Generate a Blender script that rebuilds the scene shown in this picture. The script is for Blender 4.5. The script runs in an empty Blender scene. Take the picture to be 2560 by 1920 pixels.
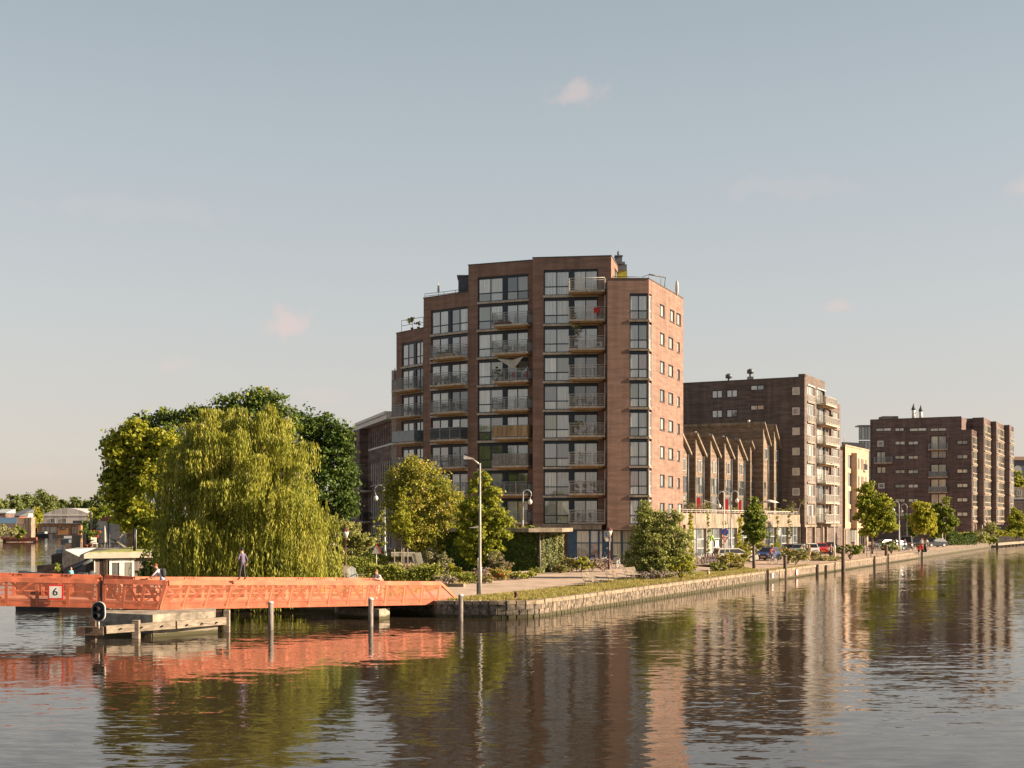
import bpy, math, random
import numpy as np
from mathutils import Matrix, Vector
rnd = random.Random(7)
NR = np.random.RandomState(11)
R = math.radians
sc = bpy.context.scene
# ---------------------------------------------------------------- camera, sky, sun, exposure
F = 3165.0; CX = 1280.0; HY = 1300.0; CZ = 5.3          # focal length / horizon of a 2560 px wide picture, eye height
cam = bpy.data.objects.new('camera', bpy.data.cameras.new('camera'))
sc.collection.objects.link(cam); sc.camera = cam
cam.location = (0, 0, CZ); cam.rotation_euler = (R(90), 0, 0)
cam.data.sensor_width = 36; cam.data.lens = 36 * F / 2560
cam.data.shift_y = (HY - 960) / 2560
cam.data.clip_start = .5; cam.data.clip_end = 6000
SUN_EL, SUN_AZ = 22.0, 6.0      # degrees above horizon; azimuth from +X towards the viewer
sv = Vector((math.cos(R(SUN_EL)) * math.cos(R(SUN_AZ)), -math.cos(R(SUN_EL)) * math.sin(R(SUN_AZ)), math.sin(R(SUN_EL))))
sl = bpy.data.lights.new('sun', 'SUN'); sl.energy = 5.0; sl.angle = R(.55); sl.color = (1, .79, .57)
so = bpy.data.objects.new('sun', sl); sc.collection.objects.link(so)
so.rotation_euler = (-sv).to_track_quat('-Z', 'Y').to_euler()
sc.view_settings.view_transform = 'Standard'; sc.view_settings.look = 'None'
sc.view_settings.gamma = 1; sc.view_settings.use_curve_mapping = False
sc.view_settings.exposure = 1.5
w = bpy.data.worlds.new('World'); sc.world = w; w.use_nodes = True
nt = w.node_tree; N = nt.nodes; L = nt.links
for n in list(N): N.remove(n)
def nd(t, **k):
    n = N.new(t)
    for a, b in k.items(): setattr(n, a, b)
    return n
out = nd('ShaderNodeOutputWorld'); bg = nd('ShaderNodeBackground'); bg.inputs[1].default_value = .076
sky = nd('ShaderNodeTexSky', sky_type='NISHITA', sun_disc=False)
sky.sun_elevation = R(SUN_EL); sky.sun_rotation = R(90 + SUN_AZ)
sky.air_density = 1.0; sky.dust_density = 1.6; sky.ozone_density = 1.5; sky.altitude = 10
hs = nd('ShaderNodeHueSaturation'); hs.inputs['Saturation'].default_value = .42
L.new(sky.outputs[0], hs.inputs['Color'])
geo = nd('ShaderNodeTexCoord'); sep = nd('ShaderNodeSeparateXYZ'); L.new(geo.outputs['Generated'], sep.inputs[0])
ramp = nd('ShaderNodeValToRGB'); L.new(sep.outputs['Z'], ramp.inputs[0])
cr = ramp.color_ramp
SK = [(0, (3.3, 2.75, 2.25)), (.05, (3.1, 2.75, 2.4)), (.15, (2.55, 2.58, 2.48)), (.28, (2.0, 2.27, 2.4)), (.42, (1.5, 1.82, 1.98)), (.6, (.85, 1.1, 1.35)), (1, (.4, .6, .9))]
cr.elements[0].position = 0; cr.elements[0].color = (*[c / 4 for c in SK[0][1]], 1)
cr.elements[1].position = 1; cr.elements[1].color = (*[c / 4 for c in SK[-1][1]], 1)
for p, c in SK[1:-1]:
    e = cr.elements.new(p); e.color = (*[v / 4 for v in c], 1)
sk4 = nd('ShaderNodeVectorMath', operation='SCALE'); sk4.inputs['Scale'].default_value = 4.0
L.new(ramp.outputs[0], sk4.inputs[0])
mx = nd('ShaderNodeMix', data_type='RGBA'); mx.inputs[0].default_value = .78
L.new(hs.outputs[0], mx.inputs[6]); L.new(sk4.outputs[0], mx.inputs[7])
cur = mx.outputs[2]
def cloud(px, py, wx, wy, amt, seed):
    """a small fair-weather cloud in the sky, a patch of noise round one direction"""
    global cur
    d = Vector(((px - CX) / F, 1, (HY - py) / F)).normalized()
    sub = nd('ShaderNodeVectorMath', operation='SUBTRACT'); sub.inputs[1].default_value = d
    L.new(geo.outputs['Generated'], sub.inputs[0])
    ns = nd('ShaderNodeTexNoise'); ns.inputs['Scale'].default_value = 60; ns.inputs['Detail'].default_value = 5
    ad = nd('ShaderNodeVectorMath', operation='ADD'); ad.inputs[1].default_value = (seed, seed * 2, 0)
    L.new(geo.outputs['Generated'], ad.inputs[0]); L.new(ad.outputs[0], ns.inputs['Vector'])
    mu = nd('ShaderNodeVectorMath', operation='MULTIPLY'); mu.inputs[1].default_value = (F / wx, F / wx, F / wy)
    L.new(sub.outputs[0], mu.inputs[0])
    ln = nd('ShaderNodeVectorMath', operation='LENGTH'); L.new(mu.outputs[0], ln.inputs[0])
    a = nd('ShaderNodeMath', operation='SUBTRACT'); a.inputs[0].default_value = 1; L.new(ln.outputs['Value'], a.inputs[1])
    b = nd('ShaderNodeMath', operation='MULTIPLY_ADD'); L.new(ns.outputs[0], b.inputs[0]); b.inputs[1].default_value = 2.4; b.inputs[2].default_value = -1.2
    c = nd('ShaderNodeMath', operation='ADD'); L.new(a.outputs[0], c.inputs[0]); L.new(b.outputs[0], c.inputs[1])
    m = nd('ShaderNodeMapRange'); m.inputs[1].default_value = 0; m.inputs[2].default_value = .9; m.inputs[4].default_value = amt
    m.interpolation_type = 'SMOOTHSTEP'
    L.new(c.outputs[0], m.inputs[0])
    x = nd('ShaderNodeMix', data_type='RGBA'); L.new(m.outputs[0], x.inputs[0]); L.new(cur, x.inputs[6])
    x.inputs[7].default_value = (4.0, 3.0, 2.75, 1)
    cur = x.outputs[2]
cloud(715, 812, 80, 58, .5, 1); cloud(1450, 232, 95, 36, .38, 3); cloud(2090, 768, 85, 22, .28, 5); cloud(430, 915, 70, 26, .22, 8)
cloud(800, 985, 150, 26, .14, 21); cloud(1950, 470, 240, 34, .10, 25); cloud(330, 520, 260, 40, .08, 29)
cloud(2555, 470, 45, 36, .3, 11); cloud(100, 1180, 170, 26, .18, 14)
L.new(cur, bg.inputs[0]); L.new(bg.outputs[0], out.inputs[0])
# ---------------------------------------------------------------- helpers
C = sc.collection
WM = {}
def W(px, py, D): return Vector(((px - CX) * D / F, D, CZ - (py - HY) * D / F))
def at(px, D, z=.9): return Vector(((px - CX) * D / F, D, z))
def G(px, py, z=.9):
    D = (CZ - z) * F / (py - HY); return Vector(((px - CX) * D / F, D, z))
def tag(o, label=None, cat=None, group=None, kind=None):
    if label: o['label'] = label
    if cat: o['category'] = cat
    if group: o['group'] = group
    if kind: o['kind'] = kind
    return o
I4 = Matrix.Identity(4)
def TR(v, rz=0, s=1): return Matrix.Translation(v) @ Matrix.Rotation(rz, 4, 'Z') @ Matrix.Scale(s, 4)
def put(name, mesh, parent=None, M=I4):
    o = bpy.data.objects.new(name, mesh); C.objects.link(o)
    if parent:
        o.parent = parent; o.matrix_local = WM[parent].inverted() @ M
    else: o.matrix_world = M
    WM[o] = M.copy()
    return o
def thing(name, M, label, cat, group=None):
    if not isinstance(M, Matrix): M = TR(M)
    return tag(put(name, None, None, M), label, cat, group)
class MB:
    """collects boxes, tubes, prisms into one mesh (several material slots)"""
    def __init__(s, *mats): s.v = []; s.f = []; s.m = []; s.mats = list(mats); s.cur = 0; s.sm = []; s.smooth = False
    def face(s, idx): s.f.append(idx); s.m.append(s.cur); s.sm.append(s.smooth)
    def box(s, x0, x1, y0, y1, z0, z1):
        b = len(s.v)
        for z in (z0, z1):
            for x, y in ((x0, y0), (x1, y0), (x1, y1), (x0, y1)): s.v.append((x, y, z))
        for q in ((3, 2, 1, 0), (4, 5, 6, 7), (0, 1, 5, 4), (1, 2, 6, 5), (2, 3, 7, 6), (3, 0, 4, 7)): s.face([b + i for i in q])
        return s
    def quad(s, *p):
        b = len(s.v); s.v += [tuple(q) for q in p]; s.face(list(range(b, b + len(p)))); return s
    def prism(s, poly, z0, z1, cap=True):
        n = len(poly); b = len(s.v)
        zt = z1 if isinstance(z1, (list, tuple)) else [z1] * n
        s.v += [(p[0], p[1], z0) for p in poly] + [(p[0], p[1], zt[i]) for i, p in enumerate(poly)]
        for i in range(n):
            j = (i + 1) % n; s.face([b + i, b + j, b + n + j, b + n + i])
        if cap: s.face([b + n + i for i in range(n)]); s.face([b + i for i in reversed(range(n))])
        return s
    def tube(s, pts, rad, n=6, caps=True):
        pts = [Vector(p) for p in pts]
        if not isinstance(rad, (list, tuple)): rad = [rad] * len(pts)
        rings = []
        for i, p in enumerate(pts):
            a = pts[max(0, i - 1)]; c = pts[min(len(pts) - 1, i + 1)]
            d = (c - a).normalized()
            u = d.cross(Vector((0, 0, 1)))
            if u.length < .05: u = Vector((1, 0, 0)) if abs(d.z) > .9 else d.orthogonal()
            u = (u - d * u.dot(d)).normalized(); v = d.cross(u)
            b = len(s.v)
            for k in range(n):
                t = 2 * math.pi * k / n; q = p + (u * math.cos(t) + v * math.sin(t)) * rad[i]; s.v.append(tuple(q))
            rings.append(b)
        o = s.smooth; s.smooth = True
        for a, b in zip(rings, rings[1:]):
            for k in range(n):
                j = (k + 1) % n; s.face([a + k, b + k, b + j, a + j])
        s.smooth = o
        if caps:
            s.face([rings[0] + k for k in range(n)]); s.face([rings[-1] + k for k in reversed(range(n))])
        return s
    def lathe(s, c, prof, n=10):
        """profile [(radius, z)...] turned about a vertical axis through c"""
        rings = []
        for r, z in prof:
            b = len(s.v)
            for k in range(n):
                t = 2 * math.pi * k / n; s.v.append((c[0] + r * math.cos(t), c[1] + r * math.sin(t), c[2] + z))
            rings.append(b)
        o = s.smooth; s.smooth = True
        for a, b in zip(rings, rings[1:]):
            for k in range(n):
                j = (k + 1) % n; s.face([a + k, a + j, b + j, b + k])
        s.smooth = o
        s.face([rings[0] + k for k in reversed(range(n))]); s.face([rings[-1] + k for k in range(n)])
        return s
    def ball(s, c, r, n=8, m=6):
        rr = r if isinstance(r, (tuple, list)) else (r, r, r)
        b = len(s.v); rows = []
        for i in range(m + 1):
            ph = math.pi * i / m; rows.append(len(s.v))
            for k in range(n):
                t = 2 * math.pi * k / n
                s.v.append((c[0] + rr[0] * math.sin(ph) * math.cos(t), c[1] + rr[1] * math.sin(ph) * math.sin(t), c[2] + rr[2] * math.cos(ph)))
        o = s.smooth; s.smooth = True
        for a, b in zip(rows, rows[1:]):
            for k in range(n):
                j = (k + 1) % n; s.face([a + k, b + k, b + j, a + j])
        s.smooth = o
        return s
    def mesh(s, name='mesh'):
        me = bpy.data.meshes.new(name); me.from_pydata(s.v, [], s.f)
        for m in s.mats: me.materials.append(m)
        me.polygons.foreach_set('material_index', s.m); me.polygons.foreach_set('use_smooth', s.sm)
        me.update(); return me
    def build(s, name, parent=None, M=I4): return put(name, s.mesh(name), parent, M)
# ---------------------------------------------------------------- materials
def mat(name, col, rough=.8, var=.12, scale=1.5, stretch=(1, 1, 1), metal=0, spec=.4, bump=0, col2=None, fine=0, coord='pos', streak=0, tide=False):
    """procedural surface: base colour broken by noise (world space), optional second colour and relief"""
    m = bpy.data.materials.new(name); m.use_nodes = True; t = m.node_tree; n = t.nodes; l = t.links
    p = n['Principled BSDF']; p.inputs['Roughness'].default_value = rough; p.inputs['Metallic'].default_value = metal
    p.inputs['Specular IOR Level'].default_value = spec
    g = n.new('ShaderNodeNewGeometry') if coord == 'pos' else n.new('ShaderNodeTexCoord')
    mp = n.new('ShaderNodeMapping'); mp.inputs['Scale'].default_value = stretch
    l.new(g.outputs['Position' if coord == 'pos' else 'Object'], mp.inputs[0])
    ns = n.new('ShaderNodeTexNoise'); ns.inputs['Scale'].default_value = scale; ns.inputs['Detail'].default_value = 6; ns.inputs['Roughness'].default_value = .65
    l.new(mp.outputs[0], ns.inputs['Vector'])
    c2 = col2 or tuple(max(0, c * (1 - 2.2 * var)) for c in col)
    c1 = col if col2 else tuple(min(1, c * (1 + 2.2 * var)) for c in col)
    r = n.new('ShaderNodeValToRGB'); r.color_ramp.elements[0].position = .36; r.color_ramp.elements[1].position = .64
    r.color_ramp.elements[0].color = (*c2, 1); r.color_ramp.elements[1].color = (*c1, 1)
    l.new(ns.outputs[0], r.inputs[0]); o = r.outputs[0]
    if fine:
        n2 = n.new('ShaderNodeTexNoise'); n2.inputs['Scale'].default_value = fine; n2.inputs['Detail'].default_value = 3
        l.new(mp.outputs[0], n2.inputs['Vector'])
        mr = n.new('ShaderNodeMapRange'); mr.inputs[3].default_value = .6; mr.inputs[4].default_value = 1.4; l.new(n2.outputs[0], mr.inputs[0])
        v = n.new('ShaderNodeVectorMath'); v.operation = 'SCALE'; l.new(o, v.inputs[0]); l.new(mr.outputs[0], v.inputs['Scale']); o = v.outputs[0]
    if streak:
        m3 = n.new('ShaderNodeMapping'); m3.inputs['Scale'].default_value = (1.6, 1.6, .13); l.new(g.outputs['Position'], m3.inputs[0])
        n4 = n.new('ShaderNodeTexNoise'); n4.inputs['Scale'].default_value = 1; n4.inputs['Detail'].default_value = 4; l.new(m3.outputs[0], n4.inputs['Vector'])
        q3 = n.new('ShaderNodeMapRange'); q3.inputs[1].default_value = .35; q3.inputs[2].default_value = .68; q3.inputs[3].default_value = 1.08; q3.inputs[4].default_value = 1 - streak; l.new(n4.outputs[0], q3.inputs[0])
        v3 = n.new('ShaderNodeVectorMath'); v3.operation = 'SCALE'; l.new(o, v3.inputs[0]); l.new(q3.outputs[0], v3.inputs['Scale']); o = v3.outputs[0]
    if tide:
        sp = n.new('ShaderNodeSeparateXYZ'); l.new(g.outputs['Position'], sp.inputs[0]); ad = n.new('ShaderNodeMath'); ad.operation = 'MULTIPLY_ADD'; l.new(ns.outputs[0], ad.inputs[0]); ad.inputs[1].default_value = -.35; l.new(sp.outputs['Z'], ad.inputs[2])
        q4 = n.new('ShaderNodeMapRange'); q4.inputs[1].default_value = -.06; q4.inputs[2].default_value = .05; l.new(ad.outputs[0], q4.inputs[0])
        mx4 = n.new('ShaderNodeMix'); mx4.data_type = 'RGBA'; l.new(q4.outputs[0], mx4.inputs[0]); mx4.inputs[6].default_value = (.055, .05, .022, 1); l.new(o, mx4.inputs[7]); o = mx4.outputs[2]
    l.new(o, p.inputs['Base Color'])
    if bump:
        b = n.new('ShaderNodeBump'); b.inputs['Strength'].default_value = .6; b.inputs['Distance'].default_value = bump
        l.new((n2 if fine else ns).outputs[0], b.inputs['Height']); l.new(b.outputs[0], p.inputs['Normal'])
    return m
def bands(m, period, depth=.4, axis='Z'):
    """horizontal joints (planks, siding, seams) on top of a mat()"""
    t = m.node_tree; n = t.nodes; l = t.links; p = n['Principled BSDF']
    src = p.inputs['Base Color'].links[0].from_socket
    g = n.new('ShaderNodeNewGeometry'); s = n.new('ShaderNodeSeparateXYZ'); l.new(g.outputs['Position'], s.inputs[0])
    a = n.new('ShaderNodeMath'); a.operation = 'DIVIDE'; l.new(s.outputs[axis], a.inputs[0]); a.inputs[1].default_value = period
    f = n.new('ShaderNodeMath'); f.operation = 'FRACT'; l.new(a.outputs[0], f.inputs[0])
    fl = n.new('ShaderNodeMath'); fl.operation = 'FLOOR'; l.new(a.outputs[0], fl.inputs[0])
    wn = n.new('ShaderNodeTexWhiteNoise'); wn.noise_dimensions = '1D'; l.new(fl.outputs[0], wn.inputs['W'])
    k = n.new('ShaderNodeMapRange'); k.inputs[1].default_value = .0; k.inputs[2].default_value = .2; k.inputs[3].default_value = 1 - depth; k.inputs[4].default_value = 1
    l.new(f.outputs[0], k.inputs[0])
    k2 = n.new('ShaderNodeMapRange'); k2.inputs[3].default_value = .75; k2.inputs[4].default_value = 1.2; l.new(wn.outputs[0], k2.inputs[0])
    mm = n.new('ShaderNodeMath'); mm.operation = 'MULTIPLY'; l.new(k.outputs[0], mm.inputs[0]); l.new(k2.outputs[0], mm.inputs[1])
    v = n.new('ShaderNodeVectorMath'); v.operation = 'SCALE'; l.new(src, v.inputs[0]); l.new(mm.outputs[0], v.inputs['Scale'])
    l.new(v.outputs[0], p.inputs['Base Color']); return m
def leafmat(name, cols, trans=.35, isl=1.0):
    m = bpy.data.materials.new(name); m.use_nodes = True; t = m.node_tree; n = t.nodes; l = t.links
    p = n['Principled BSDF']; p.inputs['Roughness'].default_value = .55; p.inputs['Specular IOR Level'].default_value = .25
    g = n.new('ShaderNodeNewGeometry'); r = n.new('ShaderNodeValToRGB'); e = r.color_ramp.elements
    e[0].color = (*cols[0], 1); e[1].color = (*cols[-1], 1)
    for i, c in enumerate(cols[1:-1]): q = e.new((i + 1) / (len(cols) - 1)); q.color = (*c, 1)
    ns = n.new('ShaderNodeTexNoise'); ns.inputs['Scale'].default_value = .55; ns.inputs['Detail'].default_value = 3
    l.new(g.outputs['Position'], ns.inputs['Vector'])
    a = n.new('ShaderNodeMath'); a.operation = 'MULTIPLY_ADD'; l.new(ns.outputs[0], a.inputs[0]); a.inputs[1].default_value = 1.3; a.inputs[2].default_value = -.65
    b = n.new('ShaderNodeMath'); b.operation = 'MULTIPLY_ADD'; b.inputs[1].default_value = isl; l.new(g.outputs['Random Per Island'], b.inputs[0]); a.inputs[2].default_value = -.65 + (1 - isl) * .5; l.new(a.outputs[0], b.inputs[2])
    l.new(b.outputs[0], r.inputs[0]); l.new(r.outputs[0], p.inputs['Base Color'])
    tr = n.new('ShaderNodeBsdfTranslucent'); l.new(r.outputs[0], tr.inputs[0])
    ms = n.new('ShaderNodeMixShader'); ms.inputs[0].default_value = trans; l.new(p.outputs[0], ms.inputs[1]); l.new(tr.outputs[0], ms.inputs[2])
    l.new(ms.outputs[0], n['Material Output'].inputs[0]); return m
def panemat(name, cols, rough=.06, refl=.22, stripes=True):
    """window glass with curtains, blinds one choice per pane"""
    m = bpy.data.materials.new(name); m.use_nodes = True; t = m.node_tree; n = t.nodes; l = t.links
    p = n['Principled BSDF']; p.inputs['Roughness'].default_value = .9
    oi = n.new('ShaderNodeObjectInfo'); r = n.new('ShaderNodeValToRGB'); r.color_ramp.interpolation = 'CONSTANT'; e = r.color_ramp.elements
    e[0].position = 0; e[0].color = (*cols[0], 1); e[1].position = 1 - 1 / len(cols); e[1].color = (*cols[-1], 1)
    for i in range(1, len(cols) - 1): q = e.new(i / len(cols)); q.color = (*cols[i], 1)
    l.new(oi.outputs['Random'], r.inputs[0]); o = r.outputs[0]
    g = n.new('ShaderNodeNewGeometry')
    mp = n.new('ShaderNodeMapping'); mp.inputs['Scale'].default_value = (7, 7, .25); l.new(g.outputs['Position'], mp.inputs[0])
    ns = n.new('ShaderNodeTexNoise'); ns.inputs['Scale'].default_value = 1; ns.inputs['Detail'].default_value = 2; l.new(mp.outputs[0], ns.inputs['Vector'])
    mr = n.new('ShaderNodeMapRange'); mr.inputs[1].default_value = .3; mr.inputs[2].default_value = .7; mr.inputs[3].default_value = .6; mr.inputs[4].default_value = 1.15; l.new(ns.outputs[0], mr.inputs[0])
    v = n.new('ShaderNodeVectorMath'); v.operation = 'SCALE'; l.new(o, v.inputs[0]); l.new(mr.outputs[0], v.inputs['Scale'])
    l.new(v.outputs[0], p.inputs['Base Color'])
    gl = n.new('ShaderNodeBsdfGlossy'); gl.inputs['Roughness'].default_value = rough
    n3 = n.new('ShaderNodeTexNoise'); n3.inputs['Scale'].default_value = .7; n3.inputs['Detail'].default_value = 1; l.new(g.outputs['Position'], n3.inputs['Vector'])
    bp = n.new('ShaderNodeBump'); bp.inputs['Strength'].default_value = .25; bp.inputs['Distance'].default_value = .1; l.new(n3.outputs[0], bp.inputs['Height'])
    l.new(bp.outputs[0], gl.inputs['Normal'])
    lw = n.new('ShaderNodeFresnel'); lw.inputs['IOR'].default_value = 1.5
    ad = n.new('ShaderNodeMath'); ad.operation = 'ADD'; ad.use_clamp = True; l.new(lw.outputs[0], ad.inputs[0]); ad.inputs[1].default_value = refl
    ms = n.new('ShaderNodeMixShader'); l.new(ad.outputs[0], ms.inputs[0]); l.new(p.outputs[0], ms.inputs[1]); l.new(gl.outputs[0], ms.inputs[2])
    l.new(ms.outputs[0], n['Material Output'].inputs[0]); return m
m_brick = mat('brick_brown', (.212, .130, .098), .9, .09, 1.3, (.35, .35, 2.4), fine=14, streak=.18, bump=.004)
m_brick2 = mat('brick_dark_brown', (.125, .094, .080), .9, .13, 1.2, (.35, .35, 2.4), fine=14, streak=.25, bump=.004)
m_brick3 = mat('brick_purple_brown', (.145, .096, .084), .9, .13, 1.1, (.35, .35, 2.4), fine=14, streak=.25, bump=.004)
m_brick4 = mat('brick_school', (.135, .090, .075), .9, .2, .8, (.5, .5, 2.2), fine=14)
m_cream = mat('cream_render', (.40, .27, .18), .9, .08, .5, fine=8)
m_conc = mat('concrete_band', (.42, .36, .29), .85, .12, 2.5, fine=20)
m_concw = mat('concrete_pale', (.235, .19, .14), .85, .14, 1.2, (1, 1, .5), fine=12, streak=.3, bump=.01)
m_under = mat('balcony_underside', (.36, .22, .10), .9, .1, 3)
m_navy = mat('frame_navy', (.018, .026, .038), .45, .1, 4)
m_blue = mat('frame_blue', (.035, .075, .13), .5, .1, 3)
m_grey = mat('frame_grey', (.34, .36, .36), .5, .08, 4)
m_white = mat('white_paint', (.60, .57, .52), .6, .06, 3)
m_black = mat('black_paint', (.012, .013, .015), .5, .1, 4)
m_pole = mat('pole_grey', (.30, .285, .265), .5, .1, 6)
m_steel = mat('galvanised_steel', (.50, .46, .41), .5, .1, 6)
m_steeld = mat('dark_steel', (.10, .11, .115), .5, .12, 6, metal=.2)
m_copd = mat('coping_dark', (.07, .06, .055), .6, .1, 3)
m_orange = mat('orange_paint', (.56, .165, .085), .5, .1, 1.6, fine=25, streak=.25)
m_orange_shade = mat('orange_paint_shaded', (.33, .085, .045), .6, .12, 1.6, fine=25)  # darker copy for the braces, their shade put into the paint colour
m_deck = mat('bridge_deck', (.42, .20, .13), .85, .12, 3, fine=20)
m_wood = mat('weathered_wood', (.235, .19, .14), .85, .2, 2, (1, 1, 6), fine=30, bump=.004)
m_woodd = mat('dark_wood', (.10, .065, .045), .85, .2, 3, (1, 1, 4), fine=20)
m_pier = mat('pier_concrete', (.30, .255, .195), .9, .2, 1.4, fine=12, streak=.4, tide=True, bump=.01)
m_bench = mat('bench_wood', (.17, .135, .10), .85, .15, 3, fine=20)
m_post = mat('grey_wood', (.17, .145, .125), .85, .25, 3, (4, 4, .7), fine=20)
m_sand = bands(mat('siding_wood', (.185, .135, .095), .85, .16, 1.2, (1, 1, 5), fine=10), .21, .5)
m_asph = mat('asphalt', (.40, .30, .225), .9, .1, .6, fine=18, bump=.004)
m_pave = mat('brick_paving', (.36, .26, .19), .9, .14, .9, fine=12, bump=.004)
m_grass = mat('grass_soil', (.27, .225, .075), .95, .25, 1.1, fine=9, col2=(.19, .19, .05))
m_soil = mat('soil', (.09, .065, .04), .95, .2, 1.2, fine=10)
m_stone = mat('quay_stone', (.155, .122, .088), .9, .3, 3.0, (1, 1, 1), fine=9, tide=True, bump=.02)
m_panelq = mat('quay_panel', (.185, .142, .105), .9, .2, 2.0, fine=9, tide=True, streak=.3)
m_stoned = mat('quay_stone_dark', (.13, .105, .08), .9, .3, 4.0, fine=11, tide=True, bump=.02)
m_cope = mat('coping_stone', (.235, .18, .125), .9, .16, 2.4, fine=12, bump=.008)
m_bark = mat('bark', (.13, .095, .07), .95, .25, 5, (1, 1, .3), fine=18, bump=.01)
m_barkl = mat('pale_bark', (.27, .22, .165), .95, .2, 5, (1, 1, .3), fine=18)
m_red = mat('red_paint', (.55, .03, .025), .4, .05, 3)
m_play = mat('play_concrete', (.50, .46, .38), .8, .1, 3)
m_fasc = mat('cream_fascia', (.40, .34, .27), .7, .06, 2)
m_lamp = mat('maroon_paint', (.085, .028, .025), .5, .15, 6)
m_glob = mat('opal_glass', (.62, .60, .54), .25, .04, 4)
m_roofg = mat('green_roof', (.26, .27, .085), .95, .2, 2, fine=20)
m_metalw = bands(mat('grey_cladding', (.42, .40, .38), .6, .05, 1), .6, .25, 'X')
m_grill = bands(mat('board_cladding', (.17, .135, .115), .8, .1, 1), .16, .5, 'X')
m_brownb = mat('cedar_cladding', (.36, .17, .075), .8, .12, 1.5)
m_tile = mat('roof_tile', (.36, .12, .07), .8, .15, 3)
m_slate = mat('slate', (.09, .095, .105), .7, .1, 3)
m_fabric = mat('dark_fabric', (.035, .035, .04), .9, .1, 5)
m_yel = mat('yellow_box', (.30, .27, .03), .7, .1, 3)
m_bamb = bands(mat('bamboo_screen', (.36, .235, .12), .9, .15, 2, (6, 6, .4)), .5, .3, 'X')
m_pot = mat('terracotta', (.36, .12, .055), .8, .1, 5)
m_pane = panemat('pane_curtain_reflection', [(.42, .43, .40), (.50, .51, .46), (.24, .25, .24), (.58, .58, .53), (.36, .37, .35), (.07, .072, .075), (.40, .41, .37), (.30, .31, .30), (.30, .20, .165), (.48, .49, .46), (.14, .155, .08), (.44, .42, .36)])  # the brown and green entries are reflections painted into the pane colour
m_pane2 = panemat('pane_dark', [(.02, .024, .03), (.10, .11, .11), (.05, .055, .06), (.22, .22, .19)], refl=.15)
m_pane3 = panemat('pane_warm', [(.64, .58, .42), (.55, .52, .4), (.42, .4, .34), (.7, .64, .5)], refl=.12)
m_pane4 = panemat('pane_lit_side', [(.36, .38, .35), (.24, .26, .25), (.40, .40, .36)], refl=.1)
l_will = leafmat('willow_leaf', [(.115, .14, .018), (.22, .24, .028), (.34, .33, .042), (.44, .405, .09)], .28, .45)
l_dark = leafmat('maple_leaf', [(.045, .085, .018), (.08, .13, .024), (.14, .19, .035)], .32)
l_mid = leafmat('lime_leaf', [(.13, .18, .022), (.24, .28, .03), (.36, .38, .045)], .42)
l_yel = leafmat('yellow_green_leaf', [(.22, .24, .022), (.36, .35, .03), (.48, .44, .05)], .45)
l_oran = leafmat('autumn_tinged_leaf', [(.13, .16, .03), (.25, .27, .045), (.38, .36, .07), (.50, .37, .12)], .4)
l_bush = leafmat('shrub_leaf', [(.13, .16, .04), (.26, .28, .075), (.38, .38, .13), (.48, .46, .2)], .38)
l_olive = leafmat('grey_green_leaf', [(.15, .16, .065), (.26, .26, .11), (.38, .35, .17)], .35)
l_hedge = leafmat('hedge_leaf', [(.11, .15, .028), (.23, .26, .045), (.38, .38, .07)], .36)
l_far = leafmat('far_leaf', [(.10, .14, .04), (.17, .21, .06), (.26, .28, .09)], .35)
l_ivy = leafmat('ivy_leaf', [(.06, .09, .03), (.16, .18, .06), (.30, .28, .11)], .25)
l_gras = leafmat('grass_blade', [(.21, .19, .045), (.32, .275, .075), (.42, .34, .12)], .35)
l_straw = leafmat('dry_grass', [(.30, .22, .11), (.42, .30, .17), (.20, .18, .06)], .4)
l_pink = leafmat('pink_flower', [(.45, .10, .22), (.55, .25, .40), (.35, .10, .25)], .3)
l_redf = leafmat('red_flower', [(.6, .02, .03), (.65, .08, .03), (.5, .02, .10)], .2)
l_mauve = leafmat('mauve_flower', [(.34, .22, .30), (.45, .33, .36), (.25, .2, .16)], .3)
# ---------------------------------------------------------------- foliage
def quads_mesh(name, P, U, V, mats, idx=None):
    """P centres, U and V half axes (n x 3): one diamond-shaped leaf per row"""
    n = len(P); v = np.empty((n, 4, 3), np.float32)
    v[:, 0] = P - U; v[:, 1] = P - V; v[:, 2] = P + U; v[:, 3] = P + V
    me = bpy.data.meshes.new(name); me.vertices.add(4 * n); me.vertices.foreach_set('co', v.ravel())
    me.loops.add(4 * n); me.loops.foreach_set('vertex_index', np.arange(4 * n, dtype=np.int32))
    me.polygons.add(n); me.polygons.foreach_set('loop_start', np.arange(0, 4 * n, 4, dtype=np.int32))
    me.polygons.foreach_set('loop_total', np.full(n, 4, np.int32))
    for m in mats: me.materials.append(m)
    if idx is not None: me.polygons.foreach_set('material_index', idx.astype(np.int32))
    me.update(calc_edges=True); return me
def unit(a): return a / np.maximum(np.linalg.norm(a, axis=1, keepdims=True), 1e-6)
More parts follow.
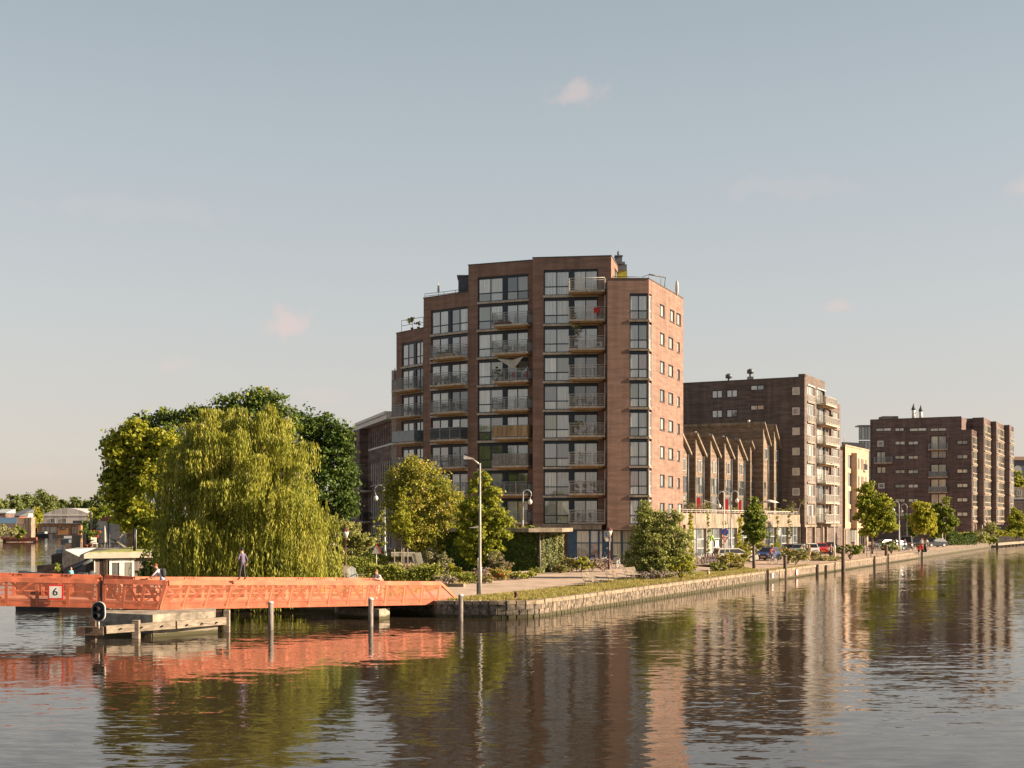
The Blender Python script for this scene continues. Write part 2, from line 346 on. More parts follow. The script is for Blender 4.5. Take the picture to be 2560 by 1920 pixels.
def leaves(lobes, n, size, mats, fill=.35, seed=0, flat=.35, clump=.0, name='crown', idxp=None):
    """leaves in clumps through a set of ellipsoid lobes (cx,cy,cz,rx,ry,rz)"""
    rs = np.random.RandomState(seed); lb = np.array(lobes, float)
    vol = (lb[:, 3] * lb[:, 4] * lb[:, 5]) ** (2 / 3.); pr = vol / vol.sum()
    nc = max(6, n // 28); ci = rs.choice(len(lb), nc, p=pr)
    d = unit(rs.normal(size=(nc, 3))); rad = 1 - rs.rand(nc) ** 1.4 * (1 - fill); rad = rad * (.88 + .2 * rs.rand(nc))
    c = lb[ci, :3] + d * lb[ci, 3:] * rad[:, None]
    cs = clump or (lb[:, 3:].mean() * .16)
    k = rs.randint(0, nc, n); off = rs.normal(size=(n, 3)) * cs * np.array([1, 1, .62]) * (.6 + .8 * rs.rand(nc)[k])[:, None]
    P = c[k] + off
    out = unit(P - lb[ci[k], :3])
    nrm = unit(rs.normal(size=(n, 3)) * .75 + out * .6 + np.array([0, 0, flat]))
    a = unit(np.cross(nrm, rs.normal(size=(n, 3)))); b = np.cross(nrm, a)
    s = size * (.6 + .8 * rs.rand(n))[:, None]
    idx = None
    if idxp: idx = (rs.rand(n) < idxp).astype(int)
    return quads_mesh(name, P, a * s, b * s * .62, mats, idx)
def limbs(mb, base, h, lean, r, lobes, rs, trunk_top=.5, fork=8):
    """a tapered trunk with limbs reaching into the lobes"""
    top = Vector((lean[0], lean[1], h * trunk_top))
    pts = [Vector((0, 0, -.1)), Vector((lean[0] * .2 + rs.uniform(-.05, .05) * r * 5, lean[1] * .2, h * trunk_top * .35)), top * 1.0]
    pts = [Vector(base) + p for p in pts]
    mb.tube(pts, [r * 1.25, r, r * .72], 8)
    for q in range(fork):
        lb = lobes[q % len(lobes)]
        e = Vector(lb[:3]) + Vector((rs.uniform(-.5, .5) * lb[3], rs.uniform(-.5, .5) * lb[4], rs.uniform(-.1, .6) * lb[5]))
        s = pts[1].lerp(pts[2], rs.uniform(.5, 1)); m = s.lerp(e, .5) + Vector((0, 0, -.12 * (e - s).length))
        mb.tube([s, m, e], [r * .48, r * .27, r * .07], 5)
def tree(name, at_, lobes, n, size, mats, label, cat='tree', trunk=.18, h=None, bark=None, group=None, seed=1, fill=.35, tt=.5, fork=8, clump=0, lean=(0, 0), idxp=None):
    """lobes relative to the foot of the trunk"""
    rs = random.Random(seed); M = TR(at_); t = thing(name, M, label, cat, group)
    put('crown', leaves(lobes, n, size, mats, fill, seed, clump=clump, idxp=idxp), t, M)
    if trunk:
        mb = MB(bark or m_bark); hh = h or max(l[2] for l in lobes); limbs(mb, (0, 0, 0), hh, lean, trunk, lobes, rs, tt, fork)
        mb.build('trunk', t, M)
    return t
def blob_lobes(rx, ry, rz, cz, k, seed, jit=.5):
    """k lobes grouped round a centre (0,0,cz) filling the ellipsoid rx,ry,rz"""
    rs = random.Random(seed); o = [(0, 0, cz, rx * .62, ry * .62, rz * .66)]
    for i in range(k):
        a = 2 * math.pi * i / k + rs.uniform(-.4, .4); e = rs.uniform(-.55, .85)
        c = math.cos(e)
        s = rs.uniform(.32, .5)
        o.append((rx * jit * 1.15 * c * math.cos(a), ry * jit * 1.15 * c * math.sin(a), cz + rz * jit * 1.2 * math.sin(e), rx * s, ry * s, rz * s))
    return o
def bush(at_, rx, ry, rz, n, size, mats, label, cat='bush', group=None, seed=1, name='bush', idxp=None, fill=.3, k=6):
    lb = blob_lobes(rx, ry, rz * .62, rz * .52, k, seed, .55)
    t = thing(name, TR(at_), label, cat, group)
    put('foliage', leaves(lb, n, size, mats, fill, seed, name='foliage', idxp=idxp), t, TR(at_))
    mb = MB(m_bark); rs = random.Random(seed)
    for i in range(6):
        a = rs.uniform(0, 6.28); mb.tube([(0, 0, -.05), (rx * .3 * math.cos(a), ry * .3 * math.sin(a), rz * .35), (rx * .55 * math.cos(a), ry * .55 * math.sin(a), rz * .75)], [.035, .025, .01], 5)
    mb.build('stem', t, TR(at_))
    return t
def hedge(p0, p1, wd, h, n, size, mats, label, seed=3, group=None, name='hedge', cat='hedge', bump=.15):
    p0 = Vector(p0); p1 = Vector(p1); L_ = (p1 - p0).length; a = math.atan2(p1.y - p0.y, p1.x - p0.x)
    M = TR(p0, a); rs = np.random.RandomState(seed)
    t = thing(name, M, label, cat, group)
    x = rs.rand(n) * L_; y = (rs.rand(n) - .5) * wd; hh = h * (1 + bump * np.sin(x * 1.7 + seed) + bump * .6 * np.sin(x * 4.1))
    z = hh * (1 - rs.rand(n) ** 1.5 * .95)
    f = rs.rand(n); y = np.where(f < .4, -wd / 2 + rs.normal(size=n) * .06, y)
    P = np.stack([x, y, z], 1) + rs.normal(size=(n, 3)) * .05
    nr = unit(rs.normal(size=(n, 3)) + np.array([0, -.5, .5])); u = unit(np.cross(nr, rs.normal(size=(n, 3)))); v = np.cross(nr, u)
    s = size * (.6 + .8 * rs.rand(n))[:, None]
    put('foliage', quads_mesh('foliage', P, u * s, v * s * .6, mats), t, M)
    mb = MB(m_bark)
    for i in range(int(L_ / .8) + 1):
        q = min(L_, i * .8 + .2); mb.tube([(q, 0, -.05), (q + .1, .05, h * .7)], [.03, .015], 4)
    mb.build('stem', t, M); return t
def tufts(poly_fn, n, hgt, mats, name, kind='stuff', seed=5, wid=.02, parent=None, lean=.25, label=None, cat='grass'):
    """blades standing on the ground; poly_fn(rs, n) gives the feet"""
    rs = np.random.RandomState(seed); P = poly_fn(rs, n); n = len(P)
    up = np.zeros((n, 3)); up[:, 2] = 1; up[:, :2] = rs.normal(size=(n, 2)) * lean; up = unit(up)
    h = hgt * (.5 + rs.rand(n))[:, None]; s = unit(np.cross(up, rs.normal(size=(n, 3)))) * wid * (.6 + .8 * rs.rand(n))[:, None]
    o = put(name, quads_mesh(name, P + up * h * .5, up * h * .55, s, mats)); o['kind'] = kind
    tag(o, label, cat); return o
# ---------------------------------------------------------------- facades
def fmat(P0, P1, z=0):
    """frame of a facade: x along it, y into the building, z up"""
    P0 = Vector((P0[0], P0[1], z)); d = Vector((P1[0] - P0.x, P1[1] - P0.y, 0)); L_ = d.length; d.normalize()
    n = Vector((-d.y, d.x, 0))
    return Matrix(((d.x, n.x, 0, P0.x), (d.y, n.y, 0, P0.y), (0, 0, 1, z), (0, 0, 0, 1))), L_
def upx(P0, d, px):
    r = (px - CX) / F; return (r * P0[1] - P0[0]) / (d[0] - r * d[1])
def wall(mb, Lw, z0, z1, ops, t=.25, caps=True):
    """wall face at y=0 with openings (u0,u1,z0,z1) and their reveals t deep"""
    us = sorted({0, Lw} | {u for o in ops for u in o[:2]}); zs = sorted({z0, z1} | {z for o in ops for z in o[2:]})
    for a, b in zip(us, us[1:]):
        run = None
        for c, d in zip(zs, zs[1:]):
            um, zm = (a + b) / 2, (c + d) / 2
            if any(o[0] < um < o[1] and o[2] < zm < o[3] for o in ops):
                if run: mb.quad((a, 0, run[0]), (b, 0, run[0]), (b, 0, run[1]), (a, 0, run[1])); run = None
            else: run = (run[0], d) if run else (c, d)
        if run: mb.quad((a, 0, run[0]), (b, 0, run[0]), (b, 0, run[1]), (a, 0, run[1]))
    for a, b, c, d in ops:
        mb.quad((a, 0, c), (a, t, c), (a, t, d), (a, 0, d)); mb.quad((b, 0, c), (b, 0, d), (b, t, d), (b, t, c))
        mb.quad((a, 0, c), (b, 0, c), (b, t, c), (a, t, c)); mb.quad((a, 0, d), (a, t, d), (b, t, d), (b, 0, d))
        mb.quad((a, t, c), (b, t, c), (b, t, d), (a, t, d))
    if caps:
        mb.quad((0, 0, z0), (0, 0, z1), (0, t, z1), (0, t, z0)); mb.quad((Lw, 0, z0), (Lw, t, z0), (Lw, t, z1), (Lw, 0, z1))
_mc = {}
def cached(key, fn):
    if key not in _mc: _mc[key] = fn()
    return _mc[key]
def pane_mesh(w_, h_, m):
    def f():
        mb = MB(m); mb.box(0, w_, -.01, .01, 0, h_); return mb.mesh('pane')
    return cached(('pane', round(w_, 2), round(h_, 2), m.name), f)
def window(parent, M, u, z, w_, h_, cols, rows, fr, pm, y=.14, bar=.07, wide=(), name='window', sill=None, dep=.05, skip=()):
    """frame with bars; cols/rows are fractions where bars stand; wide = {index: bar width}; panes are its children"""
    wide = dict(wide); cs = [0] + list(cols) + [1]; rs_ = [0] + list(rows) + [1]
    def bw(i, n): return wide.get(i, bar if 0 < i < n else bar)
    def f():
        mb = MB(fr)
        for i, c in enumerate(cs):
            b = bw(i, len(cs) - 1); x = c * w_
            x0, x1 = (0, b) if i == 0 else ((w_ - b, w_) if i == len(cs) - 1 else (x - b / 2, x + b / 2))
            mb.box(x0, x1, -dep, dep, 0, h_)
        for i, r in enumerate(rs_):
            z_ = r * h_; z0, z1 = (0, bar) if i == 0 else ((h_ - bar, h_) if i == len(rs_) - 1 else (z_ - bar * .6, z_ + bar * .6))
            mb.box(.01, w_ - .01, -dep + .006, dep - .006, z0 + .002, z1 - .002)
        return mb.mesh(name)
    me = cached((name, round(w_, 2), round(h_, 2), tuple(round(c, 3) for c in cols), tuple(rows), fr.name, bar, tuple(sorted(wide.items())), dep), f)
    Mw = M @ Matrix.Translation((u, y, z)); wd = put(name, me, parent, Mw)
    for i in range(len(cs) - 1):
        for j in range(len(rs_) - 1):
            if (i, j) in skip: continue
            a = cs[i] * w_ + bw(i, 9) / 2; b = cs[i + 1] * w_ - bw(i + 1, 9) / 2
            c = rs_[j] * h_ + bar / 2; d = rs_[j + 1] * h_ - bar / 2
            put('pane', pane_mesh(b - a, d - c, pm), wd, Mw @ Matrix.Translation((a, .012, c)))
    if sill:
        def g():
            mb = MB(sill); mb.box(-.05, w_ + .05, -y - .07, .02, -.09, -.003); return mb.mesh('sill')
        put('sill', cached(('sill', round(w_, 2), sill.name, y), g), wd, Mw)
    return wd
def rail_mesh(w_, dp, h, m, second=True, step=.13, solid=None):
    def f():
        mb = MB(m, solid or m); t = .036
        for (x0, y0, x1, y1) in ((0, -dp, w_, -dp), (0, -dp, 0, 0), (w_, -dp, w_, 0)):
            mb.tube([(x0, y0, h), (x1, y1, h)], t, 5)
            if second: mb.tube([(x0, y0, h - .2), (x1, y1, h - .2)], t * .75, 5)
            mb.tube([(x0, y0, .12), (x1, y1, .12)], t * .8, 5)
            ln = math.hypot(x1 - x0, y1 - y0); k = max(1, int(ln / step)); ht = h - (.2 if second else 0)
            if not solid:
                for i in range(k + 1):
                    x, y = x0 + (x1 - x0) * i / k, y0 + (y1 - y0) * i / k; mb.box(x - .013, x + .013, y - .013, y + .013, .12, ht)
            kp = max(1, round(ln / 1.3))
            for i in range(kp + 1):
                x, y = x0 + (x1 - x0) * i / kp, y0 + (y1 - y0) * i / kp; mb.box(x - .028, x + .028, y - .028, y + .028, -.1, h)
        if solid:
            mb.cur = 1; mb.box(.03, w_ - .03, -dp - .02, -dp + .02, .06, h - .02); mb.box(-.02, .02, -dp + .03, -.02, .06, h - .02); mb.box(w_ - .02, w_ + .02, -dp + .03, -.02, .06, h - .02)
        return mb.mesh('railing')
    return cached(('rail', round(w_, 2), dp, h, m.name, second, solid.name if solid else 0, step), f)
def balcony(parent, M, u, z, w_, dp=1.3, rm=None, th=.25, h=1.2, solid=None, second=True):
    def f():
        mb = MB(m_conc, m_under); mb.prism([(0, -.001), (0, -dp), (w_, -dp), (w_, -.001)], .05, th)
        mb.cur = 1; mb.prism([(.25, -.001), (.25, -dp + .3), (w_ - .25, -dp + .3), (w_ - .25, -.001)], -.08, .048)
        mb.cur = 0
        for k in (0.12, .5, .88): mb.box(w_ * k - .06, w_ * k + .06, -dp - .03, -dp, .08, th - .03)
        return mb.mesh('balcony')
    Mb = M @ Matrix.Translation((u, 0, z)); b = put('balcony', cached(('balc', round(w_, 2), dp, th), f), parent, Mb)
    put('railing', rail_mesh(w_ - .06, dp - .05, h, rm or m_steel, second, .13, solid), b, Mb @ Matrix.Translation((.03, 0, th)))
    return b
# ---------------------------------------------------------------- small things
def text_mesh(s, size, m, ext=.006):
    c = bpy.data.curves.new('t', 'FONT'); c.body = s; c.size = size; c.extrude = ext; c.align_x = 'CENTER'; c.align_y = 'CENTER'
    o = bpy.data.objects.new('t', c); C.objects.link(o); bpy.context.view_layer.update()
    me = bpy.data.meshes.new_from_object(o.evaluated_get(bpy.context.evaluated_depsgraph_get()))
    bpy.data.objects.remove(o); me.materials.clear(); me.materials.append(m); return me
def potted(M, kind, label, s=1.0, seed=1, group=None):
    t = thing('potted_plant', M, label, 'plant', group)
    def f():
        mb = MB(m_pot if kind != 'white' else m_white); mb.lathe((0, 0, 0), [(.11, 0), (.16, .28), (.175, .28), (.175, .32)], 9); return mb.mesh('pot')
    put('pot', cached(('pot', kind == 'white'), f), t, M)
    ms = {'green': [l_mid], 'dark': [l_dark], 'red': [l_redf, l_mid], 'pink': [l_pink, l_mid], 'yellow': [l_yel], 'white': [l_hedge], 'spiky': [l_olive]}[kind]
    h = {'spiky': .5, 'dark': .55}.get(kind, .28) * s
    lb = [(0, 0, .34 + h, .26 * s, .26 * s, h), (.08, .05, .4 + h * 1.2, .18 * s, .18 * s, h * .7)]
    put('foliage', cached(('pf', kind, round(s, 1), seed % 3), lambda: leaves(lb, 170, .05 * max(1, s), ms, .2, seed, idxp=.45 if len(ms) > 1 else None, name='foliage')), t, M)
    return t
def chair(M, m, label, group=None, name='chair', cat='chair'):
    t = thing(name, M, label, cat, group)
    def seat(): mb = MB(m); mb.box(-.23, .23, -.22, .22, .41, .45); return mb.mesh('seat')
    def back():
        mb = MB(m)
        for i in range(5): mb.box(-.22, .22, .2, .23, .52 + i * .08, .58 + i * .08)
        mb.box(-.23, -.2, .19, .235, .45, .95); mb.box(.2, .23, .19, .235, .45, .95); return mb.mesh('backrest')
    def leg(): mb = MB(m_steeld if m is not m_white else m_white); mb.tube([(0, 0, 0), (0, 0, .42)], .016, 5); return mb.mesh('leg')
    put('seat', cached(('cs', m.name), seat), t, M); put('backrest', cached(('cb', m.name), back), t, M)
    for x in (-.2, .2):
        for y in (-.19, .19): put('leg', cached(('cl', m is m_white), leg), t, M @ Matrix.Translation((x, y, 0)))
    return t
def table(M, m, label, rad=.4, group=None):
    t = thing('table', M, label, 'table', group)
    def top(): mb = MB(m); mb.lathe((0, 0, 0), [(rad, .70), (rad, .73)], 14); return mb.mesh('tabletop')
    def leg():
        mb = MB(m_steeld); mb.tube([(0, 0, .03), (0, 0, .7)], .03, 6)
        for k in range(3): a = 2.1 * k; mb.tube([(0, 0, .06), (.3 * math.cos(a), .3 * math.sin(a), .02)], .018, 5)
        return mb.mesh('leg')
    put('tabletop', cached(('tt', m.name, rad), top), t, M); put('leg', cached(('tl',), leg), t, M); return t
def bicycle(M, m, label, group=None, basket=False, bag=None):
    t = thing('bicycle', M, label, 'bicycle', group)
    def frame():
        mb = MB(m)
        for a, b in (((.35, 0, .95), (.28, 0, .55)), ((.28, 0, .6), (-.22, 0, .30)), ((.3, 0, .78), (-.3, 0, .72)), ((-.22, 0, .30), (-.36, 0, .88)), ((-.22, 0, .3), (-.62, 0, .34)), ((-.33, 0, .74), (-.62, 0, .34)), ((.3, 0, .72), (.5, 0, .34))): mb.tube([a, b], .018, 5)
        mb.box(-.78, -.38, -.06, .06, .73, .75)
        return mb.mesh('frame')
    def wheel():
        mb = MB(m_black, m_steel); k = 18
        pts = [(.335 * math.cos(2 * math.pi * i / k), 0, .335 * math.sin(2 * math.pi * i / k)) for i in range(k + 1)]
        mb.tube(pts, .019, 5, False); mb.cur = 1
        mb.tube([(p[0] * .93, 0, p[2] * .93) for p in pts], .009, 4, False)
        for i in range(0, k, 2): mb.tube([(0, 0, 0), (pts[i][0] * .94, 0, pts[i][2] * .94)], .0035, 3, False)
        mb.tube([(0, -.05, 0), (0, .05, 0)], .025, 6); return mb.mesh('wheel')
    def bars(): mb = MB(m_steeld); mb.tube([(.2, -.28, 1.06), (.36, -.2, 1.08), (.38, 0, 1.04), (.36, .2, 1.08), (.2, .28, 1.06)], .014, 5); mb.tube([(.38, 0, 1.04), (.34, 0, .93)], .016, 5); return mb.mesh('handlebar')
    def saddle(): mb = MB(m_black); mb.prism([(-.52, -.09), (-.22, -.02), (-.22, .02), (-.52, .09)], .92, .97); mb.tube([(-.38, 0, .93), (-.35, 0, .85)], .015, 5); return mb.mesh('saddle')
    def crank(): mb = MB(m_steel); mb.tube([(-.22, -.04, .30), (-.22, .04, .30)], .09, 10); mb.tube([(-.22, .09, .3), (-.08, .09, .22)], .012, 4); mb.box(-.14, -.02, .07, .17, .2, .225); mb.tube([(-.22, -.09, .3), (-.36, -.09, .38)], .012, 4); mb.box(-.42, -.3, -.17, -.07, .375, .4); return mb.mesh('crank')
    put('frame', cached(('bf', m.name), frame), t, M)
    for x in (.5, -.62): put('wheel', cached(('bw',), wheel), t, M @ Matrix.Translation((x, 0, .34)))
    put('handlebar', cached(('bh',), bars), t, M); put('saddle', cached(('bs',), saddle), t, M); put('crank', cached(('bk',), crank), t, M)
    if basket:
        def bk():
            mb = MB(m_black); mb.box(.42, .7, -.17, .17, .82, .84)
            for x0, x1, y0, y1 in ((.42, .7, -.18, -.165), (.42, .7, .165, .18), (.41, .425, -.17, .17), (.69, .705, -.17, .17)): mb.box(x0, x1, y0, y1, .84, 1.05)
            return mb.mesh('basket')
        put('basket', cached(('bb',), bk), t, M)
    return t
def car(M, m, label, kind='hatch', plate=True, group=None):
    """nose towards +x; kinds: hatch, estate, small, van"""
    t = thing('parked_car', M, label, 'van' if kind == 'van' else 'car', group)
    Lc, H, Wd = {'hatch': (4.1, 1.44, 1.72), 'estate': (4.5, 1.48, 1.74), 'small': (3.5, 1.5, 1.6), 'van': (4.8, 2.0, 1.9)}[kind]
    h = Lc / 2
    if kind == 'van': low = [(-h, .35), (-h, 1.0), (h - 1.0, 1.0), (h - .1, .88), (h, .6), (h - .02, .3)]; top = [(-h + .02, 1.0), (-h + .08, H - .03), (-h + .4, H), (h - 1.7, H), (h - 1.0, 1.0)]
    elif kind == 'small': low = [(-h, .35), (-h + .02, .85), (h - .75, .92), (h - .12, .72), (h, .55), (h - .02, .28)]; top = [(-h + .05, .86), (-h + .3, H - .1), (-h + .8, H), (h - 1.5, H - .05), (h - .72, .91)]
    elif kind == 'estate': low = [(-h, .35), (-h + .02, .88), (h - 1.15, .94), (h - .15, .74), (h, .55), (h - .02, .28)]; top = [(-h + .03, .89), (-h + .28, H - .06), (-h + .6, H), (h - 2.1, H), (h - 1.1, .93)]
    else: low = [(-h, .35), (-h + .02, .86), (h - 1.1, .93), (h - .15, .72), (h, .52), (h - .02, .28)]; top = [(-h + .1, .87), (-h + .75, H - .06), (-h + 1.2, H), (h - 1.95, H - .03), (h - 1.05, .92)]
    def loft(mb, prof, zb, w0, w1, zmax):
        n = len(prof); rings = []
        for y, f in ((-1, 0), (-.96, 1), (.96, 1), (1, 0)):
            b = len(mb.v)
            for x, z in prof:
                k = max(0, (z - zb) / (zmax - zb)) if zmax > zb else 0; wd = w0 + (w1 - w0) * k
                mb.v.append((x * (1 if f else .985), y * wd / 2, z if f else z - .02 * (z > zb + .1)))
            rings.append(b)
        o = mb.smooth; mb.smooth = False
        for a, b in zip(rings, rings[1:]):
            for i in range(n): j = (i + 1) % n; mb.face([a + i, a + j, b + j, b + i])
        mb.face([rings[0] + i for i in reversed(range(n))]); mb.face([rings[-1] + i for i in range(n)]); mb.smooth = o
    def body():
        mb = MB(m, m_black); arch = []
        for cx_ in (h - .8, -h + .8):
            pass
        loft(mb, [(-h + .03, .24)] + low, .3, Wd, Wd * .97, 1.0); loft(mb, top, .85, Wd * .94, Wd * .74, H)
        mb.cur = 1; mb.box(-h + .05, h - .06, -Wd / 2 + .06, Wd / 2 - .06, .18, .26)
        for cx_ in (h - .8, -h + .8):
            for s in (-1, 1):
                pts = [(cx_ + .36 * math.cos(a), s * (Wd / 2 + .004), .32 + .36 * math.sin(a)) for a in [math.pi * i / 8 for i in range(9)]]
                mb.face([len(mb.v) + i for i in range(9)]); mb.v += pts
        return mb.mesh('body')
    def glass():
        mb = MB(m_black, m_steeld); P = [(x * .97, z) for x, z in top]; wt = lambda z: (Wd * .94 + (Wd * .74 - Wd * .94) * max(0, (z - .85) / (H - .85))) / 2 + .008
        zi = lambda z: min(z, H - .1); mid = (P[1][0] + P[-2][0]) / 2
        for s in (-1, 1):
            q = [(top[0][0] + .22, top[0][1] + .06), (top[1][0] + .12, top[1][1] - .08), (top[-2][0] - .02, top[-2][1] - .1), (top[-1][0] - .14, top[-1][1] + .05)]
            m_ = ((q[1][0] + q[2][0]) / 2)
            a = [q[0], q[1], (m_ - .04, H - .11), (m_ - .04, .96)]; b = [(m_ + .04, .96), (m_ + .04, H - .11), q[2], q[3]]
            for pl in (a, b): mb.face([len(mb.v) + i for i in range(4)]); mb.v += [(x, s * wt(z), z) for x, z in pl]
        return mb.mesh('side_window')
    def shield(i0, i1, nm):
        a, b = top[i0], top[i1]; mb = MB(m_black)
        d = Vector((b[0] - a[0], 0, b[1] - a[1])); n_ = Vector((d.z, 0, -d.x)).normalized() * (1 if i0 > 2 else -1) * .012
        if n_.x * (1 if i0 > 2 else -1) < 0: n_ = -n_
        wa = lambda z: (Wd * .94 + (Wd * .74 - Wd * .94) * max(0, (z - .85) / (H - .85))) / 2 - .07
        p = [Vector((a[0], 0, a[1])) + d * .1 + n_, Vector((a[0], 0, a[1])) + d * .9 + n_]
        mb.quad((p[0].x, -wa(p[0].z), p[0].z), (p[0].x, wa(p[0].z), p[0].z), (p[1].x, wa(p[1].z), p[1].z), (p[1].x, -wa(p[1].z), p[1].z)); return mb.mesh(nm)
    def wheel():
        mb = MB(m_black, m_steel); mb.tube([(0, -.1, 0), (0, .1, 0)], .31, 14); mb.cur = 1; mb.tube([(0, -.108, 0), (0, -.1, 0)], .2, 10); mb.tube([(0, .1, 0), (0, .108, 0)], .2, 10); return mb.mesh('wheel')
    put('body', body(), t, M); put('side_window', glass(), t, M)
    n = len(top); put('windscreen', shield(n - 1, n - 2, 'windscreen'), t, M); put('rear_window', shield(0, 1, 'rear_window'), t, M)
    for x in (h - .8, -h + .8):
        for y in (-Wd / 2 + .08, Wd / 2 - .08): put('wheel', cached(('cw',), wheel), t, M @ Matrix.Translation((x, y, .31)))
    for y in (-Wd / 2 + .28, Wd / 2 - .28):
        put('headlight', cached(('hl',), lambda: MB(m_glob).box(-.05, .03, -.17, .17, -.06, .07).mesh('headlight')), t, M @ Matrix.Translation((h - .08, y, .68)))
        put('tail_light', cached(('tl2',), lambda: MB(m_red).box(-.02, .05, -.1, .1, -.1, .12).mesh('tail_light')), t, M @ Matrix.Translation((-h, y * 1.12, .78)))
        put('door_mirror', cached(('dm', m.name), lambda: MB(m).box(-.06, .05, -.09, .09, -.06, .07).mesh('door_mirror')), t, M @ Matrix.Translation((h - 1.35, (Wd / 2 + .06) * (1 if y > 0 else -1), .98)))
    if plate:
        pm = bpy.data.materials.get('number_plate') or mat('number_plate', (.75, .42, .03), .5, .02)
        put('number_plate', cached(('np',), lambda: MB(pm).box(-.01, .012, -.26, .26, -.055, .055).mesh('number_plate')), t, M @ Matrix.Translation((h, 0, .42)))
    return t
# ---------------------------------------------------------------- people
_skins = {}
def cloth(col, nm):
    if nm not in _skins: _skins[nm] = mat(nm, col, .85, .07, 6)
    return _skins[nm]
SK_ = lambda: cloth((.62, .34, .24), 'skin')
def person(M, J, cols, label, hair=(.09, .045, .02), sleeves=.5, legs_bare=False, name='person', short=False):
    """J: joints in metres, the figure facing +x. cols: shirt, trousers, shoes"""
    t = thing(name, M, label, 'person')
    keys = ['pel', 'sp', 'ch', 'nk', 'hd', 'shL', 'elL', 'wrL', 'shR', 'elR', 'wrR', 'hpL', 'knL', 'anL', 'toL', 'hpR', 'knR', 'anR', 'toR']
    rad = {'pel': .125, 'sp': .12, 'ch': .135, 'nk': .055, 'hd': .06, 'shL': .06, 'elL': .042, 'wrL': .03, 'shR': .06, 'elR': .042, 'wrR': .03, 'hpL': .085, 'knL': .058, 'anL': .042, 'toL': .035, 'hpR': .085, 'knR': .058, 'anR': .042, 'toR': .035}
    E = [('pel', 'sp'), ('sp', 'ch'), ('ch', 'nk'), ('nk', 'hd'), ('ch', 'shL'), ('shL', 'elL'), ('elL', 'wrL'), ('ch', 'shR'), ('shR', 'elR'), ('elR', 'wrR'), ('pel', 'hpL'), ('hpL', 'knL'), ('knL', 'anL'), ('anL', 'toL'), ('pel', 'hpR'), ('hpR', 'knR'), ('knR', 'anR'), ('anR', 'toR')]
    V = [Vector(J[k]) for k in keys]; Rr = [rad[k] for k in keys]; ed = [(keys.index(a), keys.index(b)) for a, b in E]; bone = list(E)
    for s in 'LR':
        w_, e_ = Vector(J['wr' + s]), Vector(J['el' + s]); d = (w_ - e_).normalized(); sd = d.cross(Vector((0, 0, 1))); sd = sd.normalized() if sd.length > .1 else Vector((0, 1, 0)); dn = d.cross(sd)
        p = len(V); V.append(w_ + d * .06); Rr.append(.034); ed.append((keys.index('wr' + s), p))
        for i, (o, l_) in enumerate(((-.032, .075), (-.011, .085), (.011, .08), (.032, .062))):
            b = len(V); V.append(w_ + d * (.06 + l_ * .6) + sd * o); Rr.append(.0095); ed.append((p, b)); V.append(w_ + d * (.06 + l_) + sd * o + dn * .03); Rr.append(.008); ed.append((b, b + 1))
        b = len(V); V.append(w_ + d * .05 + sd * -.055 + dn * .01); Rr.append(.011); ed.append((keys.index('wr' + s), b))
    me = bpy.data.meshes.new('body'); me.from_pydata([tuple(v) for v in V], ed, [])
    o = bpy.data.objects.new('tmp', me); C.objects.link(o)
    md = o.modifiers.new('s', 'SKIN'); md.use_smooth_shade = True
    for i, sv_ in enumerate(me.skin_vertices[0].data): sv_.radius = (Rr[i], Rr[i]); sv_.use_root = (i == 0)
    if V: me.skin_vertices[0].data[keys.index('ch')].radius = (.15, .11)
    sb = o.modifiers.new('u', 'SUBSURF'); sb.levels = sb.render_levels = 1
    bpy.context.view_layer.update(); b = bpy.data.meshes.new_from_object(o.evaluated_get(bpy.context.evaluated_depsgraph_get())); bpy.data.objects.remove(o)
    b.materials.clear()
    for m_ in (SK_(), cols[0], cols[1], cols[2]): b.materials.append(m_)
    jv = {k: Vector(J[k]) for k in keys}
    segs = [(jv['pel'], jv['ch'], 1), (jv['ch'], jv['nk'] * .6 + jv['ch'] * .4, 1), (jv['nk'], jv['hd'], 0)]
    for s in 'LR':
        segs += [(jv['ch'], jv['sh' + s], 1), (jv['sh' + s], jv['el' + s].lerp(jv['sh' + s], 1 - min(1, sleeves * 2)), 1), (jv['el' + s], jv['wr' + s], 1 if sleeves > .9 else 0), (jv['wr' + s], jv['wr' + s] + (jv['wr' + s] - jv['el' + s]).normalized() * .15, 0)]
        segs += [(jv['pel'], jv['hp' + s], 2), (jv['hp' + s], jv['kn' + s], 2), (jv['kn' + s], jv['an' + s], 0 if (legs_bare or short) else 2), (jv['an' + s], jv['to' + s], 3)]
    idx = []
    for p in b.polygons:
        c = p.center; best = 9; mi = 0
        for a, e, k in segs:
            d = e - a; tt = max(0, min(1, (c - a).dot(d) / max(d.length_squared, 1e-6))); q = (c - a - d * tt).length
            if q < best: best = q; mi = k
        idx.append(mi)
    b.polygons.foreach_set('material_index', idx); put('body', b, t, M)
    hd = Vector(J['hd']); fw = Vector(J.get('face', (1, 0, -.1))).normalized(); sdv = Vector((-fw.y, fw.x, 0)).normalized(); upv = fw.cross(sdv)
    if upv.z < 0: upv = -upv
    Hm = Matrix((fw, sdv, upv)).transposed().to_4x4(); Hm.translation = hd + Vector((0, 0, .05)) + fw * .01
    hb = MB(SK_(), cloth((.02, .012, .01), 'eye_dark'), cloth((.40, .14, .12), 'lip'))
    hb.ball((0, 0, 0), (.092, .075, .115), 12, 10); hb.ball((.03, 0, -.055), (.06, .052, .06), 10, 6)
    hb.tube([(.088, 0, .02), (.112, 0, -.018), (.09, 0, -.03)], [.008, .015, .01], 6)
    for s in (-1, 1): hb.ball((0, s * .076, -.005), (.02, .01, .032), 6, 5)
    hb.cur = 1
    for s in (-1, 1): hb.ball((.08, s * .03, .012), (.012, .014, .009), 6, 4)
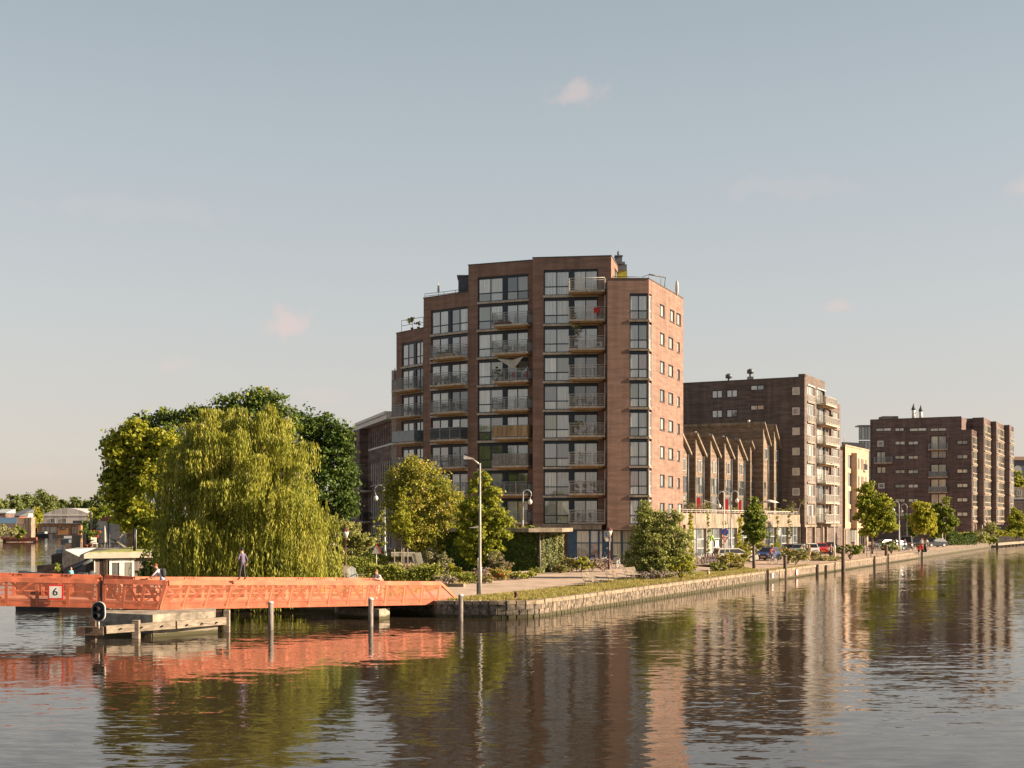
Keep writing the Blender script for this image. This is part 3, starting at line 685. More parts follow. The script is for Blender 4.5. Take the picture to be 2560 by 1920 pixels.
    hb.cur = 2; hb.ball((.088, 0, -.058), (.008, .025, .007), 6, 4)
    hb.build('head', t, M @ Hm)
    if hair:
        hm = MB(cloth(hair, 'hair_%d' % int(hair[0] * 1000))); hm.ball((-.018, 0, .028), (.098, .084, .105), 12, 8); hm.build('hair', t, M @ Hm)
    return t
def J_walk(step=.25, h=1.75, arm=.1, lean=0):
    k = h / 1.75; d = dict(pel=(0, 0, .95), sp=(.01, 0, 1.1), ch=(.02 + lean, 0, 1.32), nk=(.03 + lean, 0, 1.5), hd=(.05 + lean, 0, 1.58),
        shL=(.02 + lean, .19, 1.41), elL=(-.06 + arm, .24, 1.13), wrL=(.05 + arm, .24, .9), shR=(.02 + lean, -.19, 1.41), elR=(-.06 - arm * .5, -.24, 1.13), wrR=(.03 - arm, -.24, .9),
        hpL=(0, .1, .9), knL=(step * .6, .1, .5), anL=(step, .1, .09), toL=(step + .15, .1, .04), hpR=(0, -.1, .9), knR=(-step * .2, -.1, .48), anR=(-step, -.1, .11), toR=(-step + .15, -.1, .04))
    return {a: tuple(c * k for c in v) for a, v in d.items()}
def J_ride():
    return dict(pel=(-.38, 0, 1.02), sp=(-.33, 0, 1.16), ch=(-.19, 0, 1.38), nk=(-.08, 0, 1.55), hd=(-.02, 0, 1.62), face=(1, 0, -.3),
        shL=(-.16, .19, 1.45), elL=(.04, .26, 1.22), wrL=(.22, .25, 1.10), shR=(-.16, -.19, 1.45), elR=(.04, -.26, 1.22), wrR=(.22, -.25, 1.10),
        hpL=(-.36, .1, .96), knL=(-.02, .12, .72), anL=(-.14, .12, .28), toL=(.02, .12, .23), hpR=(-.36, -.1, .96), knR=(.05, -.12, .86), anR=(-.28, -.12, .48), toR=(-.14, -.12, .42))
# ================================================================ SETTING
GZ = .9
QD = Vector((.4667, .8844, 0)); QN = Vector((.8844, -.4667, 0))      # along the quay / out over the water
Q0 = Vector((1.55, 69.4, 0)); QL = Vector((.4605, .8877, 0)).normalized(); QLN = Vector((QL.y, -QL.x, 0))
def ql(s, o=0): p = Q0 + QL * s + QLN * o; return (p.x, p.y)
corner = [(-4.1, 68.75), (-1.0, 68.4), (-.1, 68.42), (.7, 68.62), (1.2, 68.95), (1.55, 69.4)]
sd_ = [(-29, 106), (-25.2, 86), (-21, 77.5), (-14, 74.2), (-9.2, 72.2), (-6.2, 71.4), (-4.6, 70.2)]
canal = [(-150, 398), (-124, 396)]
land = sd_[0:0] + [(-600, -40), (-95, 20), (-93, 180), (-113, 275), (-136, 350)] + canal + sd_ + corner + [ql(130), ql(230), ql(260, -1), ql(700, 20), (900, 1500), (3000, 3500), (-3000, 3500), (-2500, 0)]
g = MB(m_pave, m_stoned); g.prism(land, -1.5, GZ, cap=False); g.cur = 0
g.face([len(land) + i for i in range(len(land))]); 
for i in range(len(land)): g.m[i] = 1
tag(g.build('ground'), kind='structure')
# water: slopes of small waves drive the normal directly
mw = bpy.data.materials.new('water'); mw.use_nodes = True; t = mw.node_tree; n = t.nodes; l = t.links
p = n['Principled BSDF']; p.inputs['Base Color'].default_value = (.034, .024, .015, 1); p.inputs['Roughness'].default_value = .03; p.inputs['IOR'].default_value = 1.36
gg = n.new('ShaderNodeNewGeometry')
def vm(op, a, b=None, sc_=None):
    q = n.new('ShaderNodeVectorMath'); q.operation = op
    l.new(a, q.inputs[0]) if not isinstance(a, tuple) else setattr(q.inputs[0], 'default_value', a)
    if b is not None:
        l.new(b, q.inputs[1]) if not isinstance(b, tuple) else setattr(q.inputs[1], 'default_value', b)
    if sc_ is not None:
        if isinstance(sc_, (int, float)): q.inputs['Scale'].default_value = sc_
        else: l.new(sc_, q.inputs['Scale'])
    return q.outputs[0]
def wnoise(scale, stretch, rot, det, off):
    mp = n.new('ShaderNodeMapping'); mp.inputs['Scale'].default_value = stretch; mp.inputs['Rotation'].default_value = (0, 0, R(rot)); mp.inputs['Location'].default_value = (off, off * .7, 0)
    l.new(gg.outputs['Position'], mp.inputs[0]); ns = n.new('ShaderNodeTexNoise'); ns.inputs['Scale'].default_value = scale; ns.inputs['Detail'].default_value = det
    l.new(mp.outputs[0], ns.inputs['Vector']); return ns
a1 = wnoise(2.3, (.3, 1.05, 1), 6, 3, 0); a2 = wnoise(8.5, (.35, 1.1, 1), -12, 3, 30); a3 = wnoise(.42, (.3, 1.2, 1), 5, 2, 60); msk = wnoise(.045, (.7, 1.4, 1), 20, 2, 95)
mr = n.new('ShaderNodeMapRange'); mr.inputs[1].default_value = .38; mr.inputs[2].default_value = .62; mr.inputs[3].default_value = .45; mr.inputs[4].default_value = 1.15; l.new(msk.outputs[0], mr.inputs[0])
half = (.5, .5, .5)
s1 = vm('SCALE', vm('SUBTRACT', a1.outputs['Color'], half), sc_=.12); s2 = vm('SCALE', vm('SUBTRACT', a2.outputs['Color'], half), sc_=.10); s3 = vm('SCALE', vm('SUBTRACT', a3.outputs['Color'], half), sc_=.012)
tot = vm('SCALE', vm('ADD', vm('ADD', s1, s2), s3), sc_=mr.outputs[0])
flat = vm('MULTIPLY', tot, (1, 1, 0)); nn = vm('NORMALIZE', vm('ADD', flat, (0, 0, 1)))
l.new(nn, p.inputs['Normal'])
fl = np.random.RandomState(4); nfl = 170; P_ = np.stack([fl.uniform(-16, 26, nfl), fl.uniform(27, 68, nfl), np.full(nfl, .012)], 1); P_[:60, 0] = fl.uniform(-9, 2, 60); P_[:60, 1] = fl.uniform(58, 67, 60)
a_ = fl.uniform(0, 6.3, nfl); U_ = np.stack([np.cos(a_), np.sin(a_), a_ * 0], 1) * .04; V_ = np.stack([-np.sin(a_), np.cos(a_), a_ * 0], 1) * .028
tag(put('floating_leaves', quads_mesh('leaves', P_, U_, V_, [l_straw])), 'scattered leaves and scum floating on the water', 'leaves', kind='stuff')
wt = MB(mw); wt.quad((-3000, -60, 0), (3000, -60, 0), (3000, 3500, 0), (-3000, 3500, 0)); tag(wt.build('water'), kind='structure')
bed = MB(m_soil); bed.quad((-3000, -60, -1.49), (3000, -60, -1.49), (3000, 3500, -1.49), (-3000, 3500, -1.49)); tag(bed.build('canal_bed'), kind='structure')
def sheet(name, pts, m, z, th=.2):
    b = MB(m); b.quad(*[(p[0], p[1], z) for p in pts]); return tag(b.build(name), kind='structure')
gp = lambda px, py: tuple(G(px, py)[:2])
lawn = [(-6.3, 72), gp(1120, 1468), gp(1215, 1453), gp(1300, 1441), gp(1345, 1433), (2.2, 108), (-4, 118), (-32, 122), (-28.5, 104), (-24.7, 86.5), (-20.6, 78.2), (-13.8, 74.8), (-9.2, 72.8)]
sheet('lawn', lawn, m_grass, GZ + .008)
low = [(1124, 1499), (1180, 1493), (1290, 1482), (1430, 1467), (1560, 1449), (1700, 1436), (1860, 1419)]
path = [gp(*q) for q in low] + [gp(1860, 1410), gp(1700, 1414), gp(1560, 1417), gp(1440, 1425), gp(1300, 1441), gp(1215, 1453), gp(1120, 1468), (-7.2, 73.3), (-4.3, 69.6)]
sheet('path', path, m_asph, GZ + .004)
verge = [(-3.6, 69.35), (-.9, 69.0), (.5, 69.25), (1.15, 69.75)] + [ql(s, -.55) for s in (10, 22, 34, 44)] + [gp(1860, 1420.0)] + [gp(*q) for q in reversed(low[:-1])]
sheet('verge', verge, m_grass, GZ + .012)
sheet('road', [gp(1700, 1413), (25, 150), (37, 176), (49, 200), (70, 240), (80, 240), ql(150, -4.5), ql(100, -4.5), ql(48, -4.5)], m_pave, GZ + .004)
# quay wall: coping stones and wall stones as pieces, the rest is the ground sheet's side
quay = tag(put('quay_wall', None, None, TR((1.55, 69.4, 0))), kind='structure')
def stone_mesh(w_, d, h, m, k):
    def f():
        r = random.Random(k); mb = MB(m); j = lambda a: r.uniform(-a, a)
        b = .02; mb.prism([(0 + b, -d / 2), (w_ - b, -d / 2 + j(.01)), (w_, d / 2), (0, d / 2)], 0, h - .0)
        mb.v = [(x + j(.012), y + j(.02), z + j(.016)) for x, y, z in mb.v]; return mb.mesh('stone')
    return cached(('st', round(w_, 2), d, h, m.name, k), f)
edge = [Vector((*q, 0)) for q in corner] + [Vector((*ql(s), 0)) for s in (130,)]
def along(s):
    for a, b in zip(edge, edge[1:]):
        d = (b - a).length
        if s <= d: return a + (b - a).normalized() * s, (b - a).normalized()
        s -= d
    return b, (b - a).normalized()
s = 0; i = 0
while s < 118:
    wd = (1.05 if s > 7 else .5) * rnd.uniform(.85, 1.15) if s < 70 else 2.0
    q, d = along(s + wd / 2); a = math.atan2(d.y, d.x); o = q - d * (wd / 2)
    nrm = Vector((d.y, -d.x, 0))
    put('coping_stone', stone_mesh(round(wd, 1), .52, .2, m_cope, i % 4), quay, Matrix.Translation(o - nrm * .2 + Vector((0, 0, GZ - .17 + rnd.uniform(-.008, .008)))) @ Matrix.Rotation(a, 4, 'Z')); s += wd + .012; i += 1
cnt = 0
for row, (z0, hh) in enumerate(((-.12, .27), (.165, .27), (.45, .26))):
    s = rnd.uniform(0, .2)
    while s < (46 if row else 44):
        wd = rnd.choice((.35, .45, .5, .6)); q, d = along(s + wd / 2); a = math.atan2(d.y, d.x); nrm = Vector((d.y, -d.x, 0))
        if cnt < 296:
            put('wall_stone', stone_mesh(wd, .16, hh, m_stone if s > 5.6 else m_stoned, (i * 7 + cnt * 5 + row) % 9), quay, Matrix.Translation(q - d * wd / 2 - nrm * .04 + nrm * rnd.uniform(-.006, .012) + Vector((0, 0, z0))) @ Matrix.Rotation(a, 4, 'Z'))  # stones facing the viewer are darker, their shade put into the stone colour
        s += wd + .015; cnt += 1
led = MB(m_panelq)
for s0 in range(48, 118, 7):
    a = Vector((*ql(s0, .06), 0)); b = Vector((*ql(s0 + 7, .06), 0)); c = Vector((*ql(s0 + 7, -.1), 0)); d = Vector((*ql(s0, -.1), 0)); led.prism([a[:2], b[:2], c[:2], d[:2]], .02, .13)
    led.cur = 0; led.prism([ql(s0, .035), ql(s0 + 6.96, .035), ql(s0 + 6.96, -.1), ql(s0, -.1)], .14, .72)
led.build('wall_panel', quay)
# ================================================================ MAIN APARTMENT BUILDING
ZK = lambda k: 4.86 + 2.9 * k
A0, A1 = at(991, 141.3), at(1059, 137.2); B0, B1 = at(1059, 136.6), at(1171, 132.8); C0, C1 = at(1171, 132.8), at(1332, 130.2)
D0, D1 = at(1332, 128.6), at(1528, 127.6); E0, E1 = at(1519, 125.5), at(1622, 125.5)
sd = Vector((.401, .916, 0)); S1 = E1 + sd * 12.3
apt = thing('apartment_building', TR((0, 135, GZ)), 'tall brown brick apartment tower with stepped roof and stacked balconies', 'building')
T = .36
def bay(P0, P1, zr, kt, glz, nm, lowz=4.86 - .02):
    M, Lw = fmat(P0, P1); d = (P1 - P0).normalized()
    ops = [(upx(P0, d, glz[0]), min(Lw - .12, upx(P0, d, glz[1])), lowz, ZK(kt) + 2.62)]
    mb = MB(m_brick); wall(mb, Lw, GZ - .1, zr, ops, T); mb.build('wall', apt, M)
    cp = MB(m_copd); cp.box(-.05, Lw + .05, -.04, .4, zr + .001, zr + .1); cp.build('coping', apt, M)
    n = Vector((-d.y, d.x, 0)); bd = MB(m_brick)
    bd.prism([(P0 + n * T)[:2], (P1 + n * T)[:2], (P1 + n * 13)[:2], (P0 + n * 13)[:2]], GZ - .1, zr - .02); bd.build('wall', apt)
    return M, Lw, d, ops[0]
def storey(M, o, k, splits, door, hb=True, pm=None):
    """splits: u positions (start, end of left window, start of right window, end)"""
    z = ZK(k); a, b, c, d = splits
    bw = MB(m_navy); bw.box(a, d, .1, .3, z + 2.46, z + 2.63)
    if c > b: bw.box(b - .01, c + .01, .08, .25, z, z + 2.459)
    bw.build('header_panel', apt, M)
    window(apt, M, a, z + .03, b - a, 2.42, [.5], [.36], m_navy, pm or m_pane, y=.16, bar=.085)
    if c > b: window(apt, M, c, z + .03, d - c, 2.42, [.5], [] if door else [.36], m_navy, pm or (m_pane2 if rnd.random() < .22 else m_pane), y=.17, bar=.085, name='balcony_door' if door else 'window')
    if hb:
        sl_ = MB(m_conc); sl_.box(o[0] - .08, o[1] + .08, -.08, .3, z - .2, z + .02); sl_.build('floor_slab', apt, M)
cols = {}
def ups(P0, d, *px): return [upx(P0, d, x) for x in px]
colname = {'A': 'leftmost balcony column', 'B': 'second balcony column', 'C': 'third balcony column', 'D': 'rightmost balcony column'}
floorn = lambda k: ['lowest', 'second-lowest', 'third-lowest', 'fourth-lowest', 'fifth-lowest', 'sixth-lowest', 'seventh-lowest', 'eighth-lowest', 'ninth-lowest'][k]
BAL = {}
scr = mat('dark_screen', (.05, .055, .06), .7, .1, 3); scg = bands(mat('grey_screen', (.22, .21, .19), .8, .1, 3), .35, .3, 'X'); m_glass_r = mat('blue_glass_panel', (.10, .13, .15), .15, .1, 2, spec=.8)
for nm, P0, P1, zr, kt, gl, sp, bl, bt, dp in (
    ('A', A0, A1, 26.1, 6, (1004, 1058.5), (1005, 1033, 1038.5, 1058), (1001, 1058), 5, 1.2),
    ('B', B0, B1, 29.2, 7, (1077, 1169), (1078, 1120, 1127, 1168.5), (1094, 1169.5), 6, 1.3),
    ('C', C0, C1, 32.0, 8, (1194, 1321), (1195, 1257, 1266, 1320), (1243, 1331), 7, 1.4),
    ('D', D0, D1, 31.9, 8, (1359, 1495), (1360, 1423.5, 1434, 1494), (1424.5, 1514), 8, 1.5)):
    M, Lw, d, o = bay(P0, P1, zr, kt, gl, nm)
    for k in range(kt + 1): storey(M, o, k, ups(P0, d, *sp), k <= bt)
    a, b = ups(P0, d, *bl)
    for k in range(bt + 1):
        so_ = {('C', 3): m_bamb, ('C', 2): scg, ('B', 3): scr, ('A', 3): m_glass_r}.get((nm, k))
        balcony(apt, M, a, ZK(k) - .02, b - a, dp, m_steel if nm == 'D' else mat('railing_grey', (.30, .31, .30), .5, .1, 4) if not bpy.data.materials.get('railing_grey') else bpy.data.materials['railing_grey'], solid=so_)
        BAL[nm, k] = (M, a, b - a, ZK(k) + .23, dp)
# right bay with the corner windows
dE = Vector((1, 0, 0)); ME, LE = fmat(E0, E1)
eu = ups(E0, dE, 1574, 1621.4)
mb = MB(m_brick); wall(mb, LE, 4.3, 29.2, [(eu[0], LE - .1, 4.84, ZK(7) + 2.62)], T, caps=False); mb.build('wall', apt, ME)
MS, LS = fmat(E1, S1)
uw = lambda a, b: (upx(E1, sd, a), upx(E1, sd, b))
ops = [(.1, .95, 4.84, ZK(7) + 2.62)]; wins = []
for k in range(8):
    for j, (a, b, zl, zh) in enumerate(((1649.5, 1661.5, .95, 2.2), (1670.8, 1683, .95, 2.15), (1693.5, 1699.5, .92, 2.02))):
        if k == 7 and j: a, b, zl, zh = ((1674.6, 1686, .95, 2.2), (1691, 1702, .95, 2.2))[j - 1]
        if k == 0 and j == 2: a, b, zh = 1694, 1706, 2.2
        u0, u1 = uw(a, b); wins.append((u0, u1, ZK(k) + zl, ZK(k) + zh))
mb = MB(m_brick); wall(mb, LS, GZ - .1, 29.2, ops + wins, .2, caps=False); mb.build('wall', apt, MS)
for (a, b, c, dd) in wins: window(apt, MS, a + .01, c + .01, b - a - .02, dd - c - .02, [.34] if b - a > 1.2 else [], [], m_navy, m_pane4, y=.13, bar=.09, sill=m_copd)
for k in range(8):
    z = ZK(k); h_ = MB(m_navy); h_.box(eu[0], LE - .12, .1, .3, z + 2.46, z + 2.63); h_.build('header_panel', apt, ME)
    window(apt, ME, eu[0] + .02, z + .03, LE - .14 - eu[0], 2.42, [.5], [.36], m_navy, m_pane, y=.16, bar=.085)
    window(apt, MS, .13, z + .03, .8, 2.42, [], [.36], m_grey, m_pane4, y=.09, bar=.1)
    s_ = MB(m_concw); s_.prism([(E0.x + eu[0] - .08, 125.42), (E1.x + .05, 125.42), (E1.x + .45, 126.35), (E1.x + .3, 126.42), (E1.x - .1, 125.7), (E0.x + eu[0] - .08, 125.7)], z - .2, z + .02); s_.build('floor_slab', apt)
bd = MB(m_brick); bd.prism([(E0.x, 125.5 + T), (E1.x - .2, 125.5 + T), (S1.x - .35, S1.y), (12, 150), (E0.x, 150)], 4.3, 29.15); bd.prism([(E1.x - 1.0, 125.51), (E1.x, 125.51), (S1.x - .2, S1.y), (S1.x - 1, S1.y)], GZ, 4.299)
bd.build('wall', apt)
mb = MB(m_brick); mb.box(E0.x - .02, E0.x + .3, 125.502, 128, 4.3, 29.19); mb.build('wall', apt)
cp = MB(m_copd); cp.prism([(E0.x, 125.45), (E1.x + .03, 125.45), (S1.x + .05, S1.y), (S1.x - .3, S1.y), (E1.x - .25, 125.75), (E0.x, 125.75)], 29.2, 29.3); cp.build('coping', apt)
# penthouse side, lit
ph1 = D1 + Vector((.204, .979, 0)) * 7.4; MP, LP = fmat(D1, ph1)
mb = MB(m_brick); wall(mb, LP, 29, 31.9, [(2.6, 6.6, 29.2, 31.3)], .12, caps=False); mb.build('wall', apt, MP)
window(apt, MP, 2.62, 29.22, 3.96, 2.06, [.33, .66], [], m_navy, m_pane4, y=.08)
cp = MB(m_copd); cp.box(0, LP, -.04, .3, 31.9, 32.0); cp.build('coping', apt, MP)
# ground floor shop front under the right bays
G0, G1 = at(1419, 126.9), at(1604, 126.5); MG, LG = fmat(G0, G1); dG = (G1 - G0).normalized()
fr = MB(m_blue); u = ups(G0, dG, 1419, 1440, 1475, 1497, 1508, 1530, 1555, 1604)
fr.box(u[0], u[1], -.12, .3, GZ, 4.28); fr.box(u[7] - .3, u[7], -.1, .3, GZ, 4.28); fr.build('door_surround', apt, MG)
for i in range(1, 7):
    if i == 4:
        dr = MB(m_blue, m_white); dr.box(u[i], u[i + 1], -.02, .1, GZ, 3.2); dr.cur = 1; dr.box(u[i] + .3, u[i] + .5, -.05, -.02, 2.4, 2.55)
        do = dr.build('door', apt, MG); MB(m_steel).box(u[i] + .15, u[i] + .2, -.08, -.02, 1.8, 2.1).build('handle', do, MG)
        window(apt, MG, u[i], 3.25, u[i + 1] - u[i] - .02, 1.03, [], [], m_blue, m_pane3, y=.05)
    else: window(apt, MG, u[i], GZ + .02, u[i + 1] - u[i] - .02, 3.36, [.5] if u[i + 1] - u[i] > 1.5 else [], [.62], m_blue, m_pane3 if i % 2 else m_pane, y=.05, bar=.09)
b = MB(m_concw); b.box(-.3, u[7] - 4, -.6, -.001, 4.35, 4.84); b.box(-3.2, -.31, -.35, .2, 4.36, 4.83); b.build('concrete_band', apt, MG)
b = MB(m_white, m_steeld)
for k in range(8): b.tube([(9.3, 126.6, ZK(k)), (9.3, 126.6, ZK(k) + 2.6)], .05, 6)
b.build('downpipe', apt)
bd = MB(m_conc); bd.box(-13.6, -12.6, 143, 150, GZ, 22.2); bd.build('rear_stair_tower', apt)
# roof items
def on_roof(px, D, z): return at(px, D, z)
rt = MB(m_slate, m_grey); p = at(1052, 140, 29.0); rt.box(p.x - .9, p.x + 1.6, 140, 144, 26, 30.6); rt.box(p.x - 1.05, p.x + 1.7, 139.9, 144.1, 30.6, 30.72)
p = at(1153, 137, 29.2); rt = MB(m_slate); rt.box(p.x - .25, p.x + 1.2, 135.5, 138, 29.1, 31.4); rt.box(p.x - .4, p.x + 1.2, 135.4, 138, 31.4, 31.52); r_ = rt.build('roof_cabin', apt)
window(r_, TR((p.x - .7, 136.45, 0)), 0, 29.4, 1.5, .9, [], [], m_grey, m_pane, y=.02, name='cabin_window') if 0 else None
p = at(1560, 134, 29.2)
ch = MB(m_yel); ch.box(p.x - 1.15, p.x + .25, 133, 135, 29.16, 31.5); c_ = ch.build('chimney', apt)
ch = MB(m_slate); ch.box(p.x - 1.3, p.x + .2, 132.9, 135, 31.5, 32.15); ch.box(p.x - 1.1, p.x, 132.8, 134.9, 32.15, 32.4); ch.build('chimney_cap', c_)
ch = MB(m_slate, m_steeld); ch.box(p.x - .95, p.x - .25, 133.4, 134.4, 32.4, 33.1); ch.box(p.x - 1.02, p.x - .18, 133.3, 134.5, 33.1, 33.2); ch.tube([(p.x - .6, 133.9, 33.2), (p.x - .6, 133.9, 33.7)], .12, 8); ch.build('flue', c_)
def roofrail(pts, h, nm='roof_railing', m=None, bars=False):
    mb = MB(m or m_steeld); pts = [Vector(q) for q in pts]
    for a, b in zip(pts, pts[1:]):
        for hh in (h, h * .55): mb.tube([a + Vector((0, 0, hh)), b + Vector((0, 0, hh))], .03, 5)
        k = max(1, int((b - a).length / (1.3 if not bars else .14)))
        for i in range(k + 1): q = a.lerp(b, i / k); mb.tube([q, q + Vector((0, 0, h))], .022 if not bars else .01, 4)
    return mb.build(nm, apt)
roofrail([at(1062, 137.5, 29.3), at(1110, 136.2, 29.3), at(1168, 134.4, 29.3)], .55); roofrail([at(1004, 141, 26.2), at(1058, 138.5, 26.2)], 1.3)
roofrail([at(1532, 128.5, 29.3), at(1608, 128.5, 29.3), at(1622, 127.5, 29.3)], .7)
a_ = thing('satellite_dish', at(1692, 136, 29.25), 'pale satellite dish on the roof edge of the tall brown building', 'satellite dish')
d_ = MB(m_white); d_.ball((0, 0, .75), (.16, .75, .85), 10, 8); d_.tube([(0, 0, -.5), (0, 0, .4)], .04, 6); d_.build('dish', a_, TR(at(1692, 134.6, 29.2)))
a_ = thing('roof_antenna', at(1655, 131.5, 29.2), 'slanting metal antenna arm standing on the roof of the tall brown building', 'awning'); o_ = at(1655, 131.5, 29.2)  # antenna arm, carries no awning
d_ = MB(m_steeld); d_.tube([at(1623, 129.5, 30.42), at(1664, 131.5, 30.5)], .08, 6); d_.tube([at(1664, 131.5, 30.5), at(1659, 132, 28.6)], .05, 5); d_.tube([at(1652, 131.8, 30.4), at(1652, 132, 28.6)], .03, 5); d_.build('arm', a_)
# ---- what stands on the balconies
def onb(c, k, fu, fy=.5, rz=0):
    M, a, w_, z, dp = BAL[c, k]; return M @ Matrix.Translation((a + w_ * fu, -dp * fy, z)) @ Matrix.Rotation(rz, 4, 'Z')
def bl(txt, c, k): return '%s on the %s balcony of the %s' % (txt, floorn(k), colname[c])
redm = cloth((.45, .03, .03), 'red_cloth'); creamm = cloth((.5, .45, .36), 'cream_cloth'); tealm = cloth((.05, .09, .08), 'dark_green_plastic')
for c, k, fu, kd, s_ in (('C', 5, .08, 'dark', 1.9), ('C', 5, .25, 'green', 1.4), ('C', 1, .2, 'dark', 1), ('C', 1, .7, 'red', 1), ('B', 5, .1, 'spiky', 1), ('B', 5, .42, 'green', 1), ('B', 6 - 4, .3, 'green', 1),
    ('D', 7, .15, 'yellow', .8), ('D', 6, .2, 'spiky', 2.4), ('D', 3, .18, 'green', 2.2), ('D', 2, .3, 'spiky', 1), ('D', 2, .9, 'red', .7), ('D', 4, .8, 'pink', .8), ('D', 1, .2, 'red', 1.2), ('D', 1, .4, 'pink', 1.4), ('D', 1, .68, 'yellow', 1.5), ('D', 1, .88, 'green', 1.0), ('B', 2, .7, 'dark', 1), ('A', 3, .4, 'green', 1.4), ('A', 3, .9, 'dark', 1.1)):
    potted(onb(c, k, fu, .6), kd, bl({'green': 'leafy green potted plant', 'dark': 'dark bushy potted plant', 'red': 'red-flowering potted plant', 'pink': 'pink-flowering potted plant', 'yellow': 'yellow-green potted plant', 'spiky': 'tall grey-green potted plant'}[kd], c, k), s_, k + ord(c) + int(fu * 30))
for c, k, fu, m_, nm, rz in (('C', 6, .3, creamm, 'cream', .3), ('C', 6, .62, creamm, 'pale', -.5), ('C', 5, .55, redm, 'red', .2), ('C', 5, .9, redm, 'bright red', 0), ('C', 5, .7, tealm, 'dark green', .5), ('B', 4, .35, m_fabric, 'black', .6), ('B', 4, .6, m_steeld, 'grey', 0), ('B', 5, .7, m_fabric, 'black', .8), ('D', 4, .17, creamm, 'cream', .4), ('D', 4, .55, creamm, 'pale wooden', -.5), ('D', 3, .42, m_white, 'white', 3.0), ('D', 3, .68, m_white, 'white slatted', 2.6), ('D', 0, .3, m_steeld, 'grey', 1), ('D', 0, .62, m_steeld, 'dark metal', 2), ('A', 4, .6, m_fabric, 'black', 1)):
    chair(onb(c, k, fu, .5, rz), m_, bl(nm + ' chair', c, k))
for c, k, fu, m_, nm in (('D', 4, .36, redm, 'small red'), ('D', 0, .38, m_wood, 'small wooden'), ('B', 5, .55, m_steeld, 'dark round'), ('A', 4, .35, m_steeld, 'dark'), ('B', 6, .5, redm, 'red-topped'), ('C', 3, .5, m_white, 'white')):
    table(onb(c, k, fu, .5), m_, bl(nm + ' table', c, k))
M = onb('C', 7, .3, .9); t_ = thing('flower_box', M, bl('long planter of red geraniums', 'C', 7), 'planter')
MB(m_woodd).box(-.9, .9, -.14, .14, 0, .22).build('box', t_, M); put('flowers', leaves([(x, 0, .3, .3, .14, .14) for x in (-.7, -.35, 0, .35, .7)], 420, .04, [l_redf, l_mid], .2, 4, idxp=.35, name='flowers'), t_, M)
M = onb('B', 5, .5, 1.0) if 0 else onb('B', 6, .5, .93)
t_ = thing('planter', M, bl('pale slatted planter', 'B', 6), 'planter'); MB(m_wood).box(-1.2, 1.2, -.12, .12, 0, .3).build('box', t_, M); put('foliage', leaves([(x, 0, .42, .3, .14, .2) for x in (-.9, -.4, .2, .8)], 300, .05, [l_olive], .2, 9, name='foliage'), t_, M)
def cloth_sheet(M, w_, h_, m, label, nm='towel', cat='towel'):
    t = thing(nm, M, label, cat); mb = MB(m); k = 8; mb.smooth = True
    for i in range(k):
        x0, x1 = w_ * i / k, w_ * (i + 1) / k; y0, y1 = .04 * math.sin(i * 1.7), .04 * math.sin(i * 1.7 + 1.7)
        mb.quad((x0, y0 - .02, 0), (x1, y1 - .02, 0), (x1, y1 * .3 - .02, h_), (x0, y0 * .3 - .02, h_)); mb.quad((x0, y0, 0), (x0, y0 * .3, h_), (x1, y1 * .3, h_), (x1, y1, 0))
    mb.build('cloth', t, M)
cloth_sheet(onb('D', 7, .7, 1.08) @ Matrix.Translation((0, 0, .55)), .55, .55, redm, bl('red towel drying over the railing', 'D', 7))
cloth_sheet(onb('B', 5, .15, 1.06) @ Matrix.Translation((0, 0, .2)), 1.0, .7, cloth((.2, .18, .17), 'brown_cloth'), bl('brown blanket hung over the railing', 'B', 5), 'blanket', 'blanket')
M = onb('C', 5, .12, .9); t_ = thing('shade_sail', M, 'white triangular shade sail stretched above the red chairs in the third balcony column', 'shade sail')
s_ = MB(creamm); s_.quad((0, 0, 2.3), (1.3, .1, 1.5), (1.7, .2, 1.2), (2.1, .1, 1.5), (2.9, 0, 2.4), (1.5, .6, 2.2)); s_.quad((0, .03, 2.3), (1.5, .63, 2.2), (2.9, .03, 2.4), (2.1, .13, 1.5), (1.7, .23, 1.2), (1.3, .13, 1.5)); s_.build('cloth', t_, M)
def parasol(M, m, label, h=2.3, closed=True, rad=1.3):
    t = thing('parasol', M, label, 'parasol'); mb = MB(m_steel); mb.tube([(0, 0, 0), (0, 0, h)], .025, 6); mb.lathe((0, 0, 0), [(.25, 0), (.25, .06), (.06, .08)], 10); mb.build('pole', t, M)
    c = MB(m)
    if closed: c.lathe((0, 0, 0), [(.05, h * .42), (.13, h * .5), (.1, h * .8), (.02, h)], 9)
    else: c.lathe((0, 0, 0), [(rad, h * .8), (rad * .5, h * .93), (.03, h)], 8)
    c.build('canopy', t, M)
parasol(onb('A', 5, .12, .9), cloth((.12, .12, .15), 'slate_cloth'), bl('folded dark parasol', 'A', 5), 2.5)
parasol(TR(at(1096, 136.9, 29.2)), creamm, 'folded cream parasol on the second step of the tall building roof', 1.7)
potted(TR(at(1030, 139, 26.1)), 'yellow', 'yellow grassy plant on the lowest roof terrace at the left', 2.3, 3); potted(TR(at(1046, 138.4, 26.1)), 'green', 'green plant beside the railing of the lowest roof terrace', 1.5, 5)
M = onb('D', 6, .82, .8); t_ = thing('air_conditioner', M, bl('white air conditioning unit', 'D', 6), 'air conditioner'); MB(m_white).box(-.4, .4, -.15, .15, .05, .6).build('casing', t_, M); f_ = MB(m_steeld); f_.tube([(0, -.17, .33), (0, -.15, .33)], .21, 12); f_.build('fan_grille', t_, M)
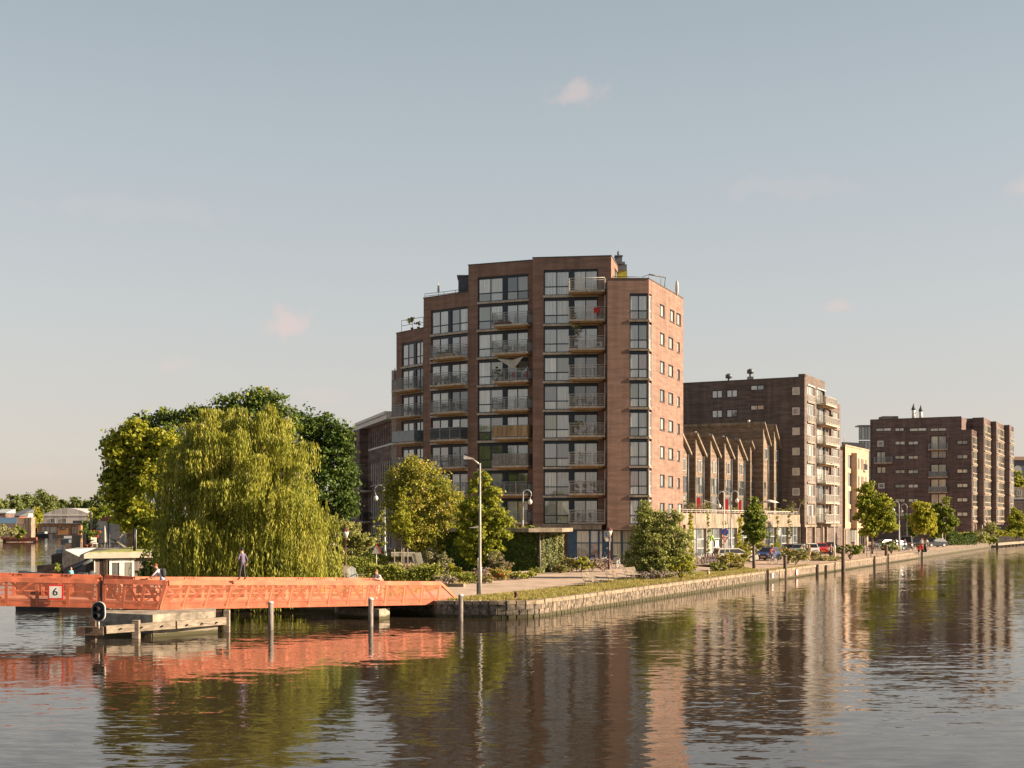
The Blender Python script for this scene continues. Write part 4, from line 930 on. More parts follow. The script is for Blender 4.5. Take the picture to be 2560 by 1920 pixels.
# ================================================================ LEFT BRICK SCHOOL BLOCK
s0 = at(985, 150); sdd = Vector((.296, -.955, 0)); s9 = s0 - sdd * 40
sch = thing('brick_block', TR((-20, 168, GZ)), 'long dark brick building with white overhanging roof edge, left of the tower', 'building')
MC, LC = fmat(s9, s0)
ops = []
rows = ((14.6, 16.6, .34), (9.7, 12.5, .55), (5.6, 8.4, .55), (1.9, 4.4, .55))
for ri, (a, b, wd) in enumerate(rows):
    for i in range(26):
        u_ = LC - 1.3 - i * 1.42
        if abs(i - 11) < 2: continue
        ops.append((u_ - wd, u_ + wd * .4, a, b))
mb = MB(m_brick4); wall(mb, LC, GZ - .1, 17.2, ops, .25); bd = mb.build('wall', sch, MC)
MB(m_brick4).prism([(s9 + Vector((.96, .3, 0)) * .26)[:2], (s0 + Vector((.96, .3, 0)) * .26)[:2], (s0 + Vector((10, 3, 0)))[:2], (s9 + Vector((10, 3, 0)))[:2]], GZ, 17.15).build('wall', sch)
for a, b, c, d_ in ops: window(sch, MC, a + .01, c + .01, b - a - .02, d_ - c - .02, [], [.5] if d_ - c > 2.2 else [], m_white if d_ - c > 2.2 else m_black, m_pane if d_ - c > 2.2 else m_pane2, y=.12, bar=.08, sill=m_white if d_ - c > 2.2 else None)
r_ = MB(m_white, m_grey); r_.box(-1, LC + .9, -1.1, 1.5, 17.2, 17.75); r_.box(LC * .52, LC + .9, -1.3, 1.2, 17.76, 18.1); r_.box(LC * .6, LC, -.06, .1, 14.3, 14.5); r_.build('roof', sch, MC)
t_ = MB(m_brick4); t_.box(LC - 18.6, LC - 16.6, -1.1, .1, GZ, 17.1); t_.build('stair_turret', sch, MC)
for z in (8.9, 4.9): balcony(sch, MC, LC - 16.3, z, 2.2, 1.1, m_black, h=1.1, second=False)
# ================================================================ PLINTH WITH TERRACES, STEPPED HOUSES, DARK BLOCK
P0 = Vector((18.95, 138.2, 0)); PX = Vector((41.1, 180.2, 0)); MPl, LPl = fmat(P0, PX)
pl = thing('shop_plinth', TR((30, 160, GZ)), 'low pale shop building with roof terraces right of the tower', 'building')
pil = [1.5 + 5.7 * i for i in range(9)]; ops = []
for a, b in zip([-4] + pil, pil):
    a = max(a, 0)
    if b - a > 3: ops.append((a + .35, b - .35, GZ + .25, 4.35))
ops.append((pil[7] + .35, LPl - .2, GZ + .25, 4.35)) if LPl - pil[7] > 2 else None
mb = MB(m_concw); wall(mb, LPl, GZ - .1, 4.8, ops, .5); mb.build('wall', pl, MPl)
b = MB(m_concw); b.box(-.6, LPl + .1, .08, .6, 4.801, 6.05); b.build('parapet', pl, MPl)
MB(m_concw).prism([(P0 + Vector((-.5, .3, 0)))[:2], (PX + Vector((-.5, .2, 0)))[:2], (28, 190), (8, 150)], GZ, 6.0).build('deck', pl)
for a, b, c, d_ in ops:
    h_ = (b - a) / 2
    for q in (0, 1):
        window(pl, MPl, a + h_ * q + .02, c, h_ - .04, d_ - c, [.68 if q else .32], [.30, .62] if q else [.62], m_grey if q else m_blue, m_pane2 if q else m_pane, y=.3, bar=.09)
rl = MB(m_steel)
rl.tube([(-.6, .3, 6.45), (LPl, .3, 6.45)], .05, 5); rl.tube([(-.6, .3, 6.25), (LPl, .3, 6.25)], .03, 5)
for i in range(int(LPl / 1.4)): rl.tube([(i * 1.4, .3, 6.0), (i * 1.4, .3, 6.45)], .025, 5)
rl.build('railing', pl, MPl)
sg = MB(cloth((.25, .45, .05), 'lime_sign'), m_white); sg.tube([(8.9, .2, 2.9), (9.5, .2, 3.5), (10.1, .2, 2.9)], .09, 5); sg.cur = 1; sg.box(10.6, 11.8, .2, .22, 2.2, 2.9); sg.build('window_sticker', pl, MPl)
for i, u_ in enumerate((1.5, 7.3, 13.0, 18.9, 24.4, 35.6, 41.2)):
    M = MPl @ Matrix.Translation((u_, -.05, GZ)); t_ = thing('climbing_plant', M, '%s climbing plant on a pillar of the shop fronts, %s from the tower' % (['bright green', 'thin brownish', 'sparse twining', 'thick bright green', 'narrow dark', 'tangled brown-green', 'slim green'][i], ['first', 'second', 'third', 'fourth', 'fifth', 'sixth', 'seventh'][i]), 'climbing plant')
    w_ = (.55, .3, .35, .8, .3, .5, .35)[i]
    put('foliage', leaves([(rnd.uniform(-.15, .15), 0, z, w_, .3, .55) for z in np.arange(.5, 5.1, .7)], 2600 if i in (0, 3) else 900, .09, [l_yel if i in (0, 3) else l_hedge], .15, i, name='foliage'), t_, M)
    MB(m_bark).tube([(0, 0, 0), (.08, .02, 2), (-.05, 0, 4.6)], [.04, .03, .015], 5).build('stem', t_, M)
H0 = P0 + Vector((-.8844, .4667, 0)) * 5
def stepped_house(px, D, zt, zl, ln, dep, label, base=6.02):
    c = at(px, D, 0); M = Matrix(((QD.x, -QN.x, 0, c.x), (QD.y, -QN.y, 0, c.y), (0, 0, 1, 0), (0, 0, 0, 1)))
    t = thing('terraced_house', M @ Matrix.Translation((0, 0, base)), label, 'house', 'stepped houses on the shop roof')
    mb = MB(m_sand); mb.prism([(0, 0), (ln, 0), (ln, dep), (0, dep)], base, [zt, zl, zl, zt]); mb.build('wall', t, M)
    ops_ = [(1.0, 2.1, zl - 2.2, zl - .7), (.5, 1.3, base + 2.6, base + 4.6), (1.5, 2.5, base + 2.6, base + 4.6), (.5, 2.4, base + .2, base + 2.3)]
    for i, (a, b, z0, z1) in enumerate(ops_):
        if b < ln: window(t, M, a, z0, b - a, z1 - z0, [], [.5] if z1 - z0 > 1.6 else [], m_steeld if i else m_grey, m_pane2, y=-.03, bar=.08)
    r = MB(m_concw, m_steeld)
    dz = (zl - zt) / ln; e = .45
    r.v += [(x, y, zt + dz * x + h) for h in (0.01, .32) for x, y in ((-.35, -e), (ln + .4, -e), (ln + .4, dep), (-.35, dep))]
    for q in ((3, 2, 1, 0), (4, 5, 6, 7), (0, 1, 5, 4), (1, 2, 6, 5), (2, 3, 7, 6), (3, 0, 4, 7)): r.face(list(q))
    r.build('roof', t, M)
    MB(m_steeld).tube([(ln - .05, -.1, zl), (ln - .05, -.1, base)], .09, 6).build('downpipe', t, M)
    MB(m_concw).box(.05, .28, -.08, -.004, base, zt - .1).build('corner_post', t, M)
    v = MB(m_white); v.lathe((.6, 2.2, zt - .1), [(.12, 0), (.12, .9), (.2, .95), (.2, 1.1)], 8); v.build('roof_vent', t, M)
hs_ = ['first', 'second', 'third', 'fourth', 'fifth', 'sixth']
for i in range(-1, 5):
    s_ = 17.1 + 5.6 * i; c = H0 + QD * s_; zt = (15.5, 15.5, 15.6, 15.65, 15.7, 15.75)[i + 1]
    stepped_house(CX + c.x * F / c.y, c.y, zt, zt - 2.1, 2.9, 9, 'wood-clad house with sloping roof, %s in the row counted from the tower' % hs_[i + 1])
stepped_house(1907, 176, 18.3, 16.0, 2.4, 13, 'taller wood-clad house with long roof edge at the far end of the row')
stepped_house(1934, 179.3, 18.2, 15.9, 2.2, 3.4, 'narrow tall wood-clad house beside the dark brick wall')
aw = thing('awning', TR(at(1778, 150, 8)), 'pale slanting awning over the roof terrace of the low shops', 'awning'); a_ = MB(creamm, m_steel); a_.quad(at(1757, 152, 7.75), at(1762, 149.5, 7.6), at(1806, 150.5, 6.95), at(1799, 153, 7.1)); a_.quad(at(1757, 152, 7.7), at(1799, 153, 7.05), at(1806, 150.5, 6.9), at(1762, 149.5, 7.55)); a_.build('canopy', aw); MB(m_steel).tube([at(1806, 150.5, 6.9), at(1806, 150.5, 6.1)], .03, 5).tube([at(1762, 149.5, 7.6), at(1762, 149.5, 6.1)], .03, 5).build('pole', aw)
parasol(TR(at(1924, 171.5, 6.05)), m_white, 'open white parasol on the roof terrace in front of the dark brick block', 2.0, False, 1.3)
for px, D in ((1747, 145.5), (1817, 157.3), (1850, 163)):
    t_ = thing('red_door_panel', TR(at(px, D, 6.02)), 'red doorway post on the shop roof terrace, %s' % {1747: 'nearest the tower', 1817: 'in the middle', 1850: 'farthest from the tower'}[px], 'doorway'); q = at(px, D, 6.02); MB(m_red).box(q.x - .2, q.x + .2, D - .05, D + .05, 6.02, 7.9).build('panel', t_)
for i, (px, D, s_) in enumerate(((1722, 141.5, 1.5), (1735, 144, 1.4), (1773, 149, 1.4), (1835, 158, 1.0), (1912, 169, 1.2), (1948, 175, 1.0), (1968, 177, 1.2), (1990, 178.5, 2.4))):
    bush(at(px, D, 6.0), .8 * s_, .6 * s_, 1.0 * s_, 500, .09, [l_olive if i < 2 or i > 6 else l_bush], '%s shrub on the shop roof terrace, %s along from the tower' % (['grey-green', 'dry-looking', 'bright', 'small', 'leafy', 'low', 'rounded', 'tall wispy'][i], hs_[i] if i < 6 else ('seventh', 'eighth')[i - 6]), 'shrub', seed=i + 30)
# dark brick block
K0 = Vector((41.6, 180, 0)); KL = K0 - QN * 25
MK, LK = fmat(KL, K0); bk = thing('dark_brick_block', TR((41.6, 180, GZ)), 'dark brown brick apartment block with small white square windows', 'building')
def kw(px0, px1, y0, y1):
    d = (K0 - KL).normalized(); a, b = upx(KL, d, px0), upx(KL, d, px1); D = (KL + d * a).y
    return a, b, CZ + (HY - y1) * D / F, CZ + (HY - y0) * D / F
ops = [kw(1982, 1998.5, 969.5 + 50.3 * i, 986.5 + 50.3 * i) for i in range(7)]; big = [kw(1779.5, 1806, 976.5, 996), kw(1816, 1843.5, 975, 994), kw(1876, 1910, 963.5, 976.5), kw(1779.5, 1806, 1025.5, 1045), kw(1816, 1843.5, 1024, 1043.5), kw(1876, 1910, 1013, 1026)]
mb = MB(m_brick2); wall(mb, LK, GZ - .1, 25.6, ops + big, .2, caps=False); mb.build('wall', bk, MK)
for a, b, c, d_ in ops: window(bk, MK, a - .05, c - .05, b - a + .1, d_ - c + .1, [], [], m_white, m_pane3, y=-.02, bar=.17)
for a, b, c, d_ in big: window(bk, MK, a, c, b - a, d_ - c, [.5], [], m_navy, m_pane, y=.1, bar=.1)
MB(m_copd).box(0, LK - .9, -.05, .5, 25.6, 25.72).build('coping', bk, MK)
dK = QD; t1 = 11.6; t2 = 21.4; K1 = K0 + QD * t1; K2 = K0 + QD * t2
MK2, _ = fmat(K0, K2)
lev = [4.86 + 2.9 * k for k in range(8)]
ku = lambda px: upx(K0, QD, px)
c1 = (ku(2018), ku(2036)); c2 = (ku(2043.5), ku(2078)); c3 = (ku(2084), ku(2096.5)); c2b = (ku(2042), ku(2058))
mb = MB(m_brick2); wall(mb, t1, 4.3, 26.1, [(c1[0], c1[1], 4.9, 24.6)] + [(c2b[0], t1 - .02, 22.3, 24.6), (c2[0], t1 - .02, 4.9, 22.1)], .3, caps=False); mb.build('wall', bk, MK2)
mb = MB(m_brick2); wall(mb, t2 - t1, 4.3, 23.4, [(.001, c2[1] - t1, 4.9, 22.1), (c3[0] - t1, c3[1] - t1, 4.9, 22.0)], .3, caps=False); mb.build('wall', bk, MK2 @ Matrix.Translation((t1, 0, 0)))
bd = MB(m_brick2); bd.prism([(K0 - QN * .31 + QD * .31)[:2], (K1 - QN * .31)[:2], (K1 - QN * 25)[:2], (KL + QD * .31)[:2]], GZ, 25.5); bd.prism([(K1 - QN * .31)[:2], (K2 - QN * .31)[:2], (K2 - QN * 25)[:2], (K1 - QN * 25)[:2]], GZ, 23.3); bd.prism([(K0)[:2], (K0 + QD * .5)[:2], (K0 + QD * .5 - QN * .9)[:2], (K0 - QN * .9)[:2]], 25.6, 26.1); bd.build('wall', bk)
for k, z in enumerate(lev):
    if k < 7:
        window(bk, MK2, c1[0] + .02, z + .1, c1[1] - c1[0] - .04, 2.55, [.35, .68], [], m_grey, m_pane4 if k % 2 else m_pane, y=.15, bar=.1)
        MB(m_concw).box(c1[0] - .1, c1[1] + .1, -.15, .1, z - .12, z + .06).build('sill_slab', bk, MK2)
        put('railing', rail_mesh(c1[1] - c1[0] - .1, .12, 1.0, m_steel, False, .12), bk, MK2 @ Matrix.Translation((c1[0] + .05, 0, z)))
    if k < 6:
        window(bk, MK2, c2[0] + .1, z + .1, c2[1] - c2[0] - 2.6, 2.6, [.3, .6], [], m_grey, m_pane2 if k % 2 else m_pane, y=.2, bar=.1)
        window(bk, MK2, c3[0] + .02, z + .1, c3[1] - c3[0] - .04, 2.55, [.35, .68], [], m_grey, m_pane4, y=.15, bar=.1)
        MB(m_concw).box(c3[0] - .1, c3[1] + .1, -.15, .1, z - .12, z + .06).build('sill_slab', bk, MK2); put('railing', rail_mesh(c3[1] - c3[0] - .1, .12, 1.0, m_steel, False, .12), bk, MK2 @ Matrix.Translation((c3[0] + .05, 0, z)))
    if k < 7: balcony(bk, MK2, c2[0] - .1, z - .1, (c2[1] - c2[0]) * (1 if k < 6 else .8), 1.3, m_steel, h=1.1, second=False)
window(bk, MK2, c2b[0] + .1, 22.4, 2.8, 2.2, [.5], [], m_grey, m_pane, y=.15)
MB(m_white, m_steel).box(c1[0], c1[1], -.12, .05, 24.62, 24.75).box(c2b[0], t1, -.12, .05, 24.62, 24.75).build('sun_blind_case', bk, MK2)
for x in (c1[0] + .9, c2[0] + .9, c3[0] + .5): MB(m_steel).tube([(x, -.4, GZ), (x, -.4, 21)], .045, 6).build('downpipe', bk, MK2)
for x in (.7, 5.6, 10.4, 12.8): MB(m_concw).box(x, x + .5, -.05, .45, GZ, 4.28).build('column', bk, MK2)
MB(m_concw).box(0, t2, -.06, .4, 4.29, 4.6).build('concrete_band', bk, MK2)
for a, b in ((1.3, 5.5), (6.2, 10.3), (13.4, 17), (17.2, 21)): window(bk, MK2, a, GZ + .1, b - a, 3.3, [.5], [.6], m_grill if a > 13 else m_grey, m_pane if a < 13 else m_pane4, y=.5, bar=.12)
for px, D, h_ in ((1822, 189, 1.2), (1876, 185.6, 1.6)):
    v = MB(m_steeld); q = at(px, D, 25.5); v.box(q.x - .4, q.x + .4, D - .3, D + .5, 25.5, 25.5 + h_ * .5); v.tube([(q.x, D, 25.5), (q.x, D, 25.5 + h_ * 1.2)], .18, 8); v.lathe((q.x, D, 25.5 + h_ * .8), [(.5, 0), (.5, .5), (.15, .7)], 8); v.build('roof_vent', bk)
v = MB(m_concw); q = at(1830, 189.3, 25.5); v.box(q.x - 1.7, q.x + 1.9, 189, 192, 25.5, 26.05); v.build('roof_box', bk)
gs = thing('glazed_gallery', TR(at(1718, 190)), 'narrow strip of glazed galleries between the tower and the dark brick block', 'building')
for z in (5, 7.9, 10.8, 13.7, 16.6, 19.5): window(gs, TR(at(1700, 191, 0)), 0, z, 1.7, 2.6, [.5], [.4], m_grey, m_pane, y=0, bar=.15)
MB(m_slate).box(at(1700, 191).x, at(1725, 191).x, 191.3, 196, GZ, 22.4).build('wall', gs)
for i, (k, f_, kd) in enumerate(((6, .2, 'green'), (5, .6, 'dark'), (4, .3, 'red'), (4, .75, 'pink'), (3, .6, 'green'), (2, .4, 'dark'), (1, .5, 'green'), (0, .5, 'spiky'), (0, .2, 'dark'))):
    potted(MK2 @ Matrix.Translation((c2[0] + (c2[1] - c2[0]) * f_, -.8, lev[k] + .15)), kd, '%s potted plant on the %s balcony of the dark brick block' % ({'green': 'leafy', 'dark': 'dark bushy', 'red': 'red-flowering', 'pink': 'pink-flowering', 'spiky': 'wispy'}[kd], floorn(k)), 1.5, i)
# cream block
cB = K0 + QD * 24.7; cE = K0 + QD * 42; MCb, LCb = fmat(cB, cE)
cr_ = thing('cream_block', TR(cB + Vector((0, 0, GZ))), 'sunlit cream apartment building with small balconies between the two dark brick blocks', 'building')
ops = []
for k in range(4):
    z = 4.7 + 2.9 * k
    for a, b, zl, zh in ((1.8, 4.4, .2, 2.4), (6.2, 7.0, .3, 1.9), (9.0, 11.0, .0, 2.4), (12.6, 13.4, .5, 2.1), (14.6, 15.4, .5, 2.1)): ops.append((a, b, z + zl, z + zh))
mb = MB(m_cream); wall(mb, LCb, 4.0, 17.1, ops, .3, caps=False); mb.build('wall', cr_, MCb)
MB(m_cream, m_brick2).prism([(cB - QN * .31)[:2], (cE - QN * .31)[:2], (cE - QN * 12)[:2], (cB - QN * 12)[:2]], GZ, 17.05).build('wall', cr_)
for a, b, c, d_ in ops: window(cr_, MCb, a + .01, c + .01, b - a - .02, d_ - c - .02, [.5] if b - a > 1.5 else [], [], m_grey, m_pane2 if b - a < 1 else m_pane4, y=.2, bar=.1)
for k in range(4): balcony(cr_, MCb, 8.9, 4.6 + 2.9 * k, 2.4, 1.1, m_steeld, h=1.0, second=False)
MB(m_cream).box(-.1, LCb + .1, -.08, .3, 17.1, 17.35).build('coping', cr_, MCb)
MB(m_brick2, m_cream).box(-3.2, -.01, .4, 8, GZ, 16.4).build('wall', cr_, MCb)
for a, b in ((.4, 3.4), (4.2, 8.2), (13.2, 14.8)): window(cr_, MCb, a, GZ + .05, b - a, 2.9, [.33, .66], [], m_grill, m_pane4 if a < 9 else m_pane2, y=.02, bar=.1)
window(cr_, MCb, 10.2, GZ + .05, 1.5, 2.7, [], [], m_navy, m_pane2, y=.02, name='door')
MB(m_cream).box(0, LCb, .1, .5, GZ, 3.99).build('wall', cr_, MCb)
MB(m_cream).box(4.3, 8.9, -.9, -.001, 4.0, 16.2).build('oriel', cr_, MCb)
for k in range(4):
    for a in (5.0, 7.3): window(cr_, MCb, a, 4.8 + 2.9 * k, .8, 1.9, [], [], m_grey, m_pane2, y=-.93, bar=.08)
# glass stair tower and slate roof behind
gt = thing('glass_stair_tower', TR(at(2160, 262)), 'glass stair tower with thin dark frames against the left wall of the far brick block', 'tower')
Mt = TR(at(2147, 262, 0))
for z in (13.5, 16.2, 19.0, 21.9): window(gt, Mt, 0, z, 2.5, 2.7, [.2, .5, .75], [], m_steeld, m_pane4, y=0, bar=.12)
MB(m_steeld).box(0, 2.5, .1, 3, GZ, 13.5).box(0, 2.5, -.1, 3, 24.7, 24.95).tube([(0, .3, 14), (2.5, .3, 17)], .08, 5).build('frame', gt, Mt)
sr = thing('slate_roofed_house', TR(at(2120, 235)), 'dark slate roof behind the cream apartment building', 'house'); MB(m_slate).prism([at(2104, 232)[:2], at(2160, 232)[:2], at(2160, 242)[:2], at(2104, 242)[:2]], GZ, [19.6, 19.4, 19.4, 19.6]).build('roof', sr)
MB(m_steel).tube([at(2110.5, 231.9, 19.4), at(2110.5, 231.9, 21.2)], .05, 5).build('chimney', sr)
# ================================================================ FAR BRICK BLOCK
J0 = Vector((91.9, 253, 0)); JL = J0 - QN * 20; MJ, LJ = fmat(JL, J0); dJ = (J0 - JL).normalized()
fb = thing('far_brick_block', TR(J0 + Vector((0, 0, GZ))), 'red-brown brick apartment block with rows of low wide windows at the right', 'building')
def jw(px0, px1, y0, y1):
    a, b = upx(JL, dJ, px0), upx(JL, dJ, px1); D = (JL + dJ * ((a + b) / 2)).y; return a, b, CZ + (HY - y1) * D / F, CZ + (HY - y0) * D / F
lowz = []
for i in range(6):
    y = 1102.5 + 35.9 * i
    for a, b in ((2237, 2263), (2270, 2296)): lowz.append(jw(a, b, y, y + 10))
    lowz.append(jw(2392, 2420, y - 2, y + 9))
strip = [jw(a, b, 1069.5, 1078.5) for a, b in ((2189, 2229), (2237, 2261), (2273, 2317), (2325, 2367))]
mids = [jw(2326, 2366, 1089 + d, 1089 + d + h_) for d, h_ in ((0, 35), (37, 20), (71, 33), (108, 34), (145, 34), (181, 34))]
lft = [jw(2190, 2214, 1128.5, 1158), jw(2191, 2215, 1166, 1184)]; sq = [jw(2195, 2208, 1103, 1115), jw(2197, 2210, 1209, 1220)]
mb = MB(m_brick3); z1 = 26.0; u1 = upx(JL, dJ, 2403); u2 = LJ
allw = lowz + strip + mids + lft + sq
wall(mb, u1, GZ - .1, z1, [o for o in allw if o[1] < u1], .35, caps=False); wall(mb, 1e-3 + u2 - u1, GZ - .1, 23.4, [], .3, caps=False) if 0 else None
mb.build('wall', fb, MJ)
mb = MB(m_brick3); wall(mb, u2 - u1, GZ - .1, 23.4, [], .3, caps=False); mb.build('wall', fb, MJ @ Matrix.Translation((u1, 0, 0)))
for o in lowz + strip:
    a, b, c, d_ = o; rec = b < u1
    window(fb, MJ, a + .01, c + .01, b - a - .02, d_ - c - .02, [.5], [], m_navy, m_pane3, y=.04 if rec else -.06, bar=.11)
for i, (a, b, c, d_) in enumerate(mids + lft[:1] + lft[1:]): window(fb, MJ, a + .01, c + .01, b - a - .02, d_ - c - .02, [.5], [], m_navy, m_pane3, y=.25, bar=.14)
for a, b, c, d_ in sq: window(fb, MJ, a - .1, c - .1, b - a + .2, d_ - c + .2, [], [], m_white, m_pane2, y=-.02, bar=.22)
for i in (0, 2, 3): a, b, c, d_ = mids[i]; balcony(fb, MJ, a - .3, c - .15, b - a + .6, .9, m_grey, h=1.0, second=False, solid=m_glass_r if i else None)
a, b, c, d_ = lft[0]; balcony(fb, MJ, a - .3, c - .15, 3.6, .9, m_grey, h=1.1, second=False)
bd = MB(m_brick3); bd.prism([(JL - Vector((-.17, .3, 0)) + QD * .7)[:2], (J0 - QN * 2.0 + QD * .36)[:2], (J0 - QN * 2 + QD * 30)[:2], (JL + QD * 30)[:2]], GZ, z1 - .05)
bd.prism([(J0 - QN * 2.0 + QD * .31)[:2], (J0 + QD * .31)[:2], (J0 + QD * 7.4)[:2], (J0 - QN * 2 + QD * 7.4)[:2]], GZ, 23.35); bd.build('wall', fb)
MB(m_copd).box(0, u1, -.05, .4, z1, z1 + .12).build('coping', fb, MJ)
# stepped water side of the far block
pos = J0.copy(); segs = [(7.4, 1.3, 23.4, 0), (10.8, 1.1, 26.3, 1), (13.5, 1.1, 26.2, 1), (8, 0, 26.3, 1)]
for i, (ln, st, zt, _) in enumerate(segs):
    e = pos + QD * ln; Mx, Lx = fmat(pos, e)
    ops = [(.7, Lx - .25, 5.0, zt - 1.3)]
    mb = MB(m_brick3); wall(mb, Lx, 4.3 if i else GZ, zt, ops, .3, caps=False); mb.build('wall', fb, Mx)
    if i:
        MB(m_brick3).prism([(pos + QD * .31)[:2], (e)[:2], (e - QN * 6)[:2], (pos - QN * 6 + QD * .31)[:2]], 4.3, zt - .1).build('wall', fb)
        Mf, Lf = fmat(pos - QN * 2.2, pos); mb = MB(m_brick3); wall(mb, Lf, 4.3, zt, [], .2, caps=False); mb.build('wall', fb, Mf)
    z = 5.05; k = 0
    while z + 2.7 < zt - 1.0:
        nw = 1 if Lx < 9 else 2
        for q in range(nw):
            ww = (Lx - 1.0) / nw; window(fb, Mx, .72 + ww * q, z, ww - .3 * (nw > 1), 2.62, [.3, .62], [.38], m_concw, m_pane2 if (k + q) % 2 else m_pane, y=-.02, bar=.2)
        MB(m_concw).box(.55, Lx - .1, -.2, .12, z - .24, z - .02).build('sill_slab', fb, Mx); z += 2.9; k += 1
    pos = e + QN * st
for s_ in (.8, 5, 9, 14, 19, 24): q = J0 + QD * s_ + QN * (0 if s_ < 7 else 1.2); MB(m_concw).tube([(q.x, q.y, GZ), (q.x, q.y, 4.4)], .3, 8).build('column', fb)
for px, h_ in ((2284, 3.4), (2302, 2.9)):
    q = at(px, 262, z1); v = MB(m_white, m_slate); v.tube([(q.x, q.y, z1 - .1), (q.x, q.y, z1 + h_ * .62)], .36, 10); v.cur = 1; v.lathe((q.x, q.y, z1 + h_ * .62), [(.5, 0), (.42, .3), (.2, .8), (.05, 1.3)], 8); v.build('chimney', fb)
q = at(2218, 262, z1); MB(m_copd, m_concw).box(q.x - .9, q.x + 2.3, 262, 265, z1, z1 + .8).build('roof_box', fb)
# beyond it on the right
rb = thing('office_building', TR(at(2540, 420)), 'dark office front with a round window beyond the far brick block at the right edge', 'building')
Mr = TR(at(2514, 420, 0)); MB(m_slate).box(0, 14, 0, 8, GZ, 25.2).build('wall', rb, Mr); b_ = MB(m_cream); b_.box(-.2, 14, -.5, 8, 25.2, 26.3); b_.box(0, 14, -.3, -.01, 17, 19.3); b_.build('roof', rb, Mr)
b_ = MB(m_grey, m_pane4); b_.tube([(3.9, -.25, 22), (3.9, -.01, 22)], 1.35, 20); b_.build('round_window', rb, Mr); MB(m_grey).box(-.5, 1.9, 1, 5, 26.3, 28.1).build('roof_box', rb, Mr)
wh = thing('white_house', TR(at(2528, 330)), 'pale plain house with flat roof at the right edge behind the brick block', 'house'); Mh = TR(at(2513, 330, 0)); MB(m_grey).box(0, 2.3, 0, 4, 11, 16.4).box(0, 2.9, -.05, 3, 16.4, 16.6).build('wall', wh, Mh)
MB(m_concw).box(2.31, 9, .5, 4, 11, 13.9).build('wall', wh, Mh); window(wh, Mh, 3.2, 11.6, 1.2, 1.6, [.5], [], m_white, m_pane2, y=.4)
MB(m_brick2, m_grey).box(0, 3.6, -6, 3, GZ, 10.6).build('brick_wall', wh, Mh); MB(m_grey).box(-.1, 3.8, -6.1, 3, 10.61, 11.0).box(3.61, 4.2, -6, 3, GZ, 10.6).build('roof_edge', wh, Mh)
MB(m_cream).box(4.21, 9, -6, 3, GZ, 10.9).build('wall', wh, Mh)
window(wh, Mh, 4.8, 7.8, 1.6, 1.6, [.5], [], m_white, m_pane2, y=-6.1); window(wh, Mh, 4.8, 4.8, 1.6, 1.6, [.5], [], m_white, m_pane2, y=-6.1)
# ================================================================ BRIDGE
mm = bpy.data.materials.new('perforated_orange_sheet'); mm.use_nodes = True; n = mm.node_tree.nodes; l = mm.node_tree.links
pb = n['Principled BSDF']; pb.inputs['Base Color'].default_value = (.56, .18, .10, 1); pb.inputs['Roughness'].default_value = .55
_s = n.new('ShaderNodeNewGeometry'); _m = n.new('ShaderNodeMapping'); _m.inputs['Scale'].default_value = (2.2, 2.2, .35); l.new(_s.outputs['Position'], _m.inputs[0]); _n = n.new('ShaderNodeTexNoise'); _n.inputs['Scale'].default_value = 1.3; _n.inputs['Detail'].default_value = 5; l.new(_m.outputs[0], _n.inputs['Vector'])
_r = n.new('ShaderNodeValToRGB'); _r.color_ramp.elements[0].position = .35; _r.color_ramp.elements[0].color = (.62, .19, .095, 1); _r.color_ramp.elements[1].position = .7; _r.color_ramp.elements[1].color = (.42, .12, .06, 1); l.new(_n.outputs[0], _r.inputs[0]); l.new(_r.outputs[0], pb.inputs['Base Color'])
tr_ = n.new('ShaderNodeBsdfTransparent'); ms = n.new('ShaderNodeMixShader'); ms.inputs[0].default_value = .42
l.new(tr_.outputs[0], ms.inputs[1]); l.new(pb.outputs[0], ms.inputs[2]); l.new(ms.outputs[0], n['Material Output'].inputs[0])
br = thing('footbridge', TR((-14, 66, 1.2)), 'long coral-orange steel footbridge with perforated sheet railings crossing the water', 'bridge')
def V3(x, y, z): return Vector((x, y, z))
near = [(V3(-46, 56.86, 1.83), V3(-46, 56.86, 3.12)), (V3(-19.75, 60.4, 1.12), V3(-19.75, 60.4, 2.41)), (V3(-19.45, 60.38, 1.1), V3(-19.45, 60.38, 2.41)), (V3(-16.95, 60.58, 1.02), V3(-16.55, 60.58, 2.35)), (V3(-16.85, 60.62, 1.01), V3(-16.45, 60.66, 2.33)), (V3(-4.05, 69.5, .66), V3(-3.95, 69.5, 1.87))]
far_ = [(V3(-46, 60.9, 2.0), V3(-46, 60.9, 3.15)), (V3(-20.9, 64.3, 1.3), V3(-20.9, 64.3, 2.45)), (V3(-20.6, 64.2, 1.3), V3(-20.6, 64.2, 2.45)), (V3(-18.95, 63.4, 1.25), V3(-18.95, 63.4, 2.4)), (V3(-18.9, 63.35, 1.25), V3(-18.9, 63.35, 2.4)), (V3(-7.4, 72.1, .85), V3(-7.4, 72.1, 1.93))]
dk = MB(m_deck, m_orange)
for i in (0, 2, 4):
    a, b = near[i][0], near[i + 1][0]; c, d = far_[i + 1][0], far_[i][0]; up = Vector((0, 0, .26))
    aa, bb, cc, dd = a + up, b + up, Vector((c.x, c.y, b.z)) + up, Vector((d.x, d.y, a.z)) + up
    dk.cur = 0; dk.quad(aa, bb, cc, dd); dk.cur = 1; lo = Vector((0, 0, -.22)); dk.quad(dd + lo, cc + lo, bb + lo, aa + lo); dk.quad(aa + lo, bb + lo, bb, aa); dk.quad(cc + lo, dd + lo, dd, cc)
    dk.quad(bb + lo, cc + lo, cc, bb); dk.quad(dd + lo, aa + lo, aa, dd)
a, b = near[5][0], far_[5][0]; dk.cur = 0
